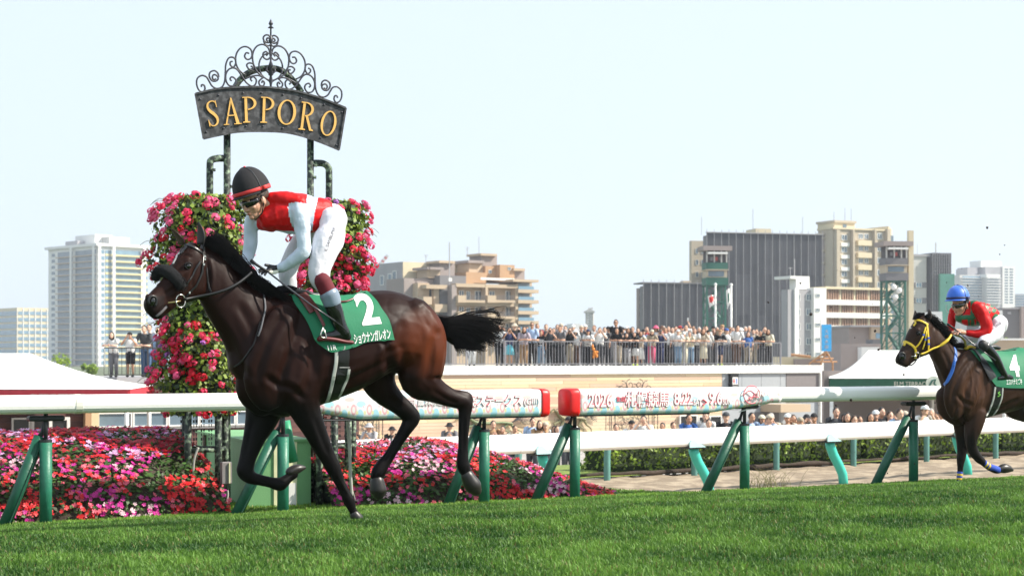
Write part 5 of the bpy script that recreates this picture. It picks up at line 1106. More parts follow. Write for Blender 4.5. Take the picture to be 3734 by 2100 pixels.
def bed(lbl, a0, a1, hf, pf, dens, seed, group=None, pbk=3.1):
    r = random.Random(seed); e = empty('flower_bed', tk((a0+a1)/2, 1.6, 0), TH, lbl, 'flower bed')
    def surf(a, q):          # q 0 front .. 1 back
        th = q*pi*.62; H = hf(a); wd = (pbk-pf(a)); p = pf(a)+wd*(1-cos(min(th, pi/2)))*.55+(max(0, th-pi/2))*wd*.35; z = -.03+H*sin(min(th, pi/2))
        z += .05*H*mnoise.noise(V((a*1.7, q*4, seed))); return tk(a, p, z)
    def nrm(a, q): return (surf(a+.02, q)-surf(a-.02, q)).cross(surf(a, min(1, q+.02))-surf(a, max(0, q-.02))).normalized()
    NA, NQ = 60, 16; vs = [surf(a0+(a1-a0)*i/NA, j/NQ)-V((0, 0, .05)) for i in range(NA+1) for j in range(NQ+1)]
    MB().add(vs, [(i*(NQ+1)+j, (i+1)*(NQ+1)+j, (i+1)*(NQ+1)+j+1, i*(NQ+1)+j+1) for i in range(NA) for j in range(NQ)]).build('mound', M_soil, e, world=True, smooth=True)
    nl = int((a1-a0)*3000); rr = np.random.default_rng(seed)
    L4 = []
    for _ in range(nl):
        a = r.uniform(a0, a1); q = r.random()**.8; c0 = surf(a, q); nn = nrm(a, q); 
        if nn.z < 0: nn = -nn
        c0 = c0+nn*r.uniform(-.06, .03); d = (nn*r.uniform(.0, .6)+V((r.gauss(0, 1), r.gauss(0, 1), r.gauss(-.2, .5)))).normalized()*r.uniform(.035, .065); s_ = d.cross(nn+V((.1*r.random(), 0, .2))).normalized()*d.length*.33
        L4 += [c0-d*.2, c0+d*.4+s_, c0+d, c0+d*.4-s_]
    link('foliage', quads_mesh('foliage', np.array([tuple(x) for x in L4]), [M_leaf, M_leaf2], (rr.random(nl) < .3).astype(int)), e, True)
    items = []; nb = int((a1-a0)*dens)
    for _ in range(nb):
        a = r.uniform(a0, a1); q = r.random()**.85
        cl = mnoise.noise(V((a*1.5+q*2.5, q*6, seed*3.1))); cov = mnoise.noise(V((a*2.2, q*5, seed+9)))
        if r.random() > (.72 if q > .4 else .42)+cov*1.0: continue
        k = cl+r.gauss(0, .14)
        if q > .4: mi = 4 if k < -.16 else 0 if k < .06 else 1 if k < .16 else 2 if k < .36 else 3
        else: mi = 0 if k < -.10 else 3 if k < .08 else 1 if k < .38 else 5
        nn = nrm(a, q); nn = nn if nn.z > -.2 else -nn; c0 = surf(a, q)+nn*r.uniform(.0, .05)
        n2 = (nn+V((r.gauss(0, .35), r.gauss(0, .35)-.15, .35+r.gauss(0, .3)))).normalized(); items.append((c0, n2, mi, r.uniform(.020, .031), q))
    items.sort(key=lambda t: -t[3]/(t[0].y)); st = Stuff(); cache = {}
    for i, (c0, n2, mi, sz, q) in enumerate(items):
        B = basis(n2, r.random()*6)
        if i < 290:
            key = (mi, i % 3)
            if key not in cache:
                vs_, fs_ = blossom_geo(1, i % 3); me = bpy.data.meshes.new('blossom'); me.from_pydata(vs_.tolist(), [], fs_); me.materials.append(M_pet[mi]); cache[key] = me
            o = bpy.data.objects.new('blossom', cache[key]); COL.objects.link(o); o.parent = e; o.matrix_parent_inverse = (Matrix.Translation(e.location) @ Euler((0, 0, TH)).to_matrix().to_4x4()).inverted()
            o.matrix_basis = Matrix.Translation(c0) @ B.to_4x4() @ Matrix.Scale(sz, 4)
        else:
            vs_, fs_ = blossom_geo(sz, i % 7); M3 = np.array(B); st.add(vs_ @ M3.T+np.array(c0), fs_, mi)
    st.build('blossom_mass', M_pet, e, kind='stuff'); return e
aLb = au(470, 1.2)
bed('large mound of red, magenta and lilac impatiens at the left, behind the white rail', au(-200, 1.2), aLb+.25, lambda a: .76*(1-.5*sstep(aLb+.05, aLb+.3, a)), lambda a: .42+.25*sstep(aLb-1.0, aLb+.3, a), 2100, 3)
a_r0, a_r1 = au(770, 1.3), au(1512, .8)
bed('lower mound of impatiens under the horse legs, tapering to a point on the right', a_r0, a_r1, lambda a: .54*(1-sstep(a_r1-1.9, a_r1+.1, a))**.6*(.88+.14*sstep(a_r0, a_r0+1.5, a))+.03, lambda a: .45+.15*(1-sstep(a_r0, a_r0+1, a)), 1800, 5, pbk=2.6)

# ================================================================== WINNING POST SIGN, HANGING FLOWERS
M_pat = mat('mottled_patina', (.012, .02, .016), .6, .3, 22, bump=.6, bscale=25, col2=(.22, .30, .20), mix=(.50, .66))
M_bd = mat('dark_sign_metal', (.020, .020, .023), .5, .3, 16, bump=.15, bscale=30, col2=(.13, .13, .14), mix=(.44, .80)); M_gold = mat('gold_lettering', (.70, .40, .10), .45, .06, 5); M_scr = mat('wrought_iron', (.045, .045, .06), .4, .2, 20)
SPp = 1.15; SP = trp(SPp)
sg = empty('winning_post_sign', SP.pt((cC(657, 0)[0], 1860)), TH, 'tall arched iron sign with gold letters SAPPORO and scrollwork crown', 'sign')
def sx(x, y, w=0): return SP.pt(cC(x, y), w)
top = catmull([(105, 608), (270, 572), (460, 559), (657, 562), (850, 590), (1040, 645), (1211, 712)], 6); bot = catmull([(165, 940), (290, 912), (420, 890), (600, 885), (790, 897), (975, 948), (1160, 1022)], 6)
rr = []
for (x, y), (x2, y2) in zip(top, bot): rr.append([sx(x, y, .035), sx(x, y, -.035), sx(x2, y2, -.035), sx(x2, y2, .035)])
MB().rings(rr).build('sign_board', M_bd, sg, world=True)
for cur, up in ((top, 1), (bot, -1)):
    MB().rings([[sx(x, y+dy, w_) for dy, w_ in ((-7*up, .055), (7*up, .055), (7*up, -.055), (-7*up, -.055))] for x, y in cur]).build('edge_moulding', M_bd, sg, world=True)
for (x, y), (x2, y2) in ((top[0], bot[0]), (top[-1], bot[-1])):
    MB().rings([[sx(x+dx, y, w_) for dx, w_ in ((-7, .053), (7, .053), (7, -.053), (-7, -.053))], [sx(x2+dx, y2, w_) for dx, w_ in ((-7, .053), (7, .053), (7, -.053), (-7, -.053))]]).build('edge_moulding', M_bd, sg, world=True)
for x, y in ((275, 620), (455, 604), (590, 603), (747, 617), (880, 640), (1050, 690), (1180, 745), (140, 650), (185, 890), (312, 863), (475, 848), (600, 848), (745, 862), (895, 888), (1022, 932), (1140, 985)): MB().ell(sx(x, y, .036), (.012, .012, .012), nu=8, nv=5).build('rivet', M_scr, sg, smooth=True, world=True)
def letter(ch, x0, y0, x1, y1, rot):
    cx_, cy_ = (x0+x1)/2, (y0+y1)/2; hh = (y1-y0); ww = (x1-x0); cr, sr = cos(R(rot)), sin(R(rot)); det = cr*cr-sr*sr*0
    H_ = hh*.97; W_ = (ww-abs(sr)*hh)*1.02/max(.6, cr)
    def m(x, y, w): X_ = (x-.5)*W_; Y_ = -(y-.5)*H_; return sx(cx_+X_*cr-Y_*sr, cy_+X_*sr+Y_*cr, w)
    mb = MB(); k = [0]
    def ext(poly): 
        k[0] += 1; t = .050+.0015*k[0]; n = len(poly); lo = [m(x, y, .034) for x, y in poly]; hi = [m(x, y, t) for x, y in poly]; mb.add(lo+hi, [tuple(range(n)), tuple(range(2*n-1, n-1, -1))]+[(i, n+i, n+(i+1) % n, (i+1) % n) for i in range(n)])
    def band(A, B):
        k[0] += 1; t = .050+.0015*k[0]; rs = [[m(a[0], a[1], .034), m(a[0], a[1], t), m(b_[0], b_[1], t), m(b_[0], b_[1], .034)] for a, b_ in zip(A, B)]; mb.rings(rs)
    el = lambda cx2, cy2, rx, ry, t0, t1, n=28: [(cx2+rx*cos(t), cy2+ry*sin(t)) for t in np.linspace(t0, t1, n)]
    if ch == 'O': band(el(.5, .5, .5, .5, 0, 2*pi), el(.5, .5, .35, .455, 0, 2*pi))
    if ch in 'PR':
        ext([(.16, .02), (.34, .02), (.34, .98), (.16, .98)]); ext([(.02, 0), (.50, 0), (.50, .035), (.36, .05), (.14, .05), (.02, .035)]); ext([(.02, 1), (.36, 1), (.36, .95), (.02, .965)])
        band(el(.36, .745, .60, .255, -pi/2, pi/2), el(.36, .745, .42, .215, -pi/2, pi/2))
        if ch == 'R': ext([(.42, .50), (.60, .50), (.93, .07), (1.08, .03), (1.08, 0), (.80, 0)])
    if ch == 'A':
        ext([(.47, 1.0), (.53, .93), (.20, .03), (.12, .03)]); ext([(.46, 1.02), (.54, 1.02), (.92, .03), (.73, .03)]); ext([(.27, .33), (.70, .33), (.71, .37), (.28, .37)]); ext([(0, 0), (.32, 0), (.32, .03), (.0, .03)]); ext([(.60, 0), (1.04, 0), (1.04, .03), (.60, .03)])
    if ch == 'S':
        sp = catmull([(.88, .80, .03), (.80, .93, .035), (.52, .975, .035), (.22, .90, .07), (.15, .75, .10), (.32, .60, .115), (.62, .46, .12), (.82, .30, .11), (.78, .12, .08), (.50, .025, .04), (.22, .07, .035), (.08, .22, .03)], 4); A, B = [], []
        for i, (x, y, w_) in enumerate(sp):
            d = V((sp[min(i+1, len(sp)-1)][0]-sp[max(0, i-1)][0], sp[min(i+1, len(sp)-1)][1]-sp[max(0, i-1)][1])).normalized(); A.append((x-d.y*w_*.95, y+d.x*w_*.55)); B.append((x+d.y*w_*.95, y-d.x*w_*.55))
        band(A, B); ext([(.84, .98), (.90, .98), (.94, .72), (.88, .72)]); ext([(.04, .28), (.10, .28), (.14, .02), (.06, .02)])
    mb.build('letter', M_gold, sg, world=True)
for q in (('S', 176, 655, 290, 852, -9), ('A', 302, 640, 440, 838, -4), ('P', 448, 628, 562, 823, -2), ('P', 580, 630, 690, 826, 2), ('O', 704, 650, 850, 840, 4), ('R', 860, 668, 985, 880, 7), ('O', 1010, 730, 1156, 922, 11)): letter(*q)
# crown of scrolls: traced on the left, mirrored about the finial in the plane of the sign
c0 = SP.loc(cC(659, 500))[0]
paths = [
 [(150, 560), (152, 545), (170, 548), (176, 575), (158, 596), (130, 580), (115, 540), (120, 498), (150, 476), (185, 485), (205, 515), (228, 552), (262, 571), (300, 560), (320, 520), (325, 460), (328, 400), (345, 354), (370, 341), (395, 352), (402, 385), (385, 414), (363, 400), (362, 378), (378, 372)],
 [(258, 500), (240, 506), (230, 488), (240, 470), (262, 476), (273, 497), (258, 516), (228, 514), (208, 482), (214, 452), (245, 440), (270, 458), (277, 488)],
 [(372, 515), (360, 502), (372, 486), (396, 498), (405, 525), (385, 552), (350, 546), (330, 510), (330, 465), (352, 430), (388, 420), (420, 440), (452, 490), (482, 530), (520, 554), (546, 540), (552, 507), (532, 485), (510, 500), (522, 518)],
 [(470, 470), (428, 438), (403, 385), (405, 322), (435, 276), (475, 264), (510, 282), (522, 320), (512, 350), (486, 358), (467, 336), (478, 310), (500, 314)],
 [(655, 330), (642, 276), (602, 248), (556, 262), (528, 310), (527, 370), (545, 430), (580, 470), (620, 496), (652, 520)],
 [(656, 300), (655, 340), (632, 358), (606, 342), (603, 314), (624, 300), (638, 316), (626, 330)],
 [(512, 408), (528, 415), (520, 436), (498, 428), (482, 400), (500, 384), (530, 392), (546, 425), (560, 450)],
 [(592, 530), (600, 515), (612, 530), (602, 553), (578, 545), (572, 520), (590, 500), (600, 490), (570, 476), (525, 480), (470, 500)],
 [(640, 226), (628, 214), (636, 200), (652, 210), (650, 232), (630, 234), (608, 218), (605, 195), (622, 179), (645, 182), (656, 205)], [(656, 250), (640, 258), (618, 246), (606, 222)]]
for pth in paths:
    L_ = [SP.loc(cC(x, y)) for x, y in catmull(pth, 4)]
    for s in (1, -1):
        # the crown follows the arch: same height at the same distance from the finial
        MB().tube([SP.at(a if s > 0 else 2*c0-a, z) for a, z in L_], .0095, 6).build('scroll', M_scr, sg, smooth=True, world=True)
MB().tube([SP.at(c0+.13*cos(t), SP.loc(cC(663, 412))[1]+.14*sin(t)) for t in np.linspace(0, 2*pi, 24)], .009, 6).build('scroll_ring', M_scr, sg, smooth=True, world=True)
zf = lambda y: SP.loc(cC(659, y))[1]
MB().tube([SP.at(c0, zf(y)) for y in (575, 545, 515, 480, 470, 420, 410, 370, 240, 225, 205, 190, 130, 128, 112, 100, 95, 62)], [.012, .012, .022, .012, .028, .014, .03, .010, .010, .022, .022, .010, .008, .034, .010, .022, .024, .002], 8).build('finial', M_scr, sg, smooth=True, world=True)
for s in (-1, 1): MB().tube([SP.at(c0, zf(470)), SP.at(c0+s*.05, zf(440)), SP.at(c0+s*.035, zf(415))], [.012, .012, .006], 6).build('finial_leaf', M_scr, sg, smooth=True, world=True)
def pipe(nm, pts, r, w=-.09, m=M_pat): return MB().tube(catmull([tuple(sx(x, y, w)) for x, y in pts], 5), r, 12).build(nm, m, sg, smooth=True, world=True)
pipe('hoop', [(398, 560), (440, 500), (520, 445), (640, 422), (740, 440), (830, 520), (885, 600)], .033)
gz = lambda p: tk(0, p, 0).z
def postpx(x, ybot=None): 
    t_ = SP.pt(cC(x, 905), -.07); return [V((t_.x, t_.y, -.1)), V((t_.x, t_.y, t_.z))]
for x in (338, 950): MB().tube([postpx(x)[0]]+[postpx(x)[1]], .036, 14).build('pole', M_pat, sg, smooth=True, world=True)
for pts in ([(340, 1085), (270, 1083), (222, 1098), (212, 1150), (212, 1450)], [(958, 1118), (1040, 1120), (1080, 1150), (1086, 1200), (1086, 1460)]): pipe('side_loop', pts, .036)
for x, y in ((240, 1168), (375, 1290), (985, 1135), (980, 1222), (1098, 1232)): MB().box(sx(x, y, -.04), (.035, .02, .03), ax=AXT).build('lug', M_pat, sg, world=True)
# two flower columns on pipe stands
M_gl = leafmat('geranium_leaf', (.21, .30, .04), .4, 10); M_gl2 = leafmat('geranium_leaf_dark', (.03, .06, .015), .4, 10)
M_ger = [leafmat('geranium_rose', (.78, .035, .12), .15, 20, tr=.35), leafmat('geranium_red', (.68, .012, .035), .15, 20, tr=.35), leafmat('geranium_pink', (.80, .12, .28), .15, 20, tr=.35), leafmat('geranium_lilac', (.45, .15, .55), .15, 20)]
def ger_head(seed):
    r = random.Random(seed); vs, fs = [], []
    for i in range(26):
        d = V((r.gauss(0, 1), r.gauss(0, 1), r.gauss(0.15, 1))).normalized(); B = basis(d, r.random()*6); c0_ = d*r.uniform(.75, 1); n = 4; s_ = r.uniform(.30, .45); b0 = len(vs)
        for k in range(5): t = 2*pi*k/5; vs.append(tuple(c0_+B@V((s_*cos(t), s_*sin(t), .08*(k % 2)))))
        fs.append((b0, b0+1, b0+2, b0+3, b0+4))
    return vs, fs
gm = {}
def planter(lbl, uc, seed, shape, pc=1.15):
    r = random.Random(seed); Pl = trp(pc); a_c = au(uc, pc); base = tk(a_c, pc, 0); e = empty('flower_column', base, TH, lbl, 'flower column', 'hanging flower columns beside the winning post')
    zs = [q[0] for q in shape]; Rf = lambda z: float(np.interp(z, zs, [q[1] for q in shape])); Of = lambda z: float(np.interp(z, zs, [q[2] for q in shape]))
    z0, z1 = zs[0], zs[-1]
    def surf(z, t, k=1): rr_ = Rf(z)*k*(1+.13*sin(3*t+z*5+seed)+.10*sin(z*11+t*2)+.07*sin(7*t-z*13)); return base+TT*(Of(z)+rr_*cos(t))+TN*(rr_*.85*sin(t))+V((0, 0, z))
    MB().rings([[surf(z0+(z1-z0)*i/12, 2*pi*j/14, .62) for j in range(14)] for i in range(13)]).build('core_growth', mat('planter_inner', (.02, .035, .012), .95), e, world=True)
    L4 = []; nl = 9000
    for _ in range(nl):
        z = r.uniform(z0, z1); t = r.uniform(0, 2*pi); c0_ = surf(z, t, r.uniform(.62, 1.04)); out = (c0_-(base+TT*Of(z)+V((0, 0, z-.1)))).normalized()
        d = (out*.5+V((r.gauss(0, 1), r.gauss(0, 1), r.gauss(0, .8)))).normalized()*r.uniform(.022, .045); s_ = d.cross(out+V((0, 0, .3*r.random()))).normalized()*d.length*.75
        L4 += [c0_-d*.6, c0_+s_, c0_+d*.8, c0_-s_]
    link('foliage', quads_mesh('foliage', np.array([tuple(x) for x in L4]), [M_gl, M_gl2], (np.random.default_rng(seed).random(nl) < .35).astype(int)), e, True)
    heads = []
    tries = 0
    while len(heads) < 285 and tries < 9000:
        tries += 1; z = r.uniform(z0, z1); t = r.uniform(0, 2*pi)
        if sin(t) > .35 and r.random() < .75: continue
        if mnoise.noise(V((z*2.2, t*1.3, seed))) < -.12+.35*(r.random()-.5): continue
        p = surf(z, t, r.uniform(1.0, 1.16)); sz = r.uniform(.030, .054)
        if any((p-h_[0]).length < (sz+h_[1])*.62 for h_ in heads): continue
        q = (z-z0)/(z1-z0); x = r.random(); left = cos(t) < -.55 or cos(t) > .55
        mi = 3 if x < .045 else (2 if x < .22+.35*q else 0 if x < .62+.30*q else 1)
        heads.append((p, sz*(.55 if mi == 3 else 1), mi, t, z))
    for i, (p, sz, mi, t, z) in enumerate(heads):
        key = (mi, i % 4)
        if key not in gm: vs, fs = ger_head(i % 4); me = bpy.data.meshes.new('flower_head'); me.from_pydata(vs, [], fs); me.materials.append(M_ger[mi]); gm[key] = me
        o = bpy.data.objects.new('flower_head', gm[key]); COL.objects.link(o); o.parent = e; o.matrix_parent_inverse = (Matrix.Translation(e.location) @ Euler((0, 0, TH)).to_matrix().to_4x4()).inverted()
        o.matrix_basis = Matrix.Translation(p) @ basis((p-(base+V((0, 0, z-.3)))), r.random()*6).to_4x4() @ Matrix.Diagonal((sz*1.1, sz*1.1, sz*.75, 1))
    st = MB()
    for (p, sz, mi, t, z) in heads[::2]: st.tube([surf(z-.05, t, .8), p-(p-base)*0], .003, 3)
    for i in range(26):
        z = r.uniform(z0+.3, z1); t = r.choice((pi, 0))+r.uniform(-.7, .7); a_ = surf(z, t, .9); d = (a_-(base+V((0, 0, z)))); d.z = 0; d.normalize(); st.tube(catmull([tuple(a_), tuple(a_+d*.12+V((0, 0, .03))), tuple(a_+d*.2+V((0, 0, -.02)))], 3), .003, 3)
    st.build('flower_stems', mat('stem_green', (.10, .14, .04), .7), e, kind='stuff', world=True)
    # stand
    for dx, dy in ((-.17, -.2), (.13, -.24), (.28, -.02), (-.05, .25)):
        q = base+TT*dx+TN*dy; MB().tube([q+V((0, 0, -.1)), q+V((0, 0, z0+.35))], .036, 12).build('stand_pipe', M_pat, e, smooth=True, world=True)
    for zz_ in (.58,):
        cs = [base+TT*dx+TN*dy+V((0, 0, zz_)) for dx, dy in ((-.17, -.2), (.13, -.24), (.28, -.02), (-.05, .25))]
        for i in range(4): MB().tube([cs[i], cs[(i+1) % 4]], .024, 8).build('stand_ring', M_pat, e, smooth=True, world=True)
    for k in range(10):
        x = base+TT*(-.17+.04*k)+TN*(.02*(-1)**k); mb = MB()
        for j in range(9): cz = V((0, 0, .62+.045*j)); mb.tube([x+cz, x+cz+V((0, 0, .03))], .008 if j % 2 else .004, 4)
        mb.build('chain', M_blk, e, world=True, kind='stuff')
    return e
sh = [(.93, .36, .0), (1.3, .40, 0), (1.75, .38, -.0), (2.1, .40, .0), (2.4, .45, .02), (2.75, .47, .05), (3.0, .45, .08), (3.14, .30, .1)]
planter('left tall column of red and pink geraniums, behind the leading horse head', 498, 11, sh)
planter('right column of red and pink geraniums, behind the white-sleeved jockey', 824, 23, [(z, r_*(.80 if z > 2 else .7), o_) for z, r_, o_ in sh])
# cabinet and boxes at the foot
b = Bld('utility_cabinet', 'green metal cabinet with cream trim behind the folded foreleg', 'cabinet', cV(870, 0)[0], 17.4, 22, zb=-.08)
M_cab = mat('cabinet_green', (.16, .36, .15), .6, .06, 6, bump=.3, bscale=120); M_cabd = M_cab; M_ctrim = mat('cream_trim', (.66, .66, .40), .6)
L = b.X(cV(1668, 0)[0]); Wd = abs(b.Y(cV(240, 0)[0])); H = b.Z(cV(0, 450)[1], L/2)
b.raw('body', M_cab, 0, L, 0, Wd, 0, H); b.raw('lid', M_cab, -.02, L+.02, -.02, Wd+.02, H, H+.025)
for q in ((1200, 1245), (1375, 1490)): b.raw('trim', M_ctrim, b.X(cV(q[0], 0)[0]), b.X(cV(q[1], 0)[0]), -.014, -.001, 0, H-.004)
b.raw('white_plate', M_white, b.X(cV(1385, 0)[0]), b.X(cV(1475, 0)[0]), -.024, -.0145, .02, b.Z(cV(0, 970)[1], L/2)); b.raw('corner_trim', mat('rusty_strip', (.12, .08, .05), .8), -.03, -.001, Wd*.8, Wd*.83, 0, H-.01)
t2 = trp(.8)
def px2(x, y, w=0): return t2.pt(cV(x, y), w)
e = empty('junction_box', px2(600, 970), TH, 'small grey junction box on the pipe stand', 'junction box'); c1, c2 = px2(600, 840), None
MB().box(c1, (.10, .07, .22), ax=AXT, bev=.008).build('case', mat('grey_case', (.22, .20, .20), .5), e, world=True); MB().box(c1+TT*.02-TN*.045, (.012, .02, .2), ax=AXT).build('edge', M_ctrim, e, world=True)
M_hose = mat('grey_hose', (.38, .37, .33), .5)
for nm, pts, r_, l_, cat_ in (('conduit', [(255, 520), (205, 660), (190, 850), (205, 1080), (270, 1300)], .011, 'left grey conduit curving down beside the cabinet', 'conduit'), ('conduit', [(620, 1060), (622, 1130), (600, 1230), (555, 1330)], .012, 'short grey conduit under the junction box', 'conduit'), ('hose', [(2120, 130), (2145, 400), (2165, 800), (2185, 1130)], .016, 'grey hose hanging from the banner beside the right pipes', 'hose'), ('cable', [(2135, 160), (2172, 500), (2150, 850), (2230, 1190)], .005, 'thin pale cable beside the hanging hose', 'cable')):
    P3 = t2 if nm == 'conduit' else trp(.25); tag(MB().tube(catmull([tuple(P3.pt(cV(x, y))) for x, y in pts], 6), r_, 8).build(nm, M_hose, None, smooth=True), l_, cat_)
for k, (x, w_) in enumerate(((1775, .05), (1968, .05))):
    q = trp(.9).pt(cV(x, 1200)); MB().tube([V((q.x, q.y, -.1)), V((q.x, q.y, 1.02))], .036, 12).build('ground_pipe', M_pat, None, smooth=True, world=False, label=('front mottled pipe by the right bed, left of the leading leg' if k == 0 else 'tall mottled pipe behind the leading foreleg'), cat='pipe')
e = empty('lamp_drum', trp(1.1).pt(cV(1872, 1080)), 0, 'dark green round drum light between the mottled pipes', 'drum'); q = e.location.copy()
MB().tube([q-TN*.12, q-TN*.1, q+TN*.1, q+TN*.12], [.08, .11, .11, .08], 18).build('shell', mat('drum_green', (.03, .06, .04), .5), e, smooth=True, world=True); MB().box(q-V((0, 0, .14)), (.05, .05, .22)).build('foot', M_blk, e, world=True)
# ================================================================== HORSES AND RIDERS
def remesh(mb, name, voxel, smooth_n=2, mats=None):
    me = mb.mesh(name+'_raw', mats or [M_blk]); o = bpy.data.objects.new(name, me); COL.objects.link(o)
    m = o.modifiers.new('r', 'REMESH'); m.mode = 'VOXEL'; m.voxel_size = voxel; m.use_smooth_shade = True
    if smooth_n: s = o.modifiers.new('s', 'SMOOTH'); s.iterations = smooth_n; s.factor = .5
    dg = bpy.context.evaluated_depsgraph_get(); dg.update(); out = bpy.data.meshes.new_from_object(o.evaluated_get(dg)); bpy.data.objects.remove(o); bpy.data.meshes.remove(me)
    out.name = name; out.materials.clear(); return out
def coords(me): a = np.empty(len(me.vertices)*3); me.vertices.foreach_get('co', a); return a.reshape(-1, 3)
class Fig:
    """a figure drawn on its own upright plane (heading fwd, lat towards the viewer's side)"""
    def __init__(s, uv, D, fwd, lat): q = P(uv[0], uv[1], D); s.pl = Plane((q.x, q.y, 0), fwd, lat)
    rk = 1
    def pt(s, uv, w=0): return s.pl.pt(uv, w)
    def r(s, px_, c_, uv, w=0): return px_/c_(1, 0)[0] if 0 else px_*(c_(1, 0)[0]-c_(0, 0)[0])/s.pl.ppm(uv, w)
    def chain(s, mb, c_, pts, w, rl=.85, n=14, k=4, lat=None):
        """pts: (x, y, radius) in crop pixels or (x, y, radius, w)"""
        pp = [(q[0], q[1], q[2], q[3] if len(q) > 3 else w) for q in pts]; pp = catmull(pp, k) if len(pp) > 2 and k > 1 else pp
        C = []; Rr = []
        for x, y, r_, w_ in pp: uv = c_(x, y); C.append(s.pt(uv, w_)); Rr.append(max(.003, s.r(r_, c_, uv, w_)*s.rk))
        rings = []
        L_ = lat or s.pl.l
        for i, c in enumerate(C):
            t = (C[min(i+1, len(C)-1)]-C[max(0, i-1)]).normalized(); b_ = (L_-t*L_.dot(t)).normalized(); a = t.cross(b_)
            rings.append([c+a*(Rr[i]*cos(2*pi*j/n))+b_*(Rr[i]*rl*sin(2*pi*j/n)) for j in range(n)])
        # rounded ends
        t0 = (C[0]-C[1]).normalized(); t1 = (C[-1]-C[-2]).normalized()
        def cap(ring, c, t, r_): return [[c+(p-c)*f+t*r_*g for p in ring] for f, g in ((.8, .45), (.45, .75))]
        rings = cap(rings[0], C[0], t0, Rr[0])[::-1]+rings+cap(rings[-1], C[-1], t1, Rr[-1]); mb.rings(rings); return C
    def sect(s, mb, c_, st, lat=None, n=28, k=3, egg=.12, ex=.92):
        """st: (x_top, y_top, x_bot, y_bot, half width in metres)"""
        st = catmull(st, k); rings = []; L_ = lat or s.pl.l
        for xt, yt, xb, yb, hw in st:
            a = s.pt(c_(xt, yt)); b_ = s.pt(c_(xb, yb)); c = (a+b_)/2; v = (a-b_)/2
            rings.append([c+v*(abs(cos(t))**ex*(1 if cos(t) > 0 else -1))+L_*(hw*(abs(sin(t))**ex*(1 if sin(t) > 0 else -1))*(1-egg*cos(t))) for t in np.linspace(0, 2*pi, n, endpoint=False)])
        e0 = sum(rings[0], V())/n; e1 = sum(rings[-1], V())/n
        rings = [[e0+(p-e0)*.45 for p in rings[0]]]+rings+[[e1+(p-e1)*.45 for p in rings[-1]]]; mb.rings(rings)
class Surf:
    """finds the point of a built surface seen from the stand at a pixel of the photograph, to lay cloth and straps on it"""
    def __init__(s, me): s.t = BVHTree.FromPolygons([v.co.copy() for v in me.vertices], [tuple(p.vertices) for p in me.polygons]); s.C = V((0, 0, ZC))
    def hit(s, uv, fb=None):
        d = V(((uv[0]-CX)/F, 1, (CY-uv[1])/F)).normalized(); r = s.t.ray_cast(s.C, d)
        if r[0] is not None: return r[0], r[1]
        if fb is None: return None, None
        r = s.t.find_nearest(fb); return r[0], r[1]
def strap(sf, fig, c_, pts, wd, off, name, m, parent, w=0, th=.004, k=5, **kw):
    """flat band lying on a surface through photo points"""
    pp = catmull(pts, k); P_, N_ = [], []
    for x, y in pp:
        uv = c_(x, y); h, nn = sf.hit(uv, fig.pt(uv, w)); P_.append(h+nn*off); N_.append(nn)
    rings = []
    for i, p in enumerate(P_):
        t = (P_[min(i+1, len(P_)-1)]-P_[max(0, i-1)]).normalized(); n_ = sum((N_[j] for j in range(max(0, i-1), min(len(N_), i+2))), V()).normalized(); b_ = t.cross(n_).normalized()
        rings.append([p+b_*wd/2-n_*th, p+b_*wd/2+n_*th*.6, p+b_*wd*.3+n_*th, p-b_*wd*.3+n_*th, p-b_*wd/2+n_*th*.6, p-b_*wd/2-n_*th])
    return MB().rings(rings).build(name, m, parent, smooth=False, world=True, **kw)
def coons(top, right, bottom, left, n, m_):
    def smp(c, k): 
        c = catmull(c, 8) if len(c) > 2 else c; L_ = [0]; 
        for a, b_ in zip(c, c[1:]): L_.append(L_[-1]+hypot(b_[0]-a[0], b_[1]-a[1]))
        return [(float(np.interp(L_[-1]*i/k, L_, [q[0] for q in c])), float(np.interp(L_[-1]*i/k, L_, [q[1] for q in c]))) for i in range(k+1)]
    T, B, L_, R_ = smp(top, n), smp(bottom, n), smp(left, m_), smp(right, m_); g = []
    for j in range(m_+1):
        v = j/m_; row = []
        for i in range(n+1):
            u = i/n; row.append(tuple((1-v)*T[i][k]+v*B[i][k]+(1-u)*L_[j][k]+u*R_[j][k]-((1-u)*(1-v)*T[0][k]+u*(1-v)*T[-1][k]+(1-u)*v*B[0][k]+u*v*B[-1][k]) for k in (0, 1)))
        g.append(row)
    return g
def cloth_on(sf, fig, c_, g, off, th, name, m, parent, mirror=True):
    rows = len(g); cols = len(g[0]); Pn = []
    for j in range(rows):
        for i in range(cols):
            uv = c_(*g[j][i]); h, nn = sf.hit(uv, fig.pt(uv, .1)); 
            Pn.append(h+nn*off)
    # smooth a little so that the cloth bridges hollows
    for _ in range(2):
        Q = list(Pn)
        for j in range(1, rows-1):
            for i in range(1, cols-1): k = j*cols+i; Q[k] = Pn[k]*.5+(Pn[k-1]+Pn[k+1]+Pn[k-cols]+Pn[k+cols])*.125
        Pn = Q
    mb = MB(); mb.add(Pn, [(j*cols+i, (j+1)*cols+i, (j+1)*cols+i+1, j*cols+i+1) for j in range(rows-1) for i in range(cols-1)])
    if mirror:
        L_ = fig.pl.l; Mi = [p-L_*(2*((p-fig.pl.Q).dot(L_))) for p in Pn]; mb.add(Mi, [(j*cols+i+1, (j+1)*cols+i+1, (j+1)*cols+i, j*cols+i) for j in range(rows-1) for i in range(cols-1)])
        N0 = rows*cols; mb.f += [(i, i+1, N0+i+1, N0+i) for i in range(cols-1)]; mb.m += [0]*(cols-1)
    me = mb.mesh(name, [m], True); o = link(name, me, parent, True)
    return o, Surf(me)
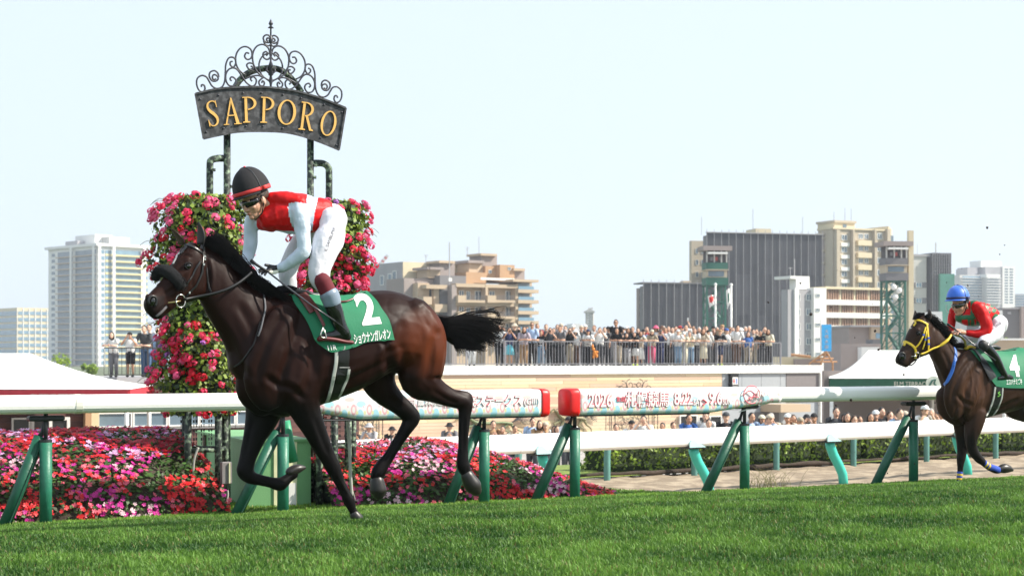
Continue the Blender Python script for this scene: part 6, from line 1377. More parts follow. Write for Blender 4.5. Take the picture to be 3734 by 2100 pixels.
def text_on(sf, fig, c_, txt, m, org, ex_, ey_, off, parent, bold=0, name='lettering', lift=.004):
    """org: pixel of the lower left corner, ex_/ey_: pixel vectors along the full width and height of the lettering"""
    me = text_mesh(txt, 1, bold, 0, res=6); bm = bmesh.new(); bm.from_mesh(me); bmesh.ops.triangulate(bm, faces=bm.faces)
    bmesh.ops.subdivide_edges(bm, edges=[e_ for e_ in bm.edges if e_.calc_length() > .18], cuts=1, use_grid_fill=False); bm.to_mesh(me); bm.free()
    vs = coords(me); mn, mx = vs.min(0), vs.max(0); out = []
    for a, b_, _ in vs:
        x = (a-mn[0])/(mx[0]-mn[0]); y = (b_-mn[1])/(mx[1]-mn[1]); uv = c_(org[0]+ex_[0]*x+ey_[0]*y, org[1]+ex_[1]*x+ey_[1]*y)
        h, nn = sf.hit(uv, fig.pt(uv, .3)); n2 = nn if nn.dot(V((0, -1, 0))) > 0 else -nn; out.append(h+n2*lift)
    me.vertices.foreach_set('co', [q for p in out for q in p]); me.materials.clear(); me.materials.append(m); me.update(); return link(name, me, parent, True)
def horse_mat(name, brown, black, shine):
    m = mat(name, (1, 1, 1), rough=.5, var=.12, scale=5, bump=.22, bscale=5, spec=.10, attr='coat', coat=shine); m.node_tree.nodes['Principled BSDF'].inputs['Coat Roughness'].default_value = .35; return m
def paint(me, fn):
    at = me.color_attributes.new('coat', 'FLOAT_COLOR', 'POINT'); at.data.foreach_set('color', np.array([(*fn(p), 1) for p in coords(me)], dtype=np.float32).ravel())
def mix3(a, b_, t): t = max(0, min(1, t)); return tuple(x+(y-x)*t for x, y in zip(a, b_))
def strands(curves, r0, r1, n=3):
    mb = MB()
    for c in curves: k = len(c); mb.tube(c, [r0+(r1-r0)*i/(k-1) for i in range(k)], n)
    return mb
M_mane = mat('black_hair', (.006, .005, .006), .55, .3, 30, spec=.12); M_leath = mat('black_leather', (.007, .0065, .007), .35, .15, 30, spec=.6); M_brl = mat('red_brown_leather', (.13, .025, .02), .35, .15, 20); M_steel = mat('steel', (.6, .58, .52), .25, .05, metal=1)
M_hoof = mat('hoof', (.018, .015, .013), .4, .3, 25); M_green = mat('green_number_cloth', (.005, .17, .075), .7, .05, 6, bump=.1, bscale=60); M_num = mat('white_number', (.80, .80, .78), .6, .02)
M_eyeb = mat('dark_eye', (.006, .005, .004), .06, .1, spec=.8); M_boot = mat('black_boot', (.004, .004, .005), .16, .2, spec=.5, coat=.3); M_grth = mat('elastic_girth', (.45, .46, .42), .7, .05); M_glove = mat('black_glove', (.012, .012, .014), .6, .2)
M_face = mat('rider_skin', (.52, .27, .18), .5, .06, 30, bump=.1, bscale=50, sub=.05); M_wsilk = mat('white_breeches', (.64, .63, .68), .6, .03, 8, bump=.35, bscale=14)
HF = -TT; HL = -TN        # heading of both horses, and the side towards the stands

def wrinkle(me, amp, sc, seed=0):
    vs = coords(me); nn = np.empty(len(vs)*3); me.vertices.foreach_get('normal', nn); nn = nn.reshape(-1, 3)
    d = np.array([mnoise.noise(V((x*sc, y*sc, z*sc*.55+seed)))+.5*mnoise.noise(V((x*sc*2.3, y*sc*2.3, z*sc*1.2+seed))) for x, y, z in vs]); d = -np.abs(d)+.25
    me.vertices.foreach_set('co', (vs+nn*(d*amp)[:, None]).ravel()); me.update()
def groove(me, lines):
    """muscle edges, tendons and veins: (crop, points, half width px, depth m); positive depth sinks, negative stands proud"""
    vs = coords(me); nn = np.empty(len(vs)*3); me.vertices.foreach_get('normal', nn); nn = nn.reshape(-1, 3)
    U = CX+F*vs[:, 0]/vs[:, 1]; W = CY-F*(vs[:, 2]-ZC)/vs[:, 1]; face = np.clip(-nn[:, 1]*1.6+.1, 0, 1); D = np.zeros(len(vs))
    for c_, pts, w_, dep in lines:
        pp = [c_(*q) for q in catmull(pts, 5)]; sc = c_(1, 0)[0]-c_(0, 0)[0]; w_ = w_*sc; best = np.full(len(vs), 1e9); sgn = np.zeros(len(vs)); tt = np.zeros(len(vs)); n_ = len(pp)-1
        for i, (a, b_) in enumerate(zip(pp, pp[1:])):
            dx, dy = b_[0]-a[0], b_[1]-a[1]; L2 = dx*dx+dy*dy+1e-9; t = np.clip(((U-a[0])*dx+(W-a[1])*dy)/L2, 0, 1); ex, ey = U-a[0]-t*dx, W-a[1]-t*dy; d = np.hypot(ex, ey); m_ = d < best
            best = np.where(m_, d, best); sgn = np.where(m_, np.sign(dx*ey-dy*ex), sgn); tt = np.where(m_, (i+t)/n_, tt)
        q = best/w_; fade = np.clip(np.minimum(tt, 1-tt)*5, 0, 1); D += dep*fade*(np.exp(-q*q)-.45*np.exp(-((q-2.1)/1.0)**2))
    me.vertices.foreach_set('co', (vs-nn*(D*face)[:, None]).ravel()); me.update()
def shade(me): me.polygons.foreach_set('use_smooth', [True]*len(me.polygons)); me.update()

# ------------------------------------------------------------------ horse 1
H1 = Fig(cB(880, 1375), 12.81, HF, HL)
g0 = H1.pt(cB(930, 1384), .12); hz0 = V((g0.x, g0.y, zt((V((g0.x, g0.y, 0))-TO).dot(TN))))
h1 = empty('racehorse', hz0, TH, 'dark bay racehorse number 2 galloping left in a black noseband roll', 'horse')
H1.rk = 1.07
mb = MB()
H1.sect(mb, cB, [(305, 480, 290, 650, .07), (322, 405, 318, 705, .16), (385, 285, 400, 768, .21), (470, 165, 500, 800, .235), (560, 112, 600, 780, .25), (660, 112, 700, 742, .28), (780, 120, 800, 702, .305), (900, 112, 908, 660, .315), (1000, 93, 990, 615, .31), (1100, 90, 1085, 560, .295), (1200, 118, 1170, 560, .285), (1290, 170, 1265, 585, .265), (1355, 235, 1335, 560, .22), (1388, 305, 1375, 470, .12)])
H1.sect(mb, cA, [(545, 690, 490, 1060, .065), (640, 735, 555, 1190, .08), (740, 820, 610, 1290, .09), (870, 955, 690, 1420, .105), (1000, 1060, 750, 1545, .135), (1120, 1078, 770, 1680, .17), (1230, 1080, 840, 1760, .20)], egg=.25)
# near shoulder and chest muscle, near haunch
H1.chain(mb, cB, [(520, 250, 90, .16), (450, 420, 120, .17), (400, 590, 110, .15), (430, 690, 90, .14)], .15, .55); H1.chain(mb, cB, [(600, 430, 110, .19), (620, 600, 120, .2), (640, 720, 90, .16)], .2, .4)
H1.chain(mb, cB, [(330, 560, 80, .0), (335, 660, 80, 0), (400, 730, 70, 0)], 0, .8)
H1.chain(mb, cB, [(1240, 235, 115), (1275, 330, 140), (1292, 430, 138), (1290, 520, 125), (1285, 592, 112), (1365, 650, 70), (1445, 690, 52), (1500, 708, 46), (1536, 725, 44), (1533, 790, 36), (1527, 880, 31), (1524, 970, 29), (1522, 1050, 34), (1528, 1082, 37), (1540, 1115, 31)], .125, .8)
H1.chain(mb, cB, [(1470, 672, 26), (1545, 682, 24), (1560, 715, 22), (1550, 760, 20)], .125, .8)
H1.chain(mb, cB, [(1080, 420, 110), (1040, 520, 110), (1050, 600, 95), (1090, 665, 75), (1155, 725, 56), (1218, 780, 50), (1234, 812, 46), (1203, 870, 37), (1152, 950, 31), (1105, 1025, 31), (1066, 1080, 38), (1046, 1115, 40), (1038, 1150, 33)], -.13, .8)
H1.chain(mb, cB, [(1200, 760, 24), (1258, 785, 22), (1262, 820, 20)], -.13, .8)
H1.chain(mb, cB, [(560, 600, 110), (610, 690, 105), (640, 770, 84), (682, 860, 66), (725, 950, 54), (765, 1030, 44), (790, 1080, 43), (808, 1120, 37), (832, 1170, 29), (860, 1225, 27), (880, 1265, 32), (890, 1292, 29), (903, 1325, 23), (915, 1348, 26)], .12, .8)
H1.chain(mb, cB, [(430, 620, 130), (412, 730, 112), (388, 820, 88), (350, 920, 62), (320, 1010, 49), (305, 1070, 45), (300, 1108, 46), (330, 1140, 38), (380, 1155, 31), (440, 1168, 30), (485, 1178, 36), (508, 1172, 36), (545, 1142, 27), (575, 1118, 28)], -.12, .8)
# head on its own slightly turned plane
hp = H1.pt(cA(520, 780)); ha = R(15); hf = V((HF.x*cos(ha)-HF.y*sin(ha), HF.x*sin(ha)+HF.y*cos(ha), 0)); hl = V((hf.y, -hf.x, 0)); hl = hl if hl.dot(HL) > 0 else -hl
class HeadFig(Fig):
    def __init__(s, q, f, l): s.pl = Plane((q.x, q.y, 0), f, l)
D1 = HeadFig(hp, hf, hl)
D1.sect(mb, cQ, [(690, 350, 850, 560, .045), (610, 385, 880, 780, .085), (500, 540, 870, 960, .098), (425, 670, 800, 1060, .092), (345, 790, 660, 1110, .072), (255, 900, 540, 1150, .058), (170, 985, 440, 1200, .054), (105, 1070, 360, 1270, .056), (95, 1160, 300, 1315, .05), (125, 1235, 250, 1330, .034)], egg=-.05, ex=.82)
D1.chain(mb, cQ, [(640, 590, 55, .07), (700, 700, 40, .075)], .07, .6); D1.chain(mb, cQ, [(800, 830, 120, .05), (760, 920, 130, .055), (720, 990, 100, .05)], .05, .5)   # brow bone, cheek
D1.chain(mb, cQ, [(140, 1050, 62, .03), (210, 1110, 72, .036), (200, 1170, 60, .03)], .03, .5); D1.chain(mb, cQ, [(180, 1250, 50, .01), (240, 1290, 45, .012), (330, 1250, 40, .02)], .02, .7)
H1.rk = 1
hm1 = remesh(mb, 'body', .010, 7); wrinkle(hm1, -.0045, 6.5, 3)
groove(hm1, [(cB, [(540, 190), (450, 320), (390, 470), (350, 620)], 26, .016), (cB, [(660, 330), (680, 470), (660, 600), (600, 700)], 26, .016), (cB, [(400, 560), (480, 620), (560, 640), (640, 720)], 18, .012), (cB, [(560, 420), (520, 520), (500, 610)], 20, .010),
 (cB, [(130, 240), (210, 380), (270, 500), (330, 600)], 20, .012), (cB, [(250, 150), (330, 300), (380, 420)], 22, .008), (cB, [(760, 640), (900, 590), (1020, 530), (1110, 470)], 20, .012), (cB, [(1130, 400), (1105, 500), (1130, 590)], 22, .020), (cB, [(1060, 480), (1090, 430), (1070, 370)], 14, .008),
 (cB, [(1390, 300), (1350, 430), (1330, 540), (1290, 640)], 26, .014), (cB, [(1180, 250), (1170, 380), (1190, 520)], 24, .008), (cB, [(1290, 180), (1330, 280), (1400, 350)], 22, .007), (cB, [(1340, 640), (1430, 700), (1500, 725)], 12, .006), (cB, [(1530, 790), (1527, 900), (1527, 1010)], 8, .006), (cB, [(800, 1130), (840, 1200), (870, 1250)], 7, .005), (cB, [(690, 800), (730, 920), (770, 1020)], 14, .007), (cB, [(1090, 680), (1180, 760)], 14, .007), (cB, [(1180, 900), (1120, 990), (1070, 1060)], 7, .005), (cB, [(350, 800), (320, 920), (300, 1030)], 14, .008), (cB, [(360, 1155), (430, 1172)], 7, .004),
 (cQ, [(620, 750), (560, 850), (470, 940), (330, 1010)], 22, .006), (cQ, [(740, 620), (700, 780), (680, 930)], 22, .006), (cQ, [(560, 560), (600, 520), (690, 540)], 14, .005), (cQ, [(500, 700), (430, 830), (330, 930)], 9, -.0035), (cQ, [(860, 560), (900, 780), (880, 1000)], 26, .012), (cQ, [(340, 1150), (260, 1240), (200, 1290)], 8, .006)])
uvm = lambda p: (CX+F*p[0]/p[1], CY-F*(p[2]-ZC)/p[1])
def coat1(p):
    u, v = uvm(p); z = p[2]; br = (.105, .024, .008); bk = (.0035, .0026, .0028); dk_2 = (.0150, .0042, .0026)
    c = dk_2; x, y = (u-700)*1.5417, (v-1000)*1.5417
    c = mix3(c, br, 1-hypot((x-1340)/230, (y-380)/220)**2) if x > 1050 else c  # rump: bay brown, with sunlit warmth painted into the coat
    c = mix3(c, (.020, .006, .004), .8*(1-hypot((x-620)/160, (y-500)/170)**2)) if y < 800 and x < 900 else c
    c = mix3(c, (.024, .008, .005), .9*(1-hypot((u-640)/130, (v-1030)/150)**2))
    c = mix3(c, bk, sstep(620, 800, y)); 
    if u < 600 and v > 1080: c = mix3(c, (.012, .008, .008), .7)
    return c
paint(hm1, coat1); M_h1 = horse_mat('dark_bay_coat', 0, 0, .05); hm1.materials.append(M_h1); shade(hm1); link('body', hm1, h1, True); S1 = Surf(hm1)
def sphere_at(p, r, nm, m, parent, ax=None): return MB().ell(p, (r, r, r) if not isinstance(r, tuple) else r, nu=14, nv=10).build(nm, m, parent, smooth=True, world=True)
def horse_face(fig, c_, sf, eye, er, nos, nr, parent):
    uv = c_(*eye); p, n_ = sf.hit(uv, fig.pt(uv, .1)); r_ = fig.r(er, c_, uv); MB().ell(p-n_*r_*.45, (r_*1.1, r_*1.1, r_*.95), nu=14, nv=10).build('eye', M_eyeb, parent, smooth=True, world=True)
    t = n_.orthogonal().normalized(); b_ = n_.cross(t)
    MB().tube([p+n_*.001+(hf*cos(q)*1.35+V((0, 0, 1))*sin(q)*.95)*r_ for q in np.linspace(0, 2*pi, 16)], r_*.28, 6).build('eyelid', M_mane, parent, smooth=True, world=True)
    uv = c_(*nos); p, n_ = sf.hit(uv, fig.pt(uv, .05)); r_ = fig.r(nr, c_, uv); MB().ell(p-n_*r_*.25, (r_*.75, r_*.5, r_*1.0), nu=14, nv=10).build('nostril', M_eyeb, parent, smooth=True, world=True)
    MB().tube([p+n_*.002+(fig.pl.f*cos(q)*.95+V((0, 0, 1))*sin(q)*1.15)*r_ for q in np.linspace(-.6, 4.2, 14)], r_*.26, 7).build('nostril_rim', M_leath, parent, smooth=True, world=True)
horse_face(D1, cQ, S1, (645, 655), 42, (195, 1100), 60, h1)
def ear(fig, c_, base, tip, wr, w, nm, m, parent):
    a = fig.pt(c_(*base), w); t = fig.pt(c_(*tip), w*1.15); d = t-a; r_ = fig.r(wr, c_, c_(*base)); rings = []
    for i in range(9):
        q = i/8; rr_ = r_*(.75+1.1*q-1.85*q*q)+.002; c = a+d*q+fig.pl.f*(-.012*sin(pi*q)); L_ = fig.pl.l
        rings.append([c+L_*(rr_*1.15*cos(x))+fig.pl.f*(rr_*.7*sin(x)*(1 if sin(x) < 0 else .25)) for x in np.linspace(0, 2*pi, 14, endpoint=False)])
    return MB().rings(rings).build(nm, m, parent, smooth=True, world=True)
M_ear = mat('ear_brown', (.045, .018, .012), .6, .2, 30)
ear(D1, cQ, (790, 385), (768, 95), 72, .055, 'ear', mat('ear_dark', (.008, .006, .006), .6, .2, 30), h1); ear(D1, cQ, (560, 385), (425, 180), 66, -.055, 'ear', M_ear, h1)
strap(S1, D1, cQ, [(425, 605), (470, 545), (535, 490)], .020, .001, 'blaze', mat('white_hair', (.6, .58, .55), .7, .05), h1, th=.0015)
strap(S1, D1, cQ, [(240, 1290), (300, 1240), (375, 1160)], .018, .001, 'lip_edge', mat('grey_lip', (.14, .13, .14), .5, .1), h1, th=.003)
# hooves
def hoof(fig, c_, pts, w, parent, sole=None):
    mb = MB(); fig.chain(mb, c_, pts, w, .95, n=16, k=3); o = mb.build('hoof', M_hoof, parent, smooth=True, world=True)
    return o
hoof(H1, cB, [(912, 1345, 27), (922, 1362, 32), (934, 1378, 33)], .12, h1); hoof(H1, cV, [(1400, 830, 60), (1450, 808, 66), (1520, 785, 56), (1585, 775, 26)], -.12, h1)
hoof(H1, cB, [(1545, 1125, 36), (1562, 1160, 44), (1582, 1190, 47), (1598, 1215, 34)], .125, h1); hoof(H1, cB, [(1040, 1155, 38), (1044, 1190, 45), (1048, 1218, 47), (1050, 1236, 36)], -.13, h1)
# mane and tail
cv = []; r = random.Random(5)
for i in range(800):
    q = r.random(); i0 = [(560, 690), (640, 735), (740, 820), (850, 930), (960, 1040), (1020, 1075)]; x, y = catmull(i0, 10)[int(q*49)]; w0 = r.uniform(-.03, .06)
    ln = r.uniform(60, 210)*(1-.35*q); y += r.uniform(-10, 30); dy = r.uniform(-85, 25)
    pts = [(x, y, w0), (x+ln*.35, y+dy*.9-10, w0+.02), (x+ln*.75, y+dy*.6+30*q+10, w0+.035), (x+ln, y+ln*.35+r.uniform(-20, 30), w0+.03)]
    cv.append([H1.pt(cA(a, b_), c_2) for a, b_, c_2 in catmull(pts, 3)])
for i in range(260):        # forelock and the lower mane lying over the neck towards the withers
    q = r.random(); x = 830+330*q; y = 900+190*q+r.uniform(-30, 20); w0 = r.uniform(.02, .10); L_ = r.uniform(60, 140)
    cv.append([H1.pt(cA(a, b_), c_2) for a, b_, c_2 in catmull([(x-60, y-40, w0-.02), (x, y, w0+.01), (x+L_*.6, y+L_*.5, w0+.02), (x+L_, y+L_*.95, w0)], 3)])
strands(cv, .0048, .0012).build('mane', M_mane, h1, world=True)
mb = MB(); H1.chain(mb, cA, [(590, 725, 24), (680, 755, 36), (760, 835, 34), (820, 925, 34), (900, 1000, 34), (1000, 1062, 28)], .02, .5); mb.build('mane_core', M_mane, h1, smooth=True, world=True)
mb = MB(); H1.chain(mb, cB, [(640, 130, 30), (560, 90, 26), (490, 95, 30)], .0, .6); mb.build('withers_tuft', M_mane, h1, smooth=True, world=True)
cv = []
for i in range(900):
    q = r.random(); y0 = 235+105*q; e1_ = r.random(); x3 = r.uniform(1560, 1735); y3 = 255+190*q+r.gauss(0, 12)
    if q > .7: x3 = r.uniform(1480, 1640); y3 = 430-30*r.random()
    if r.random() < .06: x3 += 45; y3 -= 70*(1-q)
    w_ = r.gauss(0, .035); cv.append([H1.pt(cB(a, b_), c_2) for a, b_, c_2 in catmull([(1372, 232+60*q, w_*.3), (1440, y0+8, w_*.8), (1440+(x3-1440)*.55, y0+(y3-y0)*.45-8+r.gauss(0, 5), w_*1.2), (x3, y3, w_*1.6), (x3+r.uniform(5, 30), y3+r.gauss(-4, 14), w_*1.8)], 3)])
for i in range(16): 
    k = r.random(); cv.append([H1.pt(cB(a, b_), 0) for a, b_ in catmull([(1500, 250), (1580+20*k, 225-10*k), (1660+40*k, 212-10*k+r.uniform(-8, 8)), (1705+30*k, 230+r.uniform(-10, 10)), (1690+60*k, 262+r.uniform(-10, 20))], 4)])
strands(cv, .004, .0012).build('tail', M_mane, h1, world=True)
mb = MB(); H1.chain(mb, cB, [(1370, 250, 30), (1430, 290, 62), (1500, 330, 78), (1570, 345, 70), (1630, 340, 45)], 0, .45); mb.build('tail_core', M_mane, h1, smooth=True, world=True)
# number cloth, girth, saddle
gg = coons([(150, 192), (300, 178), (480, 172), (680, 172), (850, 165), (950, 180), (1000, 205)], [(1000, 205), (1080, 290), (1130, 370), (1215, 500), (1260, 695)], [(575, 815), (620, 825), (740, 800), (850, 770), (940, 730), (1000, 715), (1120, 702), (1260, 695)], [(150, 192), (230, 340), (340, 500), (430, 690), (500, 765), (575, 815)], 34, 22)
nc1, SC1 = cloth_on(S1, H1, cO, gg, .014, .004, 'number_cloth', M_green, h1)
text_on(SC1, H1, cO, '2', M_num, (935, 545), (200, -22), (-115, -330), 0, h1, bold=.035, name='number')
text_on(SC1, H1, cO, 'ショウナンガレオン', M_num, (848, 742), (385, -62), (-14, -112), 0, h1, bold=.022); text_on(SC1, H1, cO, '11R', M_num, (570, 805), (95, -8), (-12, -52), 0, h1, bold=.015)
for pts, wd, m_, nm, of in (([(735, 800), (735, 900), (715, 1060), (670, 1220), (610, 1345)], .082, M_leath, 'girth', .005), ([(655, 815), (652, 930), (620, 1110), (580, 1270), (552, 1345)], .026, M_grth, 'girth_edge', .007), ([(790, 1000), (770, 1090), (725, 1200), (670, 1310)], .02, M_grth, 'girth_edge', .007)): strap(S1, H1, cO, pts, wd, of, nm, m_, h1)
strap(S1, H1, cO, [(685, 981), (795, 983)], .0022, .013, 'girth_stitch', M_num, h1, th=.002)
SCx = SC1
strap(SC1, H1, cO, [(740, 760), (735, 790), (700, 830), (735, 800), (770, 835)], .006, .016, 'girth_emblem', M_grth, h1, th=.002)
mb = MB(); H1.chain(mb, cO, [(215, 185, 22, .0), (330, 200, 34, .02), (430, 225, 30, .03), (560, 205, 26, 0), (680, 180, 20, 0)], 0, 2.0); mb.build('saddle', M_leath, h1, smooth=True, world=True)
strap(SC1, H1, cO, [(250, 195), (310, 250), (370, 330), (420, 400)], .085, .014, 'saddle_flap', M_brl, h1, th=.006); strap(SC1, H1, cO, [(400, 350), (450, 430), (490, 500), (518, 560)], .022, .034, 'stirrup_leather', M_brl, h1, w=.35)
strap(SC1, H1, cO, [(690, 300), (760, 296), (832, 268)], .012, .012, 'saddle_strap', M_brl, h1)
# bridle
for pts, wd, nm in (([(482, 425), (560, 392), (650, 400), (740, 440), (820, 500)], .018, 'browband'), ([(838, 380), (835, 480), (828, 600), (815, 740)], .016, 'cheek_strap'), ([(815, 740), (740, 900), (660, 985), (600, 1060)], .014, 'cheek_strap'), ([(790, 600), (700, 760), (610, 900)], .012, 'noseband_strap'), ([(870, 680), (880, 820), (930, 980)], .012, 'throat_lash')): strap(S1, D1, cQ, pts, wd, .006, nm, M_leath, h1, w=.05)
for (x, y) in ((835, 540), (835, 575), (650, 985), (825, 640)): p, n_ = S1.hit(cQ(x, y), D1.pt(cQ(x, y), .08)); MB().box(p+n_*.012, (.012, .008, .014), ax=AXT).build('buckle', M_steel, h1, world=True)
mb = MB()
seg_ = [(238, 830, -.075), (262, 750, -.05), (320, 715, -.02), (400, 730, .03), (480, 790, .065), (545, 870, .09), (590, 930, .095)]
cps = [D1.pt(cQ(a, b_), c_2)+D1.pl.f*.008 for a, b_, c_2 in catmull(seg_, 5)]
MB().tube(cps, [.028+.018*sin(pi*min(1, max(0, i/(len(cps)-1)))) for i in range(len(cps))], 14).build('noseband_roll', mat('black_sheepskin', (.010, .010, .012), .95, .3, 60, bump=1, bscale=220), h1, smooth=True, world=True)
fz = []
for i in range(1500):
    c = cps[r.randrange(2, len(cps)-2)]; d = V((r.gauss(0, 1), r.gauss(0, 1), r.gauss(0, 1))).normalized(); fz.append([c+d*.036, c+d*.050+V((0, 0, .002))])
strands(fz, .002, .001).build('sheepskin_pile', _m['black_sheepskin'], h1, world=True, kind='stuff')
rc = D1.pt(cQ(548, 1095), .095); MB().tube([rc+D1.pl.f*cos(t)*.038+V((0, 0, sin(t)*.045)) for t in np.linspace(0, 2*pi, 24)], .0045, 7).build('bit_ring', M_steel, h1, smooth=True, world=True)
MB().tube([D1.pt(cQ(390, 1118), .07), rc-V((0, 0, .0))], .006, 8).build('bit_bar', mat('brass', (.6, .45, .2), .3, .05, metal=1), h1, smooth=True, world=True)
mb = MB(); rp_ = [D1.pt(cQ(600, 1075), .10), H1.pt(cQ(750, 1045), .13), H1.pt(cQ(930, 1010), .15), H1.pt(cQ(1100, 960), .16), H1.pt(cQ(1260, 880), .15), H1.pt(cQ(1380, 790), .13), H1.pt(cQ(1440, 735), .12)]
MB().tube(catmull([tuple(p) for p in rp_], 5), .0085, 8, flat=1.3).build('rein', M_leath, h1, smooth=True, world=True)
strap(S1, H1, cA, [(1018, 1065), (1038, 1200), (1015, 1330), (985, 1420)], .012, .006, 'neck_strap', mat('grey_strap', (.10, .10, .11), .6), h1, th=.004)
strap(S1, H1, cB, [(385, 270), (350, 390), (290, 480), (240, 520)], .010, .006, 'martingale', M_leath, h1)

# ------------------------------------------------------------------ riders: helpers
def human_head(c, f, u, s, mb):
    """c centre, f facing, u up of the skull; s scale (1 = adult)"""
    f = f.normalized(); u = (u-f*u.dot(f)).normalized(); l = u.cross(f); ax = (l, f, u)
    E = lambda x, y, z, a, b_, d: mb.ell(c+l*(x*s)+f*(y*s)+u*(z*s), (a*s, b_*s, d*s), ax=ax, nu=16, nv=12)
    E(0, -.01, .045, .078, .098, .090); E(0, .02, -.03, .066, .078, .075); E(0, .045, -.085, .040, .045, .034); E(0, .082, -.095, .020, .018, .018)   # skull, face, jaw, chin
    E(0, .098, -.020, .011, .020, .026); E(0, .108, -.036, .016, .016, .012); E(-.014, .098, -.040, .009, .011, .008); E(.014, .098, -.040, .009, .011, .008)  # nose
    E(0, .086, .022, .055, .016, .012); E(-.038, .068, -.03, .022, .022, .018); E(.038, .068, -.03, .022, .022, .018)                 # brow, cheeks
    E(0, .090, -.060, .024, .012, .0065); E(0, .090, -.072, .020, .012, .0065)                                                       # lips
    for x in (-1, 1): E(x*.078, -.012, -.015, .010, .022, .032)
    return ax
def hand(fig, c_, palm, tips, th, w, s, mb, pr=None):
    """palm (x, y) centre, tips: four finger ends, th thumb end; fingers bend over what they hold"""
    C = fig.pt(c_(*palm), w); L_ = fig.pl.l; f = fig.pt(c_(*tips[1]), w)-C; f.normalize(); up = V((0, 0, 1))
    mb.ell(C, (.034*s, .040*s, .026*s), ax=(L_, f, L_.cross(f)), nu=12, nv=8)
    for i, t_ in enumerate(tips):
        e_ = fig.pt(c_(*t_), w+.012); o_ = L_*((i-1.5)*.017*s); k1 = C+f*.034*s+o_; k2 = k1.lerp(e_+o_, .5)+L_.cross(f)*.0; k2 = k2+up*.010; mb.tube([C+o_*.8, k1, k2, e_+o_], [.010*s, .0098*s, .009*s, .0075*s], 8)
    t2_ = fig.pt(c_(*th), w+.02); mb.tube([C-f*.015+up*.012, C.lerp(t2_, .6)+up*.008, t2_], [.012*s, .011*s, .009*s], 8)

# ------------------------------------------------------------------ rider 1
r1 = empty('person', H1.pt(cO(600, 190)), TH, 'rider in red and white silks and black helmet crouching on horse number 2', 'person')
nC = cN
silks = MB()
H1.chain(silks, nC, [(470, 655, 135, .0), (560, 622, 185, 0), (660, 605, 222, 0), (760, 600, 232, 0), (860, 600, 218, 0), (970, 612, 196, 0), (1080, 588, 168, 0)], 0, .95)
H1.chain(silks, nC, [(500, 440, 72, .02), (600, 440, 82, .06), (720, 450, 92, .09), (830, 500, 95, .12)], .05, .9); H1.chain(silks, nC, [(330, 700, 65, -.12), (420, 700, 90, -.08), (520, 700, 110, -.03)], -.05, .9)
sl1 = [(815, 560, 105, .13), (845, 680, 97, .155), (855, 800, 88, .17), (868, 920, 80, .185), (872, 1005, 80, .19), (830, 1060, 78, .18), (760, 1110, 70, .15), (680, 1165, 60, .12), (600, 1205, 50, .09)]
sl2 = [(300, 650, 80, -.13), (288, 740, 80, -.14), (287, 850, 80, -.15), (280, 950, 75, -.15), (262, 1050, 68, -.15), (238, 1130, 62, -.13), (215, 1185, 55, -.12)]
H1.chain(silks, nC, sl1, 0, .95); H1.chain(silks, nC, sl2, 0, .95)
sm = remesh(silks, 'silks', .0085, 3); wrinkle(sm, .010, 11, 2)
M_sred = mat('red_silk', (.62, .004, .006), .5, .06, 10, bump=.35, bscale=16, spec=.25); M_swh = mat('white_silk', (.56, .64, .74), .5, .03, 10, bump=.4, bscale=16, spec=.3)
sm.materials.append(M_sred); sm.materials.append(M_swh)
A1 = [H1.pt(nC(q[0], q[1]), q[3]) for q in sl1]; A2 = [H1.pt(nC(q[0], q[1]), q[3]) for q in sl2]; R1_ = [H1.r(q[2], nC, nC(q[0], q[1]), q[3]) for q in sl1]; R2_ = [H1.r(q[2], nC, nC(q[0], q[1]), q[3]) for q in sl2]
def near_chain(p, A, Rr, sl=.016):
    for i in range(len(A)-1):
        d = A[i+1]-A[i]; t = max(0, min(1, (p-A[i]).dot(d)/d.length_squared)); q = A[i]+d*t
        if (p-q).length < Rr[i]*(1-t)+Rr[i+1]*t+sl: return True
    return False
mi = []
for pl_ in sm.polygons:
    c = pl_.center; u, v = uvm(c); x, y = (u-820)*3.0196, (v-580)*3.0196; k = 0
    if (near_chain(c, A1, R1_) and y > 478+.0008*(x-800)**2 and (x < 912 or y > 700)) or near_chain(c, A2, R2_): k = 1
    # white sash round the waist
    if 905-(y-380)*.05 < x < 1005-(y-500)*.16+(8 if y < 500 else 0) and y < 790: k = 1
    if y > 790+.02*(x-600) and 560 < x < 800: k = 1
    mi.append(k)
sm.polygons.foreach_set('material_index', mi); shade(sm); link('silks', sm, r1, True)
H1.rk = 1.05; br = MB()
H1.chain(br, nC, [(1090, 610, 120, .0), (1180, 650, 150, .0), (1185, 760, 130, .02)], 0, 1.25)
H1.chain(br, nC, [(1170, 650, 140, .10), (1180, 780, 150, .13), (1140, 900, 166, .16), (1098, 1020, 148, .19), (1062, 1130, 130, .21), (1040, 1230, 122, .22), (1042, 1320, 114, .23), (1070, 1395, 90, .235)], 0, .85)
H1.chain(br, nC, [(1080, 700, 120, -.08), (930, 830, 118, -.14), (820, 950, 108, -.18), (755, 1070, 104, -.20), (705, 1190, 104, -.22), (690, 1290, 100, -.22), (725, 1400, 78, -.22)], 0, .85)
H1.rk = 1; bm_ = remesh(br, 'breeches', .0085, 3); wrinkle(bm_, .010, 10, 5); bm_.materials.append(M_wsilk); shade(bm_); link('breeches', bm_, r1, True); SB1 = Surf(bm_)
text_on(SB1, H1, nC, 'K. SANBUMA', mat('embroidery', (.10, .10, .12), .7), (1125, 1020), (98, -260), (-32, -14), 0, r1, bold=.0, lift=.003)
bd = MB()    # body: one continuous figure under the clothes
HC = H1.pt(nC(325, 462), .02); fwd1 = (HF*1+HL*.42+V((0, 0, -.48))).normalized(); up1 = (V((0, 0, 1))+HF*.35-HL*.0).normalized()
human_head(HC, fwd1, up1, 1.02, bd)
